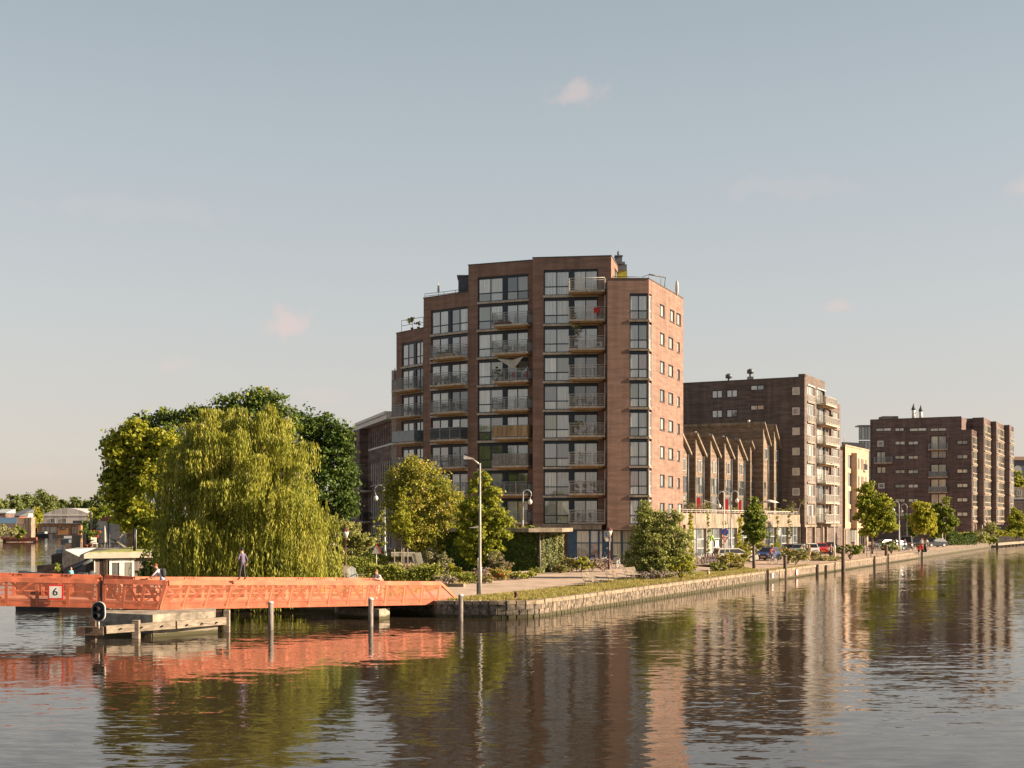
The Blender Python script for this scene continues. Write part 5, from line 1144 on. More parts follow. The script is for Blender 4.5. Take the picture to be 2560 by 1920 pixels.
dk.quad(a + Vector((0, 0, .26)), V3(-3.0, 70.3, GZ + .02), V3(-6.2, 73.6, GZ + .02), V3(b.x, b.y, .92)); dk.build('deck', br)
def bar(mb, p, q, w_, dpt=.05):
    """flat steel bar between two points, w_ wide in the railing plane"""
    p, q = Vector(p), Vector(q); d = (q - p).normalized(); hx = Vector((d.x, d.y, 0))
    out_ = Vector((FD.y, -FD.x, 0)); s_ = d.cross(out_).normalized() * w_ / 2; o_ = out_ * dpt / 2; b = len(mb.v)
    for e in (p, q):
        for k in (s_ + o_, s_ - o_, -s_ - o_, -s_ + o_): mb.v.append(tuple(e + k))
    for f in ((0, 1, 2, 3), (7, 6, 5, 4), (0, 4, 5, 1), (1, 5, 6, 2), (2, 6, 7, 3), (3, 7, 4, 0)): mb.face([b + k for k in f])
def railing(P, segs_, diag, panels=True, side=-1):
    global FD
    for (i, cnt_) in segs_:
        (a0, a1), (b0, b1) = P[i], P[i + 1]; FD = (b0 - a0); FD.z = 0; FD.normalize(); out_ = Vector((FD.y, -FD.x, 0))
        tr = MB(m_orange); bar(tr, a1 - V3(0, 0, .04), b1 - V3(0, 0, .04), .22, .16); tr.build('top_rail', br)
        bc = MB(m_orange); bar(bc, a0 + V3(0, 0, .06), b0 + V3(0, 0, .06), .13, .14); bar(bc, a0 + V3(0, 0, .34), b0 + V3(0, 0, .34), .07, .08); bc.build('bottom_rail', br)
        hand = MB(m_orange); bar(hand, a1 - V3(0, 0, .32) - out_ * .16, b1 - V3(0, 0, .32) - out_ * .16, .05, .05); hand.build('handrail', br)
        for k in range(cnt_ + 1):
            t0 = k / cnt_; lo, hi = a0.lerp(b0, t0), a1.lerp(b1, t0)
            po = MB(m_orange); bar(po, lo, hi, .15 if side < 0 else .1, .1); po.build('post', br)
            if k == cnt_: break
            t1_ = (k + 1) / cnt_; lo2, hi2 = a0.lerp(b0, t1_), a1.lerp(b1, t1_)
            dd_ = diag(i, k); in_ = -out_ * .07
            if dd_ in ('/', 'x'): mb = MB(m_orange_shade); bar(mb, lo + in_ + V3(0, 0, .1), hi2 + in_, .12, .06); mb.build('diagonal_brace', br)
            if dd_ in ('\\', 'x'): mb = MB(m_orange_shade); bar(mb, hi + in_ * 1.9, lo2 + in_ * 1.9 + V3(0, 0, .1), .12, .06); mb.build('diagonal_brace', br)
            if panels:
                pn = MB(mm); e = out_ * .075; g_ = FD * .04
                pn.quad(lo + e + g_, lo2 + e - g_, hi2 + e - g_ - V3(0, 0, .07), hi + e + g_ - V3(0, 0, .07)); pn.build('perforated_panel', br)
railing(near, [(0, 19), (2, 3), (4, 14)], lambda i, k: '\\' if i < 4 else ('/' if k < 4 else ('x' if k < 7 else '\\')))
railing(far_, [(0, 18), (2, 2), (4, 12)], lambda i, k: '/' if (i < 4 or k > 3) else '\\', panels=False, side=-1)
# sloping end of the near railing
FD = Vector((.79, .61, 0)); eb = MB(m_orange); bar(eb, near[5][1], V3(-3.1, 70.25, .95), .13, .14); bar(eb, near[5][0] + V3(0, 0, .1), V3(-3.1, 70.25, .9), .12, .1); eb.build('top_rail', br)
pn = MB(mm); pn.face([0, 1, 2]); pn.v += [tuple(near[5][0]), (-3.1, 70.2, .92), tuple(near[5][1])]; pn.build('perforated_panel', br)
# edge slant between the two near sections and the dark gap
gp_ = MB(m_copd); FD = Vector((1, -.1, 0)); bar(gp_, near[1][0] + V3(.15, .08, 0), near[1][1] + V3(.15, .08, 0), .12, .1); bar(gp_, near[3][0] + V3(.05, 0, 0), near[3][1] + V3(.05, .02, 0), .07, .1); gp_.build('joint', br)
# marks and stickers on the rails
r_ = random.Random(3)
for (P, i, lo_, hi_) in ((far_, 0, .35, 1), (far_, 2, 0, .9), (far_, 4, 0, 1)):
    (a0, a1), (b0, b1) = P[i], P[i + 1]; FD = (b0 - a0); FD.z = 0; Ln = FD.length; FD.normalize(); out_ = Vector((FD.y, -FD.x, 0)); s_ = Ln * lo_ + .6
    while s_ < Ln * hi_ - .8:
        w_ = r_.uniform(.5, 1.0)
        if r_.random() < .55:
            mk = MB(cloth((.10, .03, .025), 'dark_marker')); c_ = a1.lerp(b1, s_ / Ln) + out_ * .09 - V3(0, 0, .0)
            for q in range(int(w_ / .13)):
                x = q * .13; pts = [c_ + FD * (x + r_.uniform(-.02, .05)) + V3(0, 0, r_.uniform(-.06, .06)) for _ in range(4)]; mk.tube(pts, .014, 3)
            mk.build('graffiti', br)
        elif r_.random() < .5:
            mk = MB(cloth(r_.choice([(.6, .55, .5), (.2, .3, .4), (.5, .5, .2)]), 'sticker_%d' % r_.randint(0, 9))); c_ = a1.lerp(b1, s_ / Ln) + out_ * .088; e = FD * .12; mk.quad(c_ - e + V3(0, 0, -.05), c_ + e + V3(0, 0, -.05), c_ + e + V3(0, 0, .05), c_ - e + V3(0, 0, .05)); mk.build('sticker', br)
        s_ += w_ + r_.uniform(.2, 1.4)
# number board on the left span
q = at(144, 61.5, 0); q.z = 2.02 - .36 + .36 - .35
Ms = Matrix.Translation((-21.6, 59.92, 1.89)) @ Matrix.Rotation(R(7.7), 4, 'Z')
nb = thing('height_sign', Ms, 'square white sign with red border and black number 6 on the orange bridge railing', 'sign')
MB(m_red).box(-.35, .35, -.05, 0, -.35, .35).build('border', nb, Ms); MB(m_white).box(-.28, .28, -.056, -.0501, -.28, .28).build('plate', nb, Ms)
put('digit', text_mesh('6', .5, m_black, .003), nb, Ms @ Matrix.Translation((0, -.062, .0)) @ Matrix.Rotation(R(90), 4, 'X'))
# pier under the bridge with its timber fender
pr = thing('bridge_pier', TR((-16.5, 59, 0)), 'large pale concrete bridge pier with dark left end behind a timber fender', 'pier')
c = MB(m_pier); c.prism([(-16.25, 57.3), (-13.85, 59.6), (-14.6, 62.5), (-18.6, 62.2), (-19.9, 59.6), (-19.3, 58.5)], -1.4, .62)
c.prism([(-16.3, 57.45), (-14.0, 59.7), (-14.6, 62.4), (-18.4, 62.1), (-19.6, 59.7), (-19.0, 58.7)], .621, 1.0); c.build('pier_body', pr)
MB(m_stoned).prism([(-19.2, 58.2), (-16.6, 57.2), (-16.3, 57.2), (-16.3, 57.6), (-19.3, 58.7)], -.2, .16).build('waterline_band', pr)
fe = thing('timber_fender', TR((-16.5, 57, 0)), 'weathered timber fender beam on posts in front of the left bridge pier', 'fender')
def beam(mb, p, q, h, dpt):
    global FD
    FD = Vector(q) - Vector(p); FD.z = 0; FD.normalize(); bar(mb, p, q, h, dpt)
b = MB(m_wood); beam(b, (-17.9, 55.75, .47), (-15.4, 57.75, .52), .34, .24); b.build('beam', fe); b = MB(m_wood); beam(b, (-15.35, 57.8, .52), (-13.55, 59.75, .55), .34, .24); b.build('beam', fe)
b = MB(m_woodd); beam(b, (-19.1, 55.6, .42), (-17.95, 55.7, .42), .36, .4); b.build('beam', fe)
for x, y, z, m_, r__ in ((-18.45, 55.75, .2, m_woodd, .14), (-16.8, 56.6, .82, m_wood, .15), (-13.5, 59.95, 1.05, m_wood, .13), (-13.9, 60.0, 1.0, m_woodd, .12), (-18.8, 56.2, .3, m_wood, .12), (-18.9, 57.2, 1.0, m_woodd, .1)):
    MB(m_).box(x - r__, x + r__, y - r__, y + r__, -1.45, z).build('post', fe)
for t_, z in ((.2, .49), (.5, .5), (.8, .51)):
    for (p0_, p1_) in (((-17.9, 55.75), (-15.4, 57.75)), ((-15.35, 57.8), (-13.55, 59.75))):
        x, y = p0_[0] + (p1_[0] - p0_[0]) * t_, p0_[1] + (p1_[1] - p0_[1]) * t_; MB(m_black).tube([(x + .12, y - .17, z), (x + .1, y - .1, z)], .04, 6).build('bolt', fe)
Ml = TR(at(247, 55.4, 0)) @ Matrix.Rotation(R(-8), 4, 'Z')
tl = thing('signal_light', Ml @ Matrix.Translation((0, 0, .6)), 'black oval canal traffic light with white rim on the timber fender', 'traffic light')
def oval(mb, rx, rz, y0, y1, cz, n_=24):
    pts = [(rx * math.cos(2 * math.pi * i / n_), (rz - rx) * (1 if math.sin(2 * math.pi * i / n_) > 0 else -1) + rx * math.sin(2 * math.pi * i / n_)) for i in range(n_)]
    b = len(mb.v); mb.v += [(x, y0, cz + z) for x, z in pts] + [(x, y1, cz + z) for x, z in pts]
    mb.face([b + i for i in range(n_)]); mb.face([b + n_ + i for i in reversed(range(n_))])
    for i in range(n_): j = (i + 1) % n_; mb.face([b + i, b + n_ + i, b + n_ + j, b + j])
b = MB(m_white); oval(b, .31, .44, -.03, .03, 1.3); b.build('rim', tl, Ml); b = MB(m_black); oval(b, .275, .405, -.06, -.031, 1.3); b.build('backboard', tl, Ml)
for z in (1.42, 1.12): b = MB(m_black, m_woodd if z > 1.3 else m_black); b.tube([(0, -.3, z), (0, -.06, z)], .105, 10, False); b.cur = 1; b.tube([(0, -.08, z), (0, -.065, z)], .09, 10); b.build('lamp', tl, Ml)
MB(m_steel).tube([(0, 0, .55), (0, 0, .9)], .035, 6).build('pole', tl, Ml)
p2 = thing('bridge_abutment', TR((-8, 69, 0)), 'low concrete block under the right end of the orange bridge', 'pier')
MB(m_pier).prism([(-7.05, 67.2), (-6.6, 68.3), (-8.6, 71.0), (-9.9, 70.6), (-9.5, 69.3)], -1.4, .56).build('block', p2)
# ================================================================ POSTS IN THE WATER
for i, (px, D, z, r__, nm) in enumerate(((677, 60.8, 1.3, .125, 'grey mooring post with pale cap in front of the bridge below the willow'), (927, 63, 1.34, .125, 'grey mooring post with pale cap in front of the low concrete block'), (1152, 66.3, 1.33, .12, 'grey mooring post with pale cap beside the corner of the quay'), (1963, 113.6, 2.07, .17, 'dark mooring post beside the round sign on the quay wall'), (2108, 130.4, 2.27, .2, 'dark weathered mooring post in front of the rose bush on the far quay'), (2215.6, 154.6, 2.18, .2, 'farthest dark mooring post along the quay'))):
    M = TR(at(px, D, 0)); t_ = thing('mooring_post', M, nm, 'post', 'mooring posts standing in the water')
    MB(m_post if i < 3 else m_woodd).lathe((0, 0, 0), [(r__, -1.45), (r__ * 1.02, 0), (r__, z)], 10).build('pile', t_, M)
    MB(m_white if i < 3 else m_post).lathe((0, 0, z + .001), [(r__ * 1.1, 0), (r__ * 1.1, .05), (r__ * .8, .09)], 10).build('cap', t_, M)
for i, (s_, h_) in enumerate(((43.8, 1.05), (61, .95), (64.5, .8), (88, 1.1), (96, 1.2), (120, 1.2))):
    q = ql(s_, .16); t_ = thing('fender_pile', TR((*q, 0)), 'slim dark pile against the quay wall, %s counting from the near corner' % hs_[i], 'post', 'slim piles against the quay wall'); MB(m_woodd).box(q[0] - .09, q[0] + .09, q[1] - .09, q[1] + .09, -1.4, h_).build('pile', t_)
q = ql(53.5, .09); a = math.atan2(QL.y, QL.x); Mq = Matrix.Translation((q[0], q[1], .5)) @ Matrix.Rotation(a, 4, 'Z')
t_ = thing('round_sign', Mq, 'round white sign with red rim on the quay wall behind the dark mooring post', 'sign'); b = MB(m_red, m_white); b.tube([(0, -.04, 0), (0, 0, 0)], .38, 20); b.cur = 1; b.tube([(0, -.05, 0), (0, -.041, 0)], .31, 20); b.build('plate', t_, Mq)
put('digit', text_mesh('6', .42, m_black, .003), t_, Mq @ Matrix.Translation((0, -.055, 0)) @ Matrix.Rotation(R(90), 4, 'X'))
q = ql(45.5, .08); t_ = thing('quay_plate', TR((*q, .5)), 'small blue and white square plate on the quay wall left of the round sign', 'sign'); Mq = Matrix.Translation((q[0], q[1], .5)) @ Matrix.Rotation(a, 4, 'Z'); MB(m_white).box(-.25, .25, -.03, 0, -.2, .2).build('plate', t_, Mq)
# ================================================================ LAMPS, SIGNS, BENCHES
M = TR(at(1200, 73.6, GZ)); t_ = thing('lamp_post', M, 'tall slim grey lamp post with flat head on the verge near the quay corner', 'lamp post')
MB(m_pole).lathe((0, 0, 0), [(.11, 0), (.105, 1.6), (.08, 1.65), (.075, 3.2), (.05, 7.7)], 10).build('pole', t_, M)
MB(m_steel).tube([(0, 0, 7.62), (-.45, 0, 7.95)], .05, 6).build('arm', t_, M)
b = MB(m_steel); b.prism([(-.95, -.13), (-.35, -.1), (-.35, .1), (-.95, .13)], 7.93, [8.16, 7.98, 7.98, 8.16]); b.build('lamp_head', t_, M)
b = MB(m_steel); b.prism([(-.6, -.07), (-.1, -.08), (-.1, .08), (-.6, .07)], 3.93, [3.97, 4.05, 4.05, 3.97]); b.build('lower_lamp', t_, M)
b = MB(m_steeld); b.box(-.2, -.08, -.06, .06, .02, .75); b.build('service_box', t_, M)
t_ = thing('marker_post', TR(at(1196, 80, GZ)), 'dark stake with two thin pale rods beside the tall lamp post', 'post'); b = MB(m_woodd); M = TR(at(1196, 80, GZ)); b.box(-.06, .06, -.06, .06, 0, 1.3); b.build('stake', t_, M); MB(m_steel).tube([(-.03, 0, 1.3), (-.03, 0, 2.0)], .025, 5).tube([(.06, 0, 1.3), (.06, 0, 1.9)], .025, 5).build('rod', t_, M)
def lantern(px, D, label):
    M = TR(at(px, D, GZ)); t = thing('lantern_post', M, label, 'lamp post', 'old lantern posts')
    MB(m_lamp).lathe((0, 0, 0), [(.2, 0), (.2, .25), (.13, .35), (.12, .8), (.075, .9), (.07, 1.9), (.09, 1.95), (.055, 2.0), (.05, 2.9), (.1, 2.95), (.05, 3.02)], 10).build('pole', t, M)
    b = MB(m_glob); b.lathe((0, 0, 0), [(.12, 3.05), (.27, 3.55)], 6); b.build('lantern_glass', t, M)
    b = MB(m_lamp); b.lathe((0, 0, 0), [(.31, 3.551), (.3, 3.6), (.12, 3.75), (.05, 3.8), (.03, 3.95)], 6)
    for k in range(6): a_ = math.pi * k / 3; b.tube([(.125 * math.cos(a_), .125 * math.sin(a_), 3.05), (.275 * math.cos(a_), .275 * math.sin(a_), 3.55)], .014, 4)
    b.build('lantern_cap', t, M)
lantern(1523, 102, 'maroon old-fashioned lantern post on the path in front of the blue shop windows'); lantern(864, 94, 'maroon old-fashioned lantern post on the lawn right of the willow')
def crook(px, D, h, label, sides=(1,), sc1=.4):
    M = TR(at(px, D, GZ)); t = thing('crook_lamp', M, label, 'lamp post', 'tall crook-necked street lamps')
    b = MB(m_grey); b.lathe((0, 0, 0), [(.2, 0), (.2, 1.5), (.11, 1.7), (.07, h * .62)], 8)
    b.build('pole', t, M)
    for i, s in enumerate(sides):
        k = (1.0 if i == 0 else .5) * sc1; z0 = h * .6; R_ = .95 * k; cx = s * R_
        pts = [(0, 0, z0), (s * .02, 0, h - R_ * 1.1)] + [(cx - s * R_ * math.cos(a_), 0, h - R_ + R_ * math.sin(a_)) for a_ in [i_ * .42 for i_ in range(1, 10)]]
        MB(m_grey).tube(pts, [.06] * 2 + [.045] * 9, 6).build('arm', t, M)
        e = pts[-1]; b = MB(m_glob, m_grey); b.ball((e[0] - s * .05, 0, e[2] - .45), (.2, .2, .23), 10, 8); b.build('globe', t, M); MB(m_grey).tube([e, (e[0] - s * .05, 0, e[2] - .22)], .03, 5).lathe((e[0] - s * .05, 0, e[2] - .36), [(.14, 0), (.1, .12), (.03, .2)], 8).build('globe_cap', t, M)
crook(1307, 111.5, 7.05, 'crook-necked street lamp rising behind the ivy-covered hut', (1,)); crook(1828, 135, 7.5, 'double crook-necked street lamp beside the blue and red traffic signs', (-1, 1), .78); crook(2248, 178, 7.0, 'crook-necked street lamp between the street trees, nearer of two', (-1,), .5); crook(2268, 196, 6.9, 'crook-necked street lamp between the street trees, farther of two', (-1,), .5); crook(962, 116, 7.6, 'crook-necked street lamp half hidden behind the staked young trees', (-1,), .5)
for px, D, h_, nm in ((2086, 150, 11, 'tall plain lamp pole in front of the dark brick block'), (1810, 141, 7.5, 'tall thin pole behind the traffic signs'), (2356, 214, 5.2, 'pale lamp pole between the two far street trees')):
    M = TR(at(px, D, GZ)); t_ = thing('lamp_pole', M, nm, 'lamp post'); MB(m_steel).lathe((0, 0, 0), [(.14, 0), (.14, 1.3), (.07, 1.5), (.05, h_)], 8).build('pole', t_, M); MB(m_steel).tube([(0, 0, h_), (-.5, 0, h_ + .1)], .04, 5).build('arm', t_, M)
# traffic signs
M = TR(at(1812, 127, GZ)); t_ = thing('traffic_sign', M, 'round blue sign with red slash above a red and white triangle on one pole', 'traffic sign'); MB(m_steel).tube([(0, 0, 0), (0, 0, 3.5)], .045, 6).build('pole', t_, M)
b = MB(cloth((.02, .10, .36), 'sign_blue'), m_red); b.tube([(0, -.1, 3.2), (0, -.06, 3.2)], .36, 18); b.build('blue_disc', t_, M); b = MB(m_red); b.quad((-.24, -.106, 2.92), (-.17, -.106, 2.86), (.24, -.106, 3.46), (.17, -.106, 3.5)); b.build('red_slash', t_, M)
b = MB(m_red, m_white); z0 = 2.72
b.prism([(0, 0)] * 3, 0, 0) if 0 else None
b.v += [(-.36, -.08, z0), (.36, -.08, z0), (0, -.08, z0 - .62), (-.36, -.05, z0), (.36, -.05, z0), (0, -.05, z0 - .62)]
for f in ((0, 2, 1), (3, 4, 5), (0, 1, 4, 3), (1, 2, 5, 4), (2, 0, 3, 5)): b.face(list(f))
b.cur = 1; b.v += [(-.22, -.084, z0 - .08), (.22, -.084, z0 - .08), (0, -.084, z0 - .45)]; b.face([6, 8, 7]); b.build('yield_triangle', t_, M)
M = TR(at(941, 92, GZ)); t_ = thing('warning_sign', M, 'triangular road sign seen from its grey back with a red edge, on the lawn', 'traffic sign'); MB(m_steel).tube([(0, 0, 0), (0, 0, 2.7)], .035, 6).build('pole', t_, M)
b = MB(m_steel, m_red); b.v += [(-.34, -.05, 1.95), (.34, -.05, 1.95), (0, -.05, 2.6)]; b.face([0, 1, 2]); b.cur = 1; b.v += [(-.38, -.02, 1.92), (.4, -.02, 1.92), (.02, -.02, 2.68)]; b.face([3, 4, 5]); b.face([5, 4, 3])
b.v += [(.34, -.06, 1.93), (.42, -.06, 1.93), (.03, -.06, 2.7), (-.02, -.06, 2.62)]; b.face([6, 7, 8, 9]); b.build('plate', t_, M)
M = TR(at(1524, 118, GZ)); t_ = thing('shop_sign', M, 'round blue traffic sign in front of the blue shop windows behind the lantern post', 'traffic sign'); MB(m_steel).tube([(0, 0, 0), (0, 0, 3.4)], .04, 6).build('pole', t_, M); b = MB(cloth((.02, .10, .36), 'sign_blue'), m_white); b.tube([(-.1, -.1, 3.1), (-.1, -.06, 3.1)], .3, 16); b.cur = 1; b.box(-.4, .15, -.1, -.07, 2.4, 2.7); b.build('disc', t_, M)
# benches, bollards
def bench(M, label, red=False):
    t = thing('park_bench', M, label, 'bench', 'wooden park benches on the verge')
    pl_ = lambda y, z, ry, w_: MB(m_bench).box(-.95, .95, -w_ / 2, w_ / 2, -.018, .018).mesh('slat')
    for i in range(6): put('seat_slat', cached(('bs1',), lambda: pl_(0, 0, 0, .07)), t, M @ Matrix.Translation((0, .02 - i * .085, .44 + .01 * abs(i - 2))))
    for i in range(7): put('back_slat', cached(('bs2',), lambda: MB(m_bench).box(-.95, .95, -.016, .016, -.032, .032).mesh('slat')), t, M @ Matrix.Translation((0, .09 + i * .03, .5 + i * .075)))
    for x in (-.8, .8):
        def side():
            b = MB(m_steeld); b.tube([(0, .3, 1.02), (0, .12, .5), (0, .0, .42), (0, -.42, .42), (0, -.5, .36)], .022, 5); b.tube([(0, -.4, .42), (0, -.38, 0)], .02, 5); b.tube([(0, .04, .43), (0, .1, 0)], .02, 5); b.tube([(0, .2, .7), (0, -.1, .66), (0, -.4, .62), (0, -.42, .42)], .018, 5); b.tube([(0, .1, .02), (0, -.38, .02)], .015, 4); return b.mesh('leg')
        put('leg', cached(('bl1',), side), t, M @ Matrix.Translation((x, 0, 0)))
    if red: MB(cloth((.5, .08, .06), 'red_spray')).tube([(.1, .12, .7), (.3, .13, .78), (.15, .15, .82), (.4, .15, .88)], .02, 4).build('graffiti', t, M)
for i, (px, py, nm) in enumerate(((1477, 1468, 'slatted wooden bench on the verge, nearest the corner of the quay'), (1535, 1459, 'slatted wooden bench with red paint mark, middle one of the three on the verge'), (1580, 1452, 'slatted wooden bench next to the big bush'), (1716, 1437, 'bench half hidden behind the right side of the big bush'))):
    bench(TR(G(px, py), R(62 - 2 * i)), nm, i == 1)
M = TR(G(1290, 1499.5)); t_ = thing('bollard', M, 'small rusty iron mooring bollard on the coping near the quay corner', 'bollard'); MB(m_lamp).lathe((0, 0, 0), [(.13, 0), (.09, .1), (.08, .28), (.12, .34), (.11, .42), (.04, .46)], 10).build('post', t_, M)
for i, (px, py) in enumerate(((1771, 1439.5), (1854, 1402))):
    M = TR(G(px, py)); t_ = thing('bollard', M, ['small pale stone bollard at the edge of the verge', 'short wooden bollard beside the yellow-green weeds'][i], 'bollard'); MB(m_conc if i == 0 else m_woodd).lathe((0, 0, 0), [(.09, 0), (.09, .35), (.06, .42)], 8).build('post', t_, M)
for i, px in enumerate((1862, 1869, 1877, 1884)):
    M = TR(at(px, 146, GZ)); t_ = thing('white_bollard', M, 'short white bollard by the yellow shrub, %s of the row from the left' % hs_[i], 'bollard', 'white bollards by the yellow shrub'); MB(m_white).lathe((0, 0, 0), [(.12, 0), (.12, .8), (.05, .85)], 8).build('post', t_, M)
# concrete swing frame and saplings' stakes
M = TR((0, 0, 0)); sw = thing('concrete_frame', TR(at(1020, 108, GZ)), 'angular pale concrete play frame with slanting leg on the lawn', 'sculpture')
b = MB(m_play); q = lambda x, z, D: (at(x, D).x, D, z)
def slab(mb, pts, D, th):
    n_ = len(pts); b0 = len(mb.v); mb.v += [(at(x, D).x, D, z) for x, z in pts] + [(at(x, D).x + .25, D + th, z) for x, z in pts]
    mb.face([b0 + i for i in range(n_)]); mb.face([b0 + n_ + i for i in reversed(range(n_))])
    for i in range(n_): j = (i + 1) % n_; mb.face([b0 + i, b0 + n_ + i, b0 + n_ + j, b0 + j])
slab(b, [(978, 2.62), (1036, 2.62), (1051, .9), (1044, .9), (1029, 2.3), (978, 2.32)], 104, .25); b.prism([at(1036.5, 104)[:2], at(1049, 104.3)[:2], at(1050, 105.2)[:2], at(1038, 105.2)[:2]], 2.3, 2.62)
b.v += [tuple(at(1036.6, 103.98, 2.62)), tuple(at(1051.5, 103.98, 2.62)), tuple(at(1063.5, 103.98, .9)), tuple(at(1048.5, 103.98, .9))]; n_ = len(b.v); b.face([n_ - 4, n_ - 1, n_ - 2, n_ - 3]); b.quad(tuple(at(1051.5, 103.98, 2.62)), tuple(at(1051.5, 105.2, 2.62)), tuple(at(1063.5, 105.2, .9)), tuple(at(1063.5, 103.98, .9))); b.quad(tuple(at(978, 106, 2.62)), tuple(at(978, 104, 2.62)), tuple(at(1051, 104, 2.62)), tuple(at(1051, 105.2, 2.62))); b.build('frame', sw)
for i, px in enumerate((986, 1019, 946, 1009)): t_ = thing('tree_stake', TR(at(px, 101 + i, GZ)), 'wooden stake %s' % ['left of the taller sapling', 'between frame and sapling', 'beside the triangular sign', 'right of the taller sapling'][i], 'stake'); q = at(px, 101 + i, GZ); MB(m_wood).tube([q, q + V3(0, 0, 2.1)], .045, 6).build('stake', t_)
for i, (px, D) in enumerate(((881, 88.5), (868, 91))):
    M = TR(at(px, D, GZ), R(20)); t_ = thing('garden_chair', M, ['grey slatted garden chair on the lawn', 'pale garden chair behind the maroon lantern post'][i], 'chair')
    mt = (m_grey, m_wood)[i]
    MB(mt).box(-.3, .3, -.35, .2, .36, .42).build('seat', t_, M)
    for k in range(6): MB(mt).box(-.3 + k * .1, -.22 + k * .1, .2, .24, .3, 1.15 - .02 * abs(k - 2.5) ** 2).build('back_slat', t_, M)
    for x in (-.28, .28):
        for y in (-.32, .2): MB(mt).box(x - .035, x + .035, y - .035, y + .035, 0, .6 if y < 0 else .4).build('leg', t_, M)
        MB(mt).box(x - .06, x + .06, -.36, .24, .6, .63).build('armrest', t_, M)
t_ = thing('low_table', TR(at(910, 90, GZ)), 'long low plank table beside the grey garden chair', 'table'); M = TR(at(914, 90, GZ)); MB(m_wood).box(-.95, .85, -.3, .3, .5, .55).build('tabletop', t_, M)
for x in (-.8, .7): MB(m_wood).box(x, x + .08, -.25, .25, 0, .5).build('leg', t_, M)
for px0, py0, px1, py1, nm in ((1063, 1465, 1166, 1468, 'near the end of the bridge'), (1217, 1441, 1337, 1433, 'in front of the ivy-covered hut')):
    a_, b_ = G(px0, py0), G(px1, py1); Mk, Lk = fmat(a_, b_); t_ = thing('stone_kerb', Mk @ Matrix.Translation((0, 0, GZ)), 'pale concrete kerb %s' % nm, 'kerb')
    x = 0
    while x < Lk - .5: MB(m_concw).box(x, x + .96, 0, .3, GZ, GZ + .22).build('kerb_stone', t_, Mk); x += 1.0
# ivy hut
hc = Vector((2.17, 105.5, 0)); hb_ = hc + Vector((.401, .916, 0)) * 5.4; ha = hc + Vector((-.94, .34, 0)) * 9
ih = thing('ivy_hut', TR(hc + V3(-2, 3, GZ)), 'low flat-roofed hut overgrown with ivy in front of the tower', 'building')
MB(m_woodd).prism([hc[:2], hb_[:2], (hb_ + (ha - hc))[:2], ha[:2]], GZ, 4.3).build('wall', ih)
MB(m_concw).prism([(hc + V3(-.8, -1.3, 0))[:2], (hc + V3(2.0, -.4, 0))[:2], (hb_ + V3(1.0, .5, 0))[:2], (ha + V3(2, 5, 0))[:2], (ha + V3(-.5, -.5, 0))[:2]], 4.3, 4.62).build('roof', ih)
MB(m_post).tube([hc + V3(.15, -.2, GZ), hc + V3(.15, -.2, 4.3)], .1, 6).build('post', ih)
def wall_leaves(p, q, z0, z1, n_, size, m_, seed, off=.12):
    rs = np.random.RandomState(seed); p = np.array(p); q = np.array(q); d = q - p; nn_ = np.array([d[1], -d[0], 0]) / np.linalg.norm(d)
    u_ = rs.rand(n_, 1); cl_ = .5 + .5 * np.sin(u_ * 23 + rs.rand(n_, 1) * 1.2); P = p + d * u_ + nn_ * (off + rs.rand(n_, 1) * .35 * cl_); P[:, 2] = z0 + (z1 - z0) * rs.rand(n_)
    nr = unit(nn_ + rs.normal(size=(n_, 3)) * .6 + np.array([0, 0, .3])); a_ = unit(np.cross(nr, rs.normal(size=(n_, 3)))); b_ = np.cross(nr, a_); s_ = size * (.6 + .8 * rs.rand(n_, 1))
    return quads_mesh('ivy', P, a_ * s_, b_ * s_ * .8, [m_])
put('ivy', wall_leaves(hc, hb_, GZ, 4.3, 5200, .085, l_ivy, 1), ih); put('ivy', wall_leaves(ha, hc, GZ, 4.3, 6500, .085, l_dark, 2), ih)  # left face gets darker leaves, its shade is put into the colour
put('ivy', leaves([(hc.x + x, hc.y + .5 + abs(x) * .3, 4.7, .8, .6, .16) for x in (-6, -4.6, -3.2, -1.8, -.6)], 1500, .07, [l_hedge], .2, 5, name='ivy'), ih)
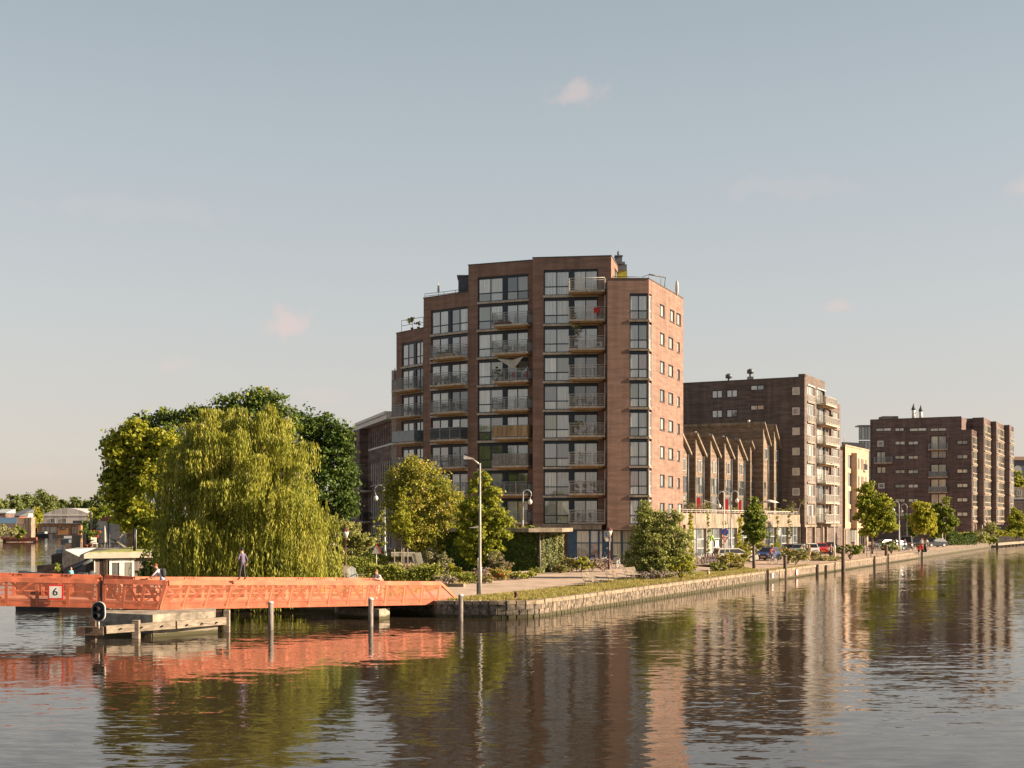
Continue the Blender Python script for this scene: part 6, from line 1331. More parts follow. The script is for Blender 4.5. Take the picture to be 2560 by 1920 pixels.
# ================================================================ TREES
def willow():
    rs = np.random.RandomState(5); c = np.array([-16.2, 77.3, 0]); M = TR((c[0], c[1], GZ))
    t = thing('willow_tree', M, 'huge weeping willow with yellow-green hanging branches behind the orange bridge', 'tree')
    Ps = []; Us = []; Vs = []; tw = MB(m_barkl)
    def strand(o, L_, dirx, nl, sway):
        tt_ = np.linspace(0, 1, nl)[:, None]; arc = np.array([dirx[0], dirx[1], 0]) * (.55 * (1 - np.exp(-4 * tt_)))
        p = o + arc * (.4 + .25 * L_ / 4) + np.array([0, 0, -1]) * L_ * tt_ ** 1.15 + np.array([0, 0, .3]) * np.sin(tt_ * 3.1) * (tt_ < .4) + sway * tt_ ** 2
        p = p + rs.normal(size=(nl, 3)) * .045; p = p[p[:, 2] > .12]
        m_ = len(p); d = unit(np.array([0, 0, -1.0]) + rs.normal(size=(m_, 3)) * .22); s = unit(np.cross(d, rs.normal(size=(m_, 3)))) * (.020 + .014 * rs.rand(m_, 1)); Ps.append(p); Us.append(d * (.10 + .08 * rs.rand(m_, 1))); Vs.append(s)
    boughs = []
    for i in range(400):
        th = rs.uniform(0, 2 * np.pi); e = np.arcsin(rs.uniform(-.05, 1)); q = np.array([np.cos(th) * np.cos(e), np.sin(th) * np.cos(e), np.sin(e)])
        if all(np.linalg.norm(q - b_[0]) > .24 for b_ in boughs): boughs.append((q, rs.uniform(.8, 1.1)))
    for i, (q, rr) in enumerate(boughs):
        for lay in (1.0, .74, .5):
            if lay < 1 and rs.rand() < .3: continue
            f = rr * lay * rs.uniform(.94, 1.03); hz = np.hypot(q[0], q[1])
            o = np.array([(5.35 * q[0] * max(hz, .1) ** -.36 - .45 * q[2]) * f, 4.5 * q[1] * f, 5.5 + 6.7 * q[2] ** .95 * (.9 + .1 * f) * (.93 + .14 * rs.rand()) if q[2] > 0 else 5.2]); o[:2] += c[:2]
            rad = np.array([q[0], q[1]]) / max(hz, .05); tan = np.array([-rad[1], rad[0]])
            Lc = min(o[2] - .2, rs.uniform(1.2, 2.6) if rs.rand() < (.65 if q[2] > .45 else .4) else rs.uniform(3.0, 5.4)) * (1 if lay == 1 else 1.15)
            root = np.array([c[0] + (o[0] - c[0]) * .35, c[1] + (o[1] - c[1]) * .35, o[2] * .93 - .3]); mid = (root + o) / 2 + np.array([0, 0, .55])
            if i % 2 == 0: tw.tube([tuple(root), tuple(mid), tuple(o)], [.06, .04, .014], 4)
            for k in range(60 if lay == 1 else 30):
                u_ = rs.rand() ** .7; base = root * (1 - u_) ** 2 + 2 * mid * u_ * (1 - u_) + o * u_ ** 2 if u_ > .45 else mid * .6 + o * .4
                w_ = rs.normal() * .21; oo = base + np.array([tan[0] * w_, tan[1] * w_, -abs(w_) * .35]) + rs.normal(size=3) * .07
                d2 = rad * .8 + tan * w_ * 1.2 + rs.normal(size=2) * .25
                ll = Lc * (1 - .5 * abs(w_)) * rs.uniform(.5, 1.0) * (.55 + .45 * u_)
                strand(oo, max(.5, ll), d2 / np.linalg.norm(d2), max(8, int(ll * 9)), np.zeros(3))
    # low skirts over the water, right and left
    for (x, y, z, w_, L0, k) in ((-12.5, 73.6, 3.4, .9, 3.2, 90), (-14.5, 72.8, 4.2, 1.2, 4.1, 130), (-16.6, 72.6, 2.9, .45, 2.7, 60), (-12.3, 75.2, 2.2, .8, 1.6, 80), (-18.3, 73.2, 4.6, .9, 4.5, 110), (-15.2, 72.4, 3.0, 1.4, 3, 110), (-20.2, 75.5, 5.2, .7, 5.1, 110), (-21.0, 76.5, 6.4, .6, 3.6, 70), (-12.0, 74.0, 5.6, .7, 5.2, 90), (-13.4, 73.2, 6.6, .9, 5.0, 120)):
        for q in range(k): strand(np.array([x + rs.normal() * w_, y + rs.normal() * .4, z + rs.normal() * .3]), L0 * rs.uniform(.6, 1.05), unit(rs.normal(size=(1, 2)))[0], max(8, int(L0 * 10)), np.zeros(3))
    P = np.concatenate(Ps); U = np.concatenate(Us); V = np.concatenate(Vs)
    put('crown', quads_mesh('crown', P, U, V, [l_will]), t)
    tw.tube([(c[0], c[1], -.2), (c[0] + .2, c[1], 2.6), (c[0] - .2, c[1], 5.2), (c[0], c[1], 8.5)], [.62, .45, .34, .16], 10)
    for k in range(9): a_ = 2 * math.pi * k / 9; tw.tube([(c[0], c[1], 3.2), (c[0] + 1.8 * math.cos(a_), c[1] + 1.6 * math.sin(a_), 6.2), (c[0] + 3.4 * math.cos(a_), c[1] + 3.0 * math.sin(a_), 8.2)], [.24, .15, .06], 6)
    tw.build('trunk', t)
    return len(P)
nw_ = willow()
def lobes_px(D, pts, ybase=None, dy=.75):
    """crown lobes given at their true distance D, relative to the foot"""
    k = D / F; o = []
    for px, py, rx, rz in pts: o.append((px, py, rx * k, rz * k))
    return o
def ptree(name, px, D, pts, n, size, mats, label, dy=.8, **kw):
    base = at(px, D, GZ); k = D / F; lb = []
    rs = random.Random(len(pts) + int(px))
    for (x, y, rx, rz) in pts: lb.append(((x - px) * k, rs.uniform(-.3, .3) * rx * k, CZ - (y - HY) * k - GZ, rx * k, rx * k * dy, rz * k))
    return tree(name, base, lb, n, size, mats, label, **kw)
# behind the willow
ptree('maple_tree', 345, 99, [(300, 1130, 40, 55), (345, 1100, 45, 50), (290, 1210, 35, 60), (330, 1250, 50, 70), (380, 1180, 50, 60), (420, 1120, 40, 50), (318, 1295, 28, 34), (385, 1330, 40, 60)], 26000, .16, [l_mid, l_yel], 'light green tree at the left edge of the willow', idxp=.6, seed=3, trunk=.25)
ptree('maple_tree', 420, 112, [(325, 1080, 28, 22), (300, 1100, 30, 18), (360, 1055, 40, 28), (405, 1045, 35, 26), (470, 1045, 45, 32), (520, 1040, 40, 30), (440, 1110, 70, 60), (520, 1120, 60, 80)], 12000, .15, [l_dark, l_mid], 'dark green tree rising above the left side of the willow', idxp=.25, seed=4, trunk=.3)
ptree('maple_tree', 655, 112, [(580, 1010, 45, 25), (640, 1005, 40, 30), (690, 1015, 42, 36), (720, 1050, 38, 40), (660, 1070, 60, 70), (580, 1090, 60, 60), (640, 990, 25, 18), (700, 1120, 50, 80), (600, 1200, 70, 80), (500, 1200, 70, 90), (680, 1260, 60, 80), (560, 1320, 80, 70)], 22000, .15, [l_dark, l_mid], 'dark green tree rising above the top of the willow', idxp=.35, seed=5, trunk=.35)
ptree('bare_topped_tree', 650, 118, [(625, 990, 14, 18), (662, 982, 12, 20), (645, 1000, 18, 14)], 500, .11, [l_oran], 'thin-leaved tree top poking above the dark trees behind the willow', seed=6, trunk=.12, fill=.1)
ptree('chestnut_tree', 815, 116, [(765, 1055, 35, 35), (800, 1070, 45, 40), (845, 1090, 40, 40), (780, 1130, 55, 60), (840, 1150, 50, 60), (865, 1200, 35, 50), (800, 1220, 60, 70), (850, 1270, 45, 55), (790, 1310, 50, 50), (868, 1245, 28, 30)], 22000, .15, [l_dark], 'very dark dense tree at the right of the willow', seed=7, trunk=.35)
ptree('shrub_tree', 845, 104, [(830, 1320, 30, 35), (870, 1335, 35, 35), (905, 1360, 30, 30), (850, 1380, 35, 25), (815, 1355, 25, 35), (895, 1400, 28, 18)], 7000, .11, [l_bush, l_oran], 'broad olive shrub tree right of the willow behind the lantern post', idxp=.3, seed=8, trunk=.1)
# park trees
ptree('orange_tinged_tree', 1050, 108, [(1000, 1200, 40, 40), (1045, 1180, 40, 38), (1030, 1155, 25, 20), (1090, 1215, 40, 45), (1120, 1250, 35, 45), (985, 1245, 35, 45), (1050, 1250, 60, 55), (1020, 1310, 55, 50), (1090, 1310, 50, 50), (1130, 1300, 28, 45), (1060, 1350, 60, 40)], 26000, .10, [l_oran, l_yel], 'bushy tree with orange-tinged leaves in front of the left corner of the tower', idxp=.4, seed=9, trunk=.2)
ptree('young_lime_tree', 1004, 100, [(1008, 1250, 16, 25), (1000, 1290, 24, 25), (1015, 1310, 22, 28), (990, 1325, 16, 22), (1018, 1345, 14, 22), (1005, 1220, 12, 16)], 2600, .085, [l_yel, l_mid], 'slender yellow-green sapling with two thin trunks behind the concrete frame', idxp=.3, seed=10, trunk=.045, bark=m_barkl, tt=.45, fork=5)
ptree('young_tree', 950, 106, [(952, 1290, 12, 18), (948, 1315, 18, 18), (952, 1345, 20, 22), (946, 1365, 14, 12)], 1500, .085, [l_mid, l_olive], 'small narrow sapling left of the staked trees', idxp=.5, seed=11, trunk=.04, tt=.4, fork=4)
ptree('horse_chestnut', 1200, 98, [(1205, 1200, 22, 22), (1195, 1225, 26, 26), (1235, 1240, 24, 24), (1190, 1265, 40, 30), (1225, 1285, 38, 28), (1170, 1300, 36, 34), (1245, 1315, 32, 20), (1262, 1300, 22, 16), (1205, 1330, 50, 35), (1165, 1350, 34, 38), (1225, 1370, 36, 30), (1185, 1385, 30, 26), (1270, 1335, 14, 10)], 11000, .13, [l_mid, l_yel], 'green broad-leaved tree behind the tall slim lamp post', idxp=.35, seed=12, trunk=.14, fill=.45)
ptree('big_bush', 1645, 96, [(1600, 1400, 42, 38), (1680, 1400, 45, 38), (1640, 1350, 55, 50), (1620, 1300, 34, 36), (1668, 1315, 38, 40), (1605, 1345, 34, 36), (1700, 1350, 30, 40), (1645, 1410, 60, 30), (1612, 1268, 14, 20), (1690, 1290, 14, 18), (1720, 1410, 20, 28)], 32000, .085, [l_bush, l_hedge], 'large rounded grey-green bush between the benches and the tower', cat='bush', idxp=.35, seed=13, trunk=.09, tt=.3)
hv = dict(trunk=.13, bark=m_bark, tt=.62)
ptree('street_tree', 1885, 115, [(1888, 1262, 15, 20), (1878, 1290, 22, 24), (1900, 1300, 20, 24), (1885, 1325, 30, 22), (1870, 1310, 14, 20), (1905, 1335, 20, 18), (1885, 1350, 18, 12)], 7500, .11, [l_mid, l_dark, ], 'slim young street tree beside the double crook-necked lamp', cat='tree', idxp=.35, seed=14, group='street trees on the quay', **hv)
ptree('street_tree', 2180, 165, [(2172, 1225, 22, 20), (2165, 1260, 30, 28), (2205, 1262, 30, 26), (2155, 1290, 22, 18), (2190, 1295, 38, 28), (2225, 1295, 20, 26), (2175, 1325, 30, 18), (2218, 1318, 22, 14)], 9500, .17, [l_mid, l_yel], 'broad leafy street tree in front of the cream building', idxp=.3, seed=15, group='street trees on the quay', **hv)
ptree('street_tree', 2308, 196, [(2305, 1270, 22, 18), (2295, 1295, 22, 22), (2320, 1295, 24, 24), (2308, 1320, 28, 18), (2330, 1325, 14, 12)], 6500, .17, [l_yel], 'yellow-green street tree before the far brick block, left of the pair', seed=16, group='street trees on the quay', **hv)
ptree('street_tree', 2362, 211, [(2365, 1250, 10, 12), (2350, 1275, 20, 20), (2372, 1280, 18, 20), (2345, 1300, 22, 20), (2380, 1305, 18, 18), (2358, 1320, 28, 16), (2340, 1335, 14, 10)], 7000, .17, [l_mid, l_dark], 'darker green street tree before the far brick block, right of the pair', idxp=.3, seed=17, group='street trees on the quay', **hv)
ptree('street_tree', 2282, 215, [(2275, 1300, 16, 20), (2280, 1325, 18, 16)], 2200, .17, [l_dark], 'dark street tree half hidden behind the yellow-green one', seed=18, group='street trees on the quay', **hv)
# right bank greens
ptree('conifer', 2548, 262, [(2535, 1280, 8, 14), (2530, 1300, 12, 18), (2548, 1290, 9, 18), (2550, 1320, 16, 22), (2528, 1328, 16, 16)], 5000, .2, [l_mid, l_yel], 'bushy conifer above the wooden quay fence at the right edge', idxp=.4, seed=19, trunk=.1)
ptree('roof_tree', 2538, 360, [(2525, 1180, 14, 16), (2540, 1195, 16, 18), (2552, 1215, 12, 14), (2535, 1215, 14, 14)], 2600, .3, [l_mid, l_yel], 'green tree between the pale house and the dark office building', idxp=.4, seed=20, trunk=.2)
for i, (px, D, rx, rz, m_, nm) in enumerate(((2452, 238, 2.4, 2.6, l_bush, 'dense bank shrub at the end of the stone quay'), (2472, 243, 2.2, 2.3, l_hedge, 'reedy bank shrub before the wooden quay fence'), (2448, 246, 1.8, 3.0, l_olive, 'tall pale shrub under the columns of the far brick block'), (2478, 256, 1.8, 4.2, l_bush, 'climbing shrub over the columns of the far brick block'), (2505, 258, 2.4, 2.6, l_yel, 'yellow-green shrub behind the wooden quay fence'), (2528, 262, 2.6, 2.6, l_mid, 'green shrub behind the middle of the wooden quay fence'), (2557, 268, 2.2, 3.2, l_bush, 'shrub at the right edge above the quay'))):
    bush(at(px, D, .3 if i < 2 else GZ), rx, rx * .8, rz, 2200, .13, [m_, l_mid], nm, seed=40 + i, idxp=.3)
hedge(at(2362, 220, GZ), at(2432, 224, GZ), 1.5, 1.9, 5500, .12, [l_dark, ], 'clipped dark hedge with flowering top in front of the far brick block', seed=4)
put('hedge_top', leaves([(at(2365 + i * 8, 223).x, 223, 2.9, .9, .7, .25) for i in range(9)], 1800, .1, [l_yel], .2, 3, name='foliage'))
tag(bpy.data.objects['hedge_top'], 'yellow-green flowering growth along the top of the dark clipped hedge', 'plants', kind='stuff')
# shrubs of the park
hedge(at(915, 86, GZ), at(1095, 86.5, GZ), 2.2, 1.15, 15000, .075, [l_hedge, ], 'long leafy hedge of low shrubs behind the end of the orange bridge', seed=6, name='shrub_hedge')
hedge(at(820, 97, GZ), at(960, 99, GZ), 1.6, 1.6, 8000, .08, [l_hedge], 'dense green hedge on the lawn between lantern post and saplings', seed=8)
sh = [(1090, 97, 1.15, 2.35, [l_olive, l_mauve], 'round butterfly bush with mauve flowers beside the concrete frame', 3600, .12), (1108, 95, .8, 1.5, [l_olive, l_mauve], 'smaller grey bush with mauve tips', 1600, .2), (1135, 94, .8, 1.3, [l_yel], 'upright feathery yellow-green shrub', 1200, 0), (1245, 93.5, 1.0, 2.1, [l_olive, l_pink], 'shrub with pink flower spikes right of the tall lamp post', 2600, .12),
      (1075, 93, 1.0, 1.2, [l_oran, l_hedge], 'orange-green shrub in front of the butterfly bush', 1800, .4), (1160, 90, 1.3, .75, [l_hedge], 'low dark rounded shrub on the lawn', 1800, 0), (1130, 89.5, 1.0, .7, [l_hedge, l_yel], 'low green mound left of the tall lamp post', 1400, .2), (1195, 91, .9, 1.0, [l_mauve, l_straw], 'greyish dry flowering clump behind the lamp post', 1400, .5),
      (1250, 92, 1.2, .9, [l_oran, l_redf], 'reddish-green ground shrub by the pale kerb', 1600, .12), (1285, 93.5, 1.1, .7, [l_hedge, l_oran], 'low green and rust shrub by the pale kerb', 1400, .3), (1315, 95, 1.0, .6, [l_hedge, l_yel], 'low shrub at the right end of the pale kerb', 1200, .4), (1210, 88, .9, .6, [l_straw, l_hedge], 'dry low tuft in front of the lamp post shrubs', 900, .4),
      (1015, 95, 1.5, 1.3, [l_straw, l_bush], 'tall dry grass clump before the concrete frame', 2200, .4), (985, 93, 1.3, 1.1, [l_bush, l_straw], 'loose green and straw clump under the saplings', 1800, .3), (900, 101, 2.0, 1.5, [l_redf, l_bush], 'reddish flowering shrub behind the lawn hedge', 2200, .82), (975, 108, 1.8, 2.0, [l_bush], 'olive shrub behind the saplings', 2200, 0),
      (1110, 84.5, 1.2, .7, [l_olive, l_mauve], 'low lavender clump at the end of the bridge', 1500, .4), (1086, 86, .9, .9, [l_hedge, l_yel], 'bright leafy shrub at the right end of the long hedge', 1500, .3), (1340, 101, .6, .8, [l_hedge], 'small shrub at the corner of the ivy-covered hut', 700, 0)]
for i, (px, D, rx, rz, ms_, nm, k, ip) in enumerate(sh): bush(at(px, D, GZ), rx, rx * .8, rz, k, .075, ms_, nm, 'shrub', seed=60 + i, idxp=ip or None, name='shrub')
for i, (px, D, rx, rz, ms_, nm) in enumerate(((1420, 106.5, 1.1, 1.3, [l_straw, l_hedge], 'mixed dry border plants at the left of the planting strip before the blue shop'), (1450, 106.5, 1.1, 1.2, [l_hedge, l_yel], 'green border plants in the planting strip before the blue shop'), (1478, 107, 1.1, 1.1, [l_mauve, l_bush], 'mauve-grey border plants in the planting strip before the blue shop'), (1508, 108, 1.1, 1.2, [l_mauve, l_straw], 'greyish lavender border at the right of the planting strip'), (1400, 104.5, .7, .8, [l_hedge, l_straw], 'small green clump at the foot of the ivy'))):
    bush(at(px, D, GZ), rx, .8, rz, 2000, .07, ms_, nm, 'border plants', seed=90 + i, idxp=.4, name='border_plants')
for i, (px, D, rx, rz, ms_, nm) in enumerate(((1632, 93, 2.0, .8, [l_mauve, l_hedge], 'low purplish growth at the foot of the big bush'), (1702, 93.5, 1.1, 2.0, [l_yel, l_mid], 'bright green shoots at the right foot of the big bush'), (1820, 107.5, 1.1, 1.6, [l_yel, l_straw], 'tall yellow-green weeds on the verge before the white car, left clump'), (1848, 110.5, 1.1, 1.7, [l_yel, l_straw], 'tall yellow-green weeds on the verge before the white car, right clump'), (1795, 106.5, .8, .9, [l_bush, l_yel], 'low weeds beside the leaning bicycle'),
        (1988, 125, 1.7, 1.5, [l_hedge, l_straw], 'rose bush behind the dark mooring post'), (2125, 141, 1.5, 1.9, [l_mid, l_dark], 'round dense green shrub on the far quay'), (2065, 137, 2.2, .6, [l_bush, l_straw], 'low grassy clump on the quay left of the round shrub'), (2228, 165, 1.4, 1.8, [l_bush, l_dark], 'dark shrub on the quay beside the parked cars'), (1858, 143, .95, 2.0, [l_yel, l_yel], 'bright yellow shrub by the white bollards'), (1898, 147, 1.5, 2.2, [l_bush, l_straw], 'brownish shrub behind the blue car'), (1960, 153, 1.6, 1.2, [l_hedge, l_pink], 'low hedge with pink flowers beyond the blue car'), (2038, 142, .8, .9, [l_straw, l_bush], 'small dry clump on the quay'), (1936, 148, 1.0, 1.8, [l_yel, l_mid], 'yellow-green shrub above the roof of the blue car'))):
    bush(at(px, D, GZ), rx, rx * .7, rz, 1900, .08 if D < 120 else .1, ms_, nm, seed=110 + i, idxp=.35)
# grass
def strip_pts(poly):
    P_ = np.array([p[:2] for p in poly])
    def f(rs, n):
        lo, hi = P_.min(0), P_.max(0); q = lo + (hi - lo) * rs.rand(n * 4, 2); ins = np.zeros(len(q), bool); j = len(P_) - 1
        for i in range(len(P_)):
            xi, yi = P_[i]; xj, yj = P_[j]; c = ((yi > q[:, 1]) != (yj > q[:, 1])) & (q[:, 0] < (xj - xi) * (q[:, 1] - yi) / (yj - yi + 1e-9) + xi); ins ^= c; j = i
        q = q[ins][:n]; return np.concatenate([q, np.full((len(q), 1), GZ)], 1)
    return f
tufts(strip_pts(verge), 60000, .13, [l_gras], 'verge_grass', label='rough grass growing along the quay edge', wid=.022)
tufts(strip_pts(lawn), 52000, .12, [l_gras], 'lawn_grass', label='mown grass of the park lawn', wid=.03, seed=8)
tufts(lambda rs, n: np.array([[*ql(s_, -.45 + o_), GZ] for s_, o_ in zip(rs.rand(n) * 60, rs.normal(size=n) * .08)]), 2500, .16, [l_gras], 'edge_weeds', label='weeds in the joint behind the coping stones', wid=.02, seed=9)
# ================================================================ CARS, BICYCLES, PEOPLE ON THE QUAY
pc = lambda nm, c: mat('paint_' + nm, c, .28, .03, 2, spec=.6)
car(TR(at(1921, 138.5, GZ), R(-118)), pc('blue', (.02, .045, .13)), 'dark blue car facing the viewer with yellow number plate on the quay road')
car(TR(at(1838, 132, GZ), R(10)), pc('silver', (.5, .47, .42)), 'pale silver estate car behind the traffic signs', 'estate')
car(TR(at(2030, 158, GZ), R(-100)), pc('white', (.62, .6, .56)), 'small white car parked left of the red car', 'small')
car(TR(at(2052, 164, GZ), R(-95)), pc('red', (.42, .015, .02)), 'red car parked in front of the dark brick block')
car(TR(at(1997, 156, GZ), R(-110)), pc('greyblue', (.22, .27, .28)), 'grey-blue car with open look behind the walking pedestrians')
car(TR(at(1975, 157, GZ), R(-110)), pc('darkred', (.12, .02, .02)), 'dark car behind the rose bush')
car(TR(at(2078, 170, GZ), R(-100)), pc('black', (.015, .017, .02)), 'black car behind the motor scooter rider')
car(TR(at(2233, 184, GZ), R(-150)), pc('green', (.10, .22, .18)), 'green car parked between the crook-necked lamps', 'hatch')
car(TR(at(2266, 190, GZ), R(-110)), pc('brown', (.16, .12, .10)), 'brown van parked before the far brick block', 'van')
car(TR(at(2292, 200, GZ), R(-100)), pc('black2', (.02, .02, .022)), 'black car under the yellow-green street tree')
car(TR(at(2336, 206, GZ), R(-160)), pc('navy', (.02, .025, .04)), 'dark car under the pair of far street trees')
car(TR(at(2206, 192, GZ), R(-150)), pc('teal', (.05, .10, .12)), 'dark teal car behind the green car')
fm = [cloth((.03, .03, .03), 'bike_black'), cloth((.3, .3, .3), 'bike_silver'), cloth((.25, .03, .03), 'bike_red'), cloth((.04, .08, .2), 'bike_blue'), cloth((.16, .06, .20), 'bike_purple'), m_white]
nth = ['first', 'second', 'third', 'fourth', 'fifth', 'sixth', 'seventh', 'eighth', 'ninth', 'tenth', 'eleventh', 'twelfth']
for i, px in enumerate((1418, 1441, 1466, 1480, 1494, 1512, 1525)):
    bicycle(TR(at(px, 121 + (i % 3) * .4, GZ), R((80, 65, 100, 70, 95, 60, 20)[i])), fm[i % 6], '%s bicycle from the left in the row before the blue shop windows' % nth[i], 'bicycles parked before the blue shop', basket=i % 3 == 0)
bicycle(TR(at(1546, 113, GZ), R(70)), m_white, 'pale bicycle standing alone beside the lantern post')
rk = thing('bicycle_rack', TR(G(1785, 1413)), 'long steel bicycle rack full of wheels behind the weeds', 'bicycle rack')
b = MB(m_steel); ra, rb_ = at(1758, 125, GZ), at(1800, 126.5, GZ); b.tube([ra + V3(0, 0, .06), rb_ + V3(0, 0, .06)], .05, 5); b.tube([ra + V3(.1, .9, .06), rb_ + V3(.1, .9, .06)], .05, 5)
b.build('base_rail', rk)
for i in range(8):
    q = ra.lerp(rb_, i / 7); MB(m_steel).tube([q + V3(0, 0, .06), q + V3(-.15, .1, .8), q + V3(-.1, .5, 1.0), q + V3(0, .9, .06)], .035, 5).build('hoop', rk)
    if i < 7: bicycle(TR(ra.lerp(rb_, (i + .5) / 7) + V3(0, .5, 0), R(98 + 6 * (i % 3))), fm[(i * 2) % 6], '%s bicycle from the left standing in the steel rack' % nth[i], 'bicycles in the rack', basket=i == 6)
for i, px in enumerate((1737, 1744, 1750)): bicycle(TR(at(px, 127 + i * .5, GZ), R(60 + 20 * i)), fm[(i + 1) % 6], '%s bicycle from the left between the big bush and the rack' % nth[i], 'bicycles beside the big bush')
bicycle(TR(at(1802, 111.5, GZ), R(15)), fm[0], 'black bicycle with basket leaning in the weeds on the verge', basket=True)
for i, px in enumerate((2152, 2160, 2168, 2176, 2184, 2192)): bicycle(TR(at(px, 176 + i, GZ), R(75 + 9 * i)), fm[i % 6], '%s bicycle from the left in the row before the cream building' % nth[i], 'bicycles before the cream building')
for i, px in enumerate((2279, 2288, 2298, 2308)): bicycle(TR(at(px, 176 + i * 3, GZ), R(40 + 30 * i)), fm[i % 6], '%s bicycle from the left under the yellow-green street tree' % nth[i], 'bicycles under the street tree')
t_ = thing('orange_barrier', TR(at(1723, 118, GZ)), 'orange and white construction barrier post behind the big bush', 'barrier'); q = at(1723, 118, GZ); b = MB(m_orange, m_white); b.box(q.x - .14, q.x + .14, 117.9, 118.1, GZ, 2.1); b.cur = 1; b.box(q.x - .142, q.x + .142, 117.89, 118.11, 1.75, 1.95); b.box(q.x - .142, q.x + .142, 117.89, 118.11, 2.101, 2.3); b.build('post', t_)
t_ = thing('bike_stand', TR(at(2167, 150, GZ)), 'low steel hoop stand on the quay near the leafy street tree', 'stand'); q = at(2167, 150, GZ); MB(m_steeld).tube([q, q + V3(0, 0, .8), q + V3(.5, 0, .8), q + V3(.5, 0, 0)], .035, 5).tube([q + V3(.5, .1, .8), q + V3(.5, .1, 0)], .03, 5).tube([q + V3(-.05, 0, .8), q + V3(1.2, 0, .8)], .03, 5).tube([q + V3(1.2, 0, .8), q + V3(1.2, 0, 0)], .03, 5).build('hoop', t_)
t_ = thing('waste_bin', TR(at(2312, 174, GZ)), 'dark waste bin on the quay beside the red jacketed rider', 'bin'); MB(m_black).lathe(at(2312, 174, GZ), [(.28, 0), (.3, 1.0), (.24, 1.1)], 10).build('bin', t_)
def scooter(M, m_, label):
    t = thing('motor_scooter', M, label, 'scooter'); MB(m_).prism([(-.7, -.16), (-.1, -.14), (-.1, .14), (-.7, .16)], .4, [.75, .7, .7, .75]).box(-.1, .35, -.16, .16, .28, .36).prism([(.34, -.2), (.46, -.18), (.46, .18), (.34, .2)], .3, .95).build('body', t, M)
    for x in (.6, -.55): MB(m_black).tube([(x, -.05, .22), (x, .05, .22)], .22, 12).build('wheel', t, M)
    MB(m_black).box(-.7, -.05, -.14, .14, .76, .84).build('seat', t, M); MB(m_steeld).tube([(.6, 0, .25), (.42, 0, 1.0)], .03, 5).tube([(.36, -.3, 1.05), (.42, 0, 1.0), (.36, .3, 1.05)], .02, 5).build('handlebar', t, M); MB(m_glob).ball((.5, 0, .85), .08, 8, 5).build('headlight', t, M)
scooter(TR(at(2159, 168, GZ), R(-100)), m_white, 'white motor scooter parked before the cream building'); scooter(TR(at(2302, 173, GZ), R(-80)), m_red, 'red motor scooter beside the waste bin'); scooter(TR(at(2077, 145, GZ), R(-100)), m_black, 'dark motor scooter ridden along the quay')
cl_ = lambda c, n_: cloth(c, n_)
J = J_ride(); J = {k: (v[0] + .35, v[1], v[2] - .12) if k != 'face' else v for k, v in J.items()}
person(TR(at(2077, 145, GZ), R(-100)), J, (cl_((.55, .42, .35), 'shirt_pale'), cl_((.05, .05, .06), 'trousers_dark'), m_black), 'person in pale shirt riding the dark motor scooter', hair=(.08, .06, .1))
bicycle(TR(at(1932, 127.5, GZ), R(-65)), fm[5], 'bicycle ridden in front of the dark blue car'); person(TR(at(1932, 127.5, GZ), R(-65)), J_ride(), (cl_((.40, .12, .12), 'shirt_pinkred'), cl_((.06, .06, .07), 'trousers_dark2'), m_white), 'cyclist in pinkish red shirt in front of the dark blue car')
person(TR(at(2018, 134, GZ), R(-150)), J_walk(.28), (cl_((.07, .11, .09), 'jacket_green'), cl_((.06, .06, .07), 'trousers_dark2'), m_white), 'pedestrian in dark green jacket walking on the quay near the small white car', hair=(.45, .33, .18), sleeves=1)
person(TR(at(2024, 136, GZ), R(-150)), J_walk(.2), (cl_((.4, .28, .15), 'jacket_tan'), cl_((.5, .3, .2), 'trousers_tan'), m_white), 'pedestrian in tan top behind the one in the green jacket', hair=(.4, .25, .12))
person(TR(at(2003, 138, GZ), R(-40)), J_walk(.2), (cl_((.25, .22, .2), 'jacket_grey'), cl_((.2, .2, .22), 'trousers_grey'), m_black), 'pedestrian in grey pushing a bicycle by the rose bush', sleeves=1)
person(TR(at(2262, 175, GZ), R(-120)), J_walk(.2), (cl_((.36, .38, .42), 'shirt_greyblue'), cl_((.06, .10, .20), 'jeans'), m_white), 'person in grey-blue shirt and jeans standing by the crook-necked lamp', hair=(.3, .12, .06))
person(TR(at(2250, 178, GZ), R(-60)), J_walk(.15), (m_white, cl_((.5, .42, .34), 'trousers_beige'), m_white), 'person in white standing left of the one in jeans', hair=(.35, .2, .1))
person(TR(at(2240, 176, GZ), R(-100)), J_walk(.1), (cl_((.12, .08, .09), 'top_dark'), cl_((.45, .28, .2), 'shorts_tan'), m_black), 'person in dark top at the left of the small group by the lamp', hair=(.4, .2, .1))
person(TR(at(2317, 184, GZ), R(90)), J_walk(.2), (m_white, cl_((.3, .2, .16), 'trousers_brown'), m_black), 'person in white shirt walking away behind the waste bin', hair=(.1, .05, .03))
person(TR(at(2304, 184, GZ), R(-90)), J_walk(.1), (cl_((.5, .5, .46), 'shirt_white2'), cl_((.5, .12, .03), 'shorts_orange'), m_white), 'person in pale shirt and orange shorts by the red scooter', hair=(.2, .1, .05))
person(TR(at(2133, 172, GZ), R(-90)), J_walk(.15), (cl_((.14, .06, .16), 'top_purple'), cl_((.3, .18, .12), 'trousers_brown2'), m_black), 'person in purple top behind the round dense shrub', hair=(.1, .05, .05))
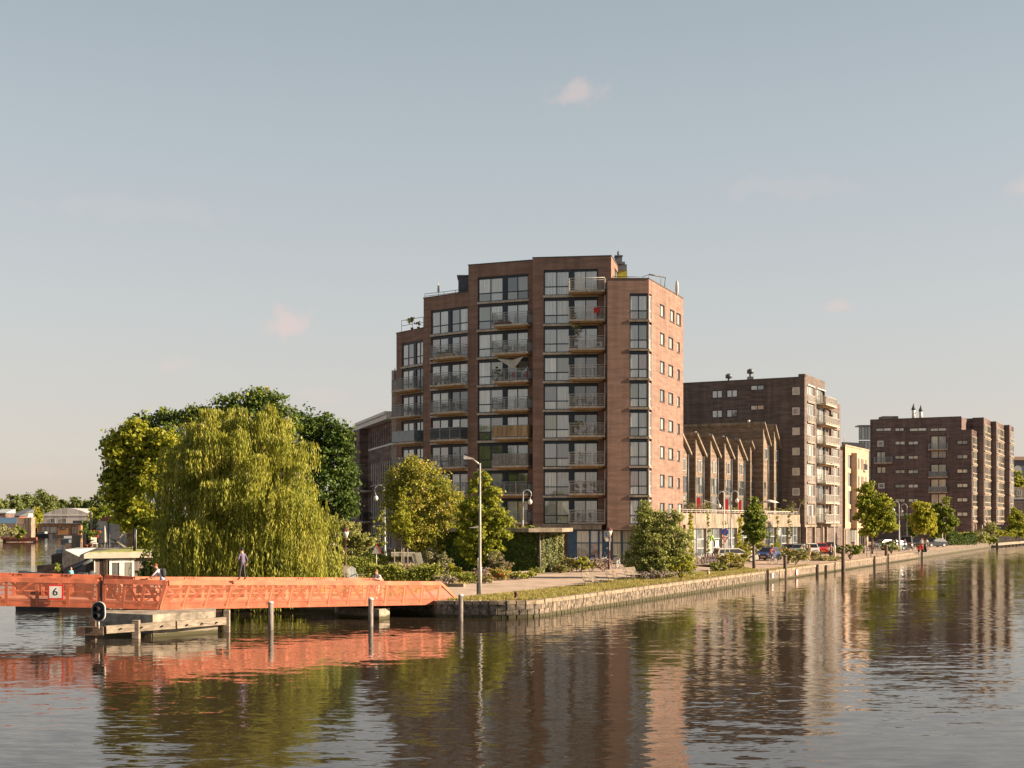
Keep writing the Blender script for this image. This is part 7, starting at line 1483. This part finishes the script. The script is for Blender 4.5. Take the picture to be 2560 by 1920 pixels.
# cyclist and walkers on the bridge
Mc = Matrix.Translation((-17.3, 61.4, 1.40)) @ Matrix.Rotation(R(176), 4, 'Z')
bicycle(Mc, fm[1], 'silver bicycle ridden over the orange bridge', basket=True)
person(Mc, J_ride(), (cl_((.60, .56, .60), 'shirt_white_lilac'), cl_((.16, .20, .34), 'shorts_blue'), m_white), 'cyclist in white T-shirt and blue shorts riding over the bridge', hair=(.22, .07, .03), short=True)
t_ = thing('backpack', Mc, 'dark backpack worn by the cyclist on the bridge', 'backpack'); b = MB(m_fabric); b.ball((-.42, 0, 1.33), (.12, .16, .24), 10, 8); b.build('bag', t_, Mc); MB(m_fabric).tube([(-.4, .1, 1.5), (-.17, .13, 1.56), (-.02, .14, 1.4), (-.22, .15, 1.2)], .018, 5).tube([(-.4, -.1, 1.5), (-.17, -.13, 1.56), (-.02, -.14, 1.4), (-.22, -.15, 1.2)], .018, 5).build('strap', t_, Mc)
Mp = Matrix.Translation((at(943, 70.4).x, 70.4, .92)) @ Matrix.Rotation(R(-112), 4, 'Z')
Jp = J_walk(.2, 1.62); Jp['elL'] = (.05, .26, 1.05); Jp['wrL'] = (.25, .08, 1.12); Jp['elR'] = (.05, -.26, 1.05); Jp['wrR'] = (.25, -.1, 1.12); Jp['hd'] = (.1, 0, 1.44); Jp['face'] = (1, 0, -.5)
person(Mp, Jp, (cl_((.62, .60, .56), 'tshirt_pale'), cl_((.45, .42, .32), 'shorts_pale'), m_white), 'person in pale T-shirt with dark backpack straps at the right end of the bridge', hair=(.2, .07, .05), short=True)
t_ = thing('backpack', Mp, 'backpack with dark straps on the person at the right end of the bridge', 'backpack'); MB(m_fabric).ball((-.2, 0, 1.18), (.12, .15, .22), 10, 8).build('bag', t_, Mp); MB(m_fabric).tube([(-.12, .1, 1.35), (.05, .12, 1.4), (.15, .12, 1.2), (.05, .15, 1.0)], .022, 5).tube([(-.12, -.1, 1.35), (.05, -.12, 1.4), (.15, -.12, 1.2), (.05, -.15, 1.0)], .022, 5).build('strap', t_, Mp)
Mj = Matrix.Translation((at(606, 62.35).x, 62.35, 2.33)) @ Matrix.Rotation(R(150), 4, 'Z')
Jj = J_walk(.13, 1.6); Jj['wrL'] = (.22, .16, 1.0); Jj['elL'] = (.02, .27, 1.03); Jj['elR'] = (-.08, -.27, 1.02); Jj['wrR'] = (.02, -.34, .82)
person(Mj, Jj, (cl_((.13, .10, .15), 'jacket_lilac'), cl_((.05, .045, .05), 'leggings'), cl_((.10, .03, .03), 'dark_shoes')), 'person in dark lilac jacket and dark trousers balancing on the bridge railing', hair=(.02, .015, .015), sleeves=1)
# ================================================================ HOUSEBOAT, LEFT CANAL
hbp = [(-29.75, 88), (-24.3, 91.2), (-27.5, 107), (-31.8, 106.5)]
hbt = thing('houseboat', TR((-27, 90, 0)), 'grey-brown houseboat with green roof and white double doors left of the willow', 'houseboat')
MB(m_grill).prism([(-29.3, 88.7), (-24.6, 91.5), (-27.8, 106.2), (-31.4, 106)], .3, 2.62).build('wall', hbt); MB(m_conc).prism([(-29.95, 87.8), (-24.1, 91.1), (-27.3, 107.4), (-32, 107)], -.5, .32).build('hull', hbt)
MB(m_fasc).prism(hbp, 2.62, 3.02).build('roof_edge', hbt); MB(m_roofg).prism([(-29.6, 88.2), (-24.5, 91.25), (-27.65, 106.7), (-31.65, 106.3)], 3.0, 3.06).build('green_roof', hbt)
MH, LH = fmat((-29.3, 88.7), (-24.6, 91.5)); 
for i in (0, 1): window(hbt, MH, 1.05 + i * .87, .4, .85, 2.05, [], [], m_white, m_pane2, y=-.04, bar=.16, name='door')
MB(m_white).box(.95, 2.9, -.08, -.01, 2.46, 2.56).build('door_frame', hbt, MH); MB(m_white).tube([(.03, -.08, .3), (.03, -.08, 2.6)], .035, 5).build('downpipe', hbt, MH)
fl_ = thing('flue_pipe', TR(at(336, 92, 3.06)), 'black stove pipe standing on the green houseboat roof', 'chimney'); q = at(336, 92, 3.06); MB(m_black).tube([q, q + V3(0, 0, 1.65)], .1, 8).build('pipe', fl_); MB(m_steel).tube([q + V3(.14, 0, 0), q + V3(.14, 0, 1.55)], .02, 4).build('cable', fl_)
dc = thing('deck_chair', TR(at(297, 101, 3.05)), 'wooden folding deck chair with dark cloth on the green houseboat roof', 'chair'); MD = TR(at(286, 101, 3.07))
MB(m_barkl).tube([(-.25, -.25, 0), (.95, -.25, 1.35)], .035, 5).tube([(-.25, .25, 0), (.95, .25, 1.35)], .035, 5).tube([(-.35, -.2, .75), (.3, -.2, .45), (.85, -.2, .05)], .035, 5).tube([(-.35, .2, .75), (.3, .2, .45), (.85, .2, .05)], .035, 5).build('frame', dc, MD)
b = MB(m_fabric); b.quad((.9, -.22, 1.25), (.9, .22, 1.25), (.3, .22, .55), (.3, -.22, .55)); b.quad((.3, -.22, .55), (.3, .22, .55), (-.35, .22, .75), (-.35, -.22, .75)); b.quad((-.6, -.3, .95), (.3, -.3, 1.0), (.3, .3, 1.0), (-.6, .3, .95)); b.build('sling', dc, MD)
MB(m_post).box(-34, -30.2, 96, 107, .3, 2.95).build('wall', thing('grey_terrace', TR((-32, 100, .3)), 'grey raised terrace of boards beside the houseboat', 'terrace'))
h2 = thing('houseboat', TR((-36, 118, 0)), 'cluttered two-storey houseboat with white frame and red tiled roof beyond the green roof', 'houseboat')
M2 = TR((at(212, 120).x, 120, 0)); q0 = 0
MB(m_woodd).box(0, 5.2, 0, 9, -.3, 5.2).build('wall', h2, M2); b = MB(m_tile, m_concw); b.prism([(1.6, -.4), (5.6, -.4), (5.6, 9), (1.6, 9)], 5.2, [5.5, 6.1, 6.1, 5.5]); b.build('roof', h2, M2)
window(h2, M2, 1.1, 2.6, 1.1, 2.7, [], [.7], m_grey, m_pane2, y=-.05, bar=.1); window(h2, M2, 2.3, 2.6, 1.6, 2.4, [], [], m_grey, m_pane2, y=-.05, bar=.1)
b = MB(m_concw); b.box(.0, .3, -.6, -.3, 0, 5.0); b.box(-.9, .3, -.7, -.2, 5.0, 5.25); b.tube([(.75, -.4, .2), (.75, -.4, 6.0)], .12, 6); b.box(-1.1, -.3, -.5, -.42, 2.6, 3.8); b.build('pillar', h2, M2)
b = MB(m_grey); b.lathe((3.9, -.7, 0), [(.2, 1.5), (.3, 2.6), (.28, 3.9), (.25, 5.2), (.1, 5.5)], 8); b.build('hanging_laundry', h2, M2)
b = MB(m_steeld); b.tube([(.6, -1.2, 3.05), (5.2, -1.2, 3.05)], .03, 4)
for x in np.arange(.6, 5.3, .35): b.tube([(x, -1.2, 2.2), (x, -1.2, 3.05)], .015, 4)
b.build('railing', h2, M2)
MB(m_woodd).box(-3.4, 0, -3, 6, -.3, 1.1).build('deck', h2, M2)
for i, (px, D, h_) in enumerate(((207, 104, 1.8), (196, 108, 1.5), (222, 100, 1.2), (240, 112, 1.6), (252, 116, 1.3))):
    bush(at(px, D, 1.0 if i < 2 else 1.6), .6, .5, h_, 420, .09, [l_hedge, l_straw], 'pot garden shrub on the houseboat deck, %s from the left' % nth[i], 'shrub', seed=200 + i, idxp=.4)
parasol(TR((at(262, 108).x, 108, 2.2)), m_fasc, 'folded cream parasol beyond the green houseboat roof', 2.6)
for i, (px, D, z) in enumerate(((232, 110, 2.95), (224, 108, 2.95), (243, 113, 2.95), (215, 103, 2.95))): potted(TR((at(px, D).x, D, z)), ('red', 'green', 'spiky', 'dark')[i], ('red-flowering', 'leafy', 'tall pale', 'dark')[i] + ' potted plant on the terrace left of the green houseboat roof', 2.2, i)
chair(TR((at(236, 104).x, 104, 2.95), .6), m_white, 'white chair on the terrace left of the green houseboat roof'); table(TR((at(226, 104).x, 104, 2.95)), m_woodd, 'dark table on the terrace left of the green houseboat roof')
t_ = thing('boat_terrace', TR((at(180, 84).x, 84, .3)), 'dark cluttered boat deck with awning pole left of the houseboat', 'boat'); M3 = TR((at(148, 84).x, 84, 0))
MB(m_woodd).box(0, 2.3, 0, 5, -.4, 1.0).build('hull', t_, M3)
b = MB(m_woodd)
for x in np.arange(0.1, 1.6, .17): b.box(x, x + .13, 4.9, 4.98, 1.0, 2.7)
b.build('fence', t_, M3); MB(m_black).tube([(.05, .5, 1), (.05, .5, 3.4)], .045, 5).build('pole', t_, M3); MB(m_steeld).tube([(.85, .3, 2.05), (2.1, .3, 2.65)], .1, 8).build('rolled_awning', t_, M3)
sl2 = MB(m_grey); sl2.quad((.2, .5, 3.32), (1.0, .9, 2.85), (1.65, 1.2, 3.25), (1.5, 3, 3.4), (.3, 2.8, 3.4)); sl2.quad((.3, 2.8, 3.38), (1.5, 3, 3.38), (1.65, 1.2, 3.23), (1.0, .9, 2.83), (.2, .5, 3.3)); sl2.build('shade_cloth', t_, M3)
MB(m_steeld).box(.95, 1.5, .6, 1.2, 1.0, 1.75).lathe((1.9, .8, 1), [(.5, 0), (.42, .5), (.1, .9)], 8).build('deck_box', t_, M3)
ppl = J_walk(.05, 1.1); person(TR((at(153, 83).x, 84.8, 1.0), R(-60)), ppl, (cl_((.15, .42, .48), 'shirt_teal'), cl_((.05, .05, .07), 'trousers_dk3'), m_black), 'person in teal shirt on the dark boat deck')
potted(TR((at(146, 83.6).x, 83.8, 1.0)), 'green', 'potted bush at the left end of the dark boat deck', 2.0, 2)
def boat(M, Lb, Wb, H, m_, label, cover=None):
    t = thing('boat', M, label, 'boat'); b = MB(m_); pr_ = []
    for k in range(9):
        s_ = k / 8; w_ = Wb / 2 * (math.sin(min(1, s_ * 1.35 + .22) * math.pi / 2) if s_ < .6 else 1 - .25 * (s_ - .6)); pr_.append((Lb / 2 - s_ * Lb, w_, H * (1.15 - .3 * min(1, s_ * 2))))
    pts = [(x, w_) for x, w_, _ in pr_] + [(x, -w_) for x, w_, _ in reversed(pr_)]; zz = [z for _, _, z in pr_] + [z for _, _, z in reversed(pr_)]
    b.prism(pts, -.3, zz); b.build('hull', t, M)
    if cover: c_ = MB(cover); c_.prism([(x * .92, y * .9) for x, y in pts], H * .86, [z + .22 for z in zz]); c_.build('cover', t, M)
    else:
        c_ = MB(m_grey); c_.box(-Lb * .25, Lb * .1, -Wb * .3, Wb * .3, H, H + .55); c_.build('cabin', t, M); MB(m_black).box(-Lb * .2, Lb * .105, -Wb * .31, Wb * .31, H + .2, H + .45).build('cabin_window', t, M)
    return t
boat(TR((at(122, 86).x, 86, 0), R(176)), 4.4, 1.7, 1.4, m_black, 'low dark covered sloop moored beyond the left bridge span', m_steeld)
boat(TR((at(172, 290).x, 290, 0), R(100)), 7, 2.6, 1.1, m_navy, 'grey cabin boat moored at the bend of the left canal'); boat(TR((at(187, 235).x, 235, 0), R(100)), 7, 2.6, 1.1, m_woodd, 'dark wooden boat moored at the right side of the left canal'); boat(TR((at(104, 385).x, 385, 0), R(170)), 6, 2.4, 1.2, m_black, 'small dark boat with white stripe in front of the cedar houseboat'); boat(TR((at(192, 170).x, 165, 0), R(105)), 8, 2.6, 1.0, m_woodd, 'brown barge moored along the cluttered houseboats')
ha_ = thing('metal_hall', TR(at(165, 420)), 'grey corrugated hall with curved roof at the end of the left canal', 'building'); MM = TR((at(104, 410).x, 410, 0))
arch = [(0, 6.901)] + [(16.3 * i / 12, 6.9 + 2.3 * math.sin(math.pi * i / 12)) for i in range(13)] + [(16.3, 6.9)]
b = MB(m_metalw); b.v += [(x, 0, z) for x, z in arch] + [(x, 20, z) for x, z in arch]; n_ = len(arch); b.face(list(range(n_))[::-1]); 
for i in range(n_ - 1): b.face([i, i + 1, n_ + i + 1, n_ + i])
b.box(0, 16.3, .02, 20, GZ, 6.9); b.build('wall', ha_, MM); MB(m_white).box(-.1, 15.6, -.15, -.01, 6.7, 7.05).build('gutter', ha_, MM)
for x in (2.9, 6.5): window(ha_, MM, x, 4.3, 1.5, 1.5, [.5], [], m_grey, m_pane2, y=-.05, bar=.12)
ce = thing('houseboat', TR(at(145, 396)), 'cedar-clad houseboat with large dark windows at the end of the left canal', 'houseboat'); M5 = TR((at(93, 394).x, 394, 0))
MB(m_brownb).box(0, 13.6, 0, 6, .7, 3.9).build('wall', ce, M5); MB(m_copd).box(-.1, 13.8, -.3, 6.2, 3.91, 4.25).box(-.2, 13.9, -.2, 6.2, -.3, .7).build('roof', ce, M5)
window(ce, M5, 1.2, 1.0, 5.2, 2.4, [.3, .55], [], m_black, m_pane2, y=-.05, bar=.15); window(ce, M5, 7.6, 2.4, 1.4, .8, [], [], m_black, m_pane2, y=-.05, bar=.12); window(ce, M5, 10.7, .9, 1.9, 2.5, [.4], [], m_black, m_pane2, y=-.05, bar=.15)
wa = thing('warehouse', TR(at(40, 300)), 'cream quayside warehouse with blue band at the left edge', 'building'); M6 = TR((at(-60, 305).x, 305, 0)); b = MB(m_cream, cloth((.16, .28, .42), 'blue_band'), m_concw); b.box(0, 13.3, 0, 2.5, GZ, 5.9); b.cur = 1; b.box(-.01, 9.9, -.05, -.001, 4.5, 5.88); b.cur = 2; b.box(10.1, 11.8, -.06, -.001, 2.1, 4.4); b.box(12.1, 12.4, -.06, -.001, 1.8, 5.8); b.box(12.9, 13.35, -.1, 2.5, 1.2, 5.95); b.box(0, 9.8, -.6, -.05, GZ, 4.4); b.build('wall', wa, M6)
MB(m_tile).box(0, 15, -1.2, -.6, .1, 1.15).build('quay_edge', wa, M6)
for i, (px, D, wd_, hh_, m_) in enumerate(((0, 340, 3.0, 8.0, m_brick3), (38, 350, 2.2, 7.2, m_tile), (55, 356, 1.8, 8.2, m_grey))):
    ho = thing('distant_house', TR(at(px, D)), ['brick house with pale roof at the left edge', 'small red house behind the cream warehouse', 'grey-green framed house behind the cream warehouse'][i], 'house'); Mo = TR((at(px, D).x - wd_ / 2, D, 0))
    MB(m_).box(0, wd_, 0, 6, GZ, hh_ - .9).build('wall', ho, Mo); MB(m_grey if i == 0 else m_slate).prism([(-.3, -.2), (wd_ + .3, -.2), (wd_ + .3, 6), (-.3, 6)], hh_ - .89, [hh_ - .7, hh_ - .7, hh_ + .3, hh_ + .3]).build('roof', ho, Mo); window(ho, Mo, .4, 5, 1, 1.2, [], [], m_white, m_pane2, y=-.05)
# far trees on the left
far = [(-10, 1262, 30, 22, l_far, 430, 'pale distant tree at the left edge'), (35, 1258, 26, 26, l_far, 440, 'second distant tree from the left edge'), (70, 1255, 28, 26, l_far, 445, 'broad distant tree above the cream warehouse'), (105, 1252, 32, 28, l_far, 450, 'tallest of the distant trees left of the metal hall'), (128, 1262, 20, 24, l_far, 455, 'distant tree just above the metal hall roof'), (88, 1290, 14, 22, l_yel, 398, 'bright green shrubby tree at the corner of the metal hall'), (75, 1292, 12, 14, l_dark, 400, 'dark round tree beside the metal hall'), (160, 1265, 14, 16, l_far, 470, 'small distant tree behind the metal hall, left'), (192, 1262, 22, 20, l_far, 460, 'rounded distant tree behind the metal hall'), (222, 1272, 16, 18, l_dark, 440, 'dark distant tree right of the metal hall'), (250, 1255, 26, 34, l_far, 300, 'olive tree left of the big green trees'), (262, 1290, 34, 34, l_mid, 190, 'green tree behind the cluttered houseboat'), (238, 1290, 18, 20, l_yel, 260, 'yellow-green tree behind the cluttered houseboat')]
for i, (px, py, rx, rz, m_, D, nm) in enumerate(far):
    ptree('distant_tree', px, D, [(px, py, rx, rz), (px - rx * .5, py + rz * .4, rx * .6, rz * .7), (px + rx * .5, py + rz * .35, rx * .6, rz * .7), (px + rx * .1, py - rz * .4, rx * .5, rz * .55), (px, py + rz * 1.0, rx * .8, rz * .7)], 3600, D * .0009, [m_], nm, seed=150 + i, group='distant trees', trunk=D * .0008)
tufts(lambda rs, n: np.stack([-124 + (rs.rand(n)) * -26, 398 + rs.rand(n) * 3, np.full(n, .9)], 1), 800, 1.2, [l_far], 'bank_reeds', label='reeds and bushes along the far end of the left canal', wid=.3, seed=3)
for i, (px, D, rx, rz, m_) in enumerate(((78, 345, 1.7, 5.5, l_yel), (40, 300, 1.5, 2.8, l_yel), (5, 285, 3.5, 4.0, l_olive), (50, 290, 1.2, 2.8, l_mid))): bush(at(px, D, GZ), rx, rx, rz, 1200, .25, [m_], ['tall ivy column at the right end of the cream warehouse', 'green creeper on the cream warehouse', 'loose grey-green tree in front of the warehouse at the left edge', 'green shrub on the quay below the warehouse'][i], seed=180 + i)
for i, (x, y) in enumerate(((-24, 87), (-22.5, 81), (-28, 100), (-31, 112), (-34, 122))): bush((x, y, GZ), 1.6, 1.5, 2.6, 1500, .11, [l_dark, l_hedge], 'dark shrub on the bank behind the houseboat, %s counting from the willow' % nth[i], seed=190 + i, idxp=.4)
# wooden quay fence at the right
fn = thing('quay_fence', TR(at(2525, 262, .4)), 'wooden sheet-pile fence with pale beam along the water at the right edge', 'fence')
pa, pb_ = Vector((at(2493, 246).x, 246, 0)), Vector((at(2600, 288).x, 288, 0)); nf = 26
for i in range(nf):
    q = pa.lerp(pb_, i / (nf - 1)); MB(m_post).box(q.x - .22, q.x + .22, q.y - .1, q.y + .1, -1.3, 2.05).build('board', fn)
Mf, Lf = fmat(pa - V3(0, .25, 0), pb_ - V3(0, .25, 0)); MB(m_wood).box(-.3, Lf, -.15, .1, .35, .85).build('beam', fn, Mf)
for i in range(0, nf, 2): q = pa.lerp(pb_, i / (nf - 1)) - V3(0, .3, 0); MB(m_woodd).box(q.x - .12, q.x + .12, q.y - .12, q.y + .12, -1.3, .34).build('post', fn)
print('willow leaves', nw_, 'objects', len(bpy.data.objects))
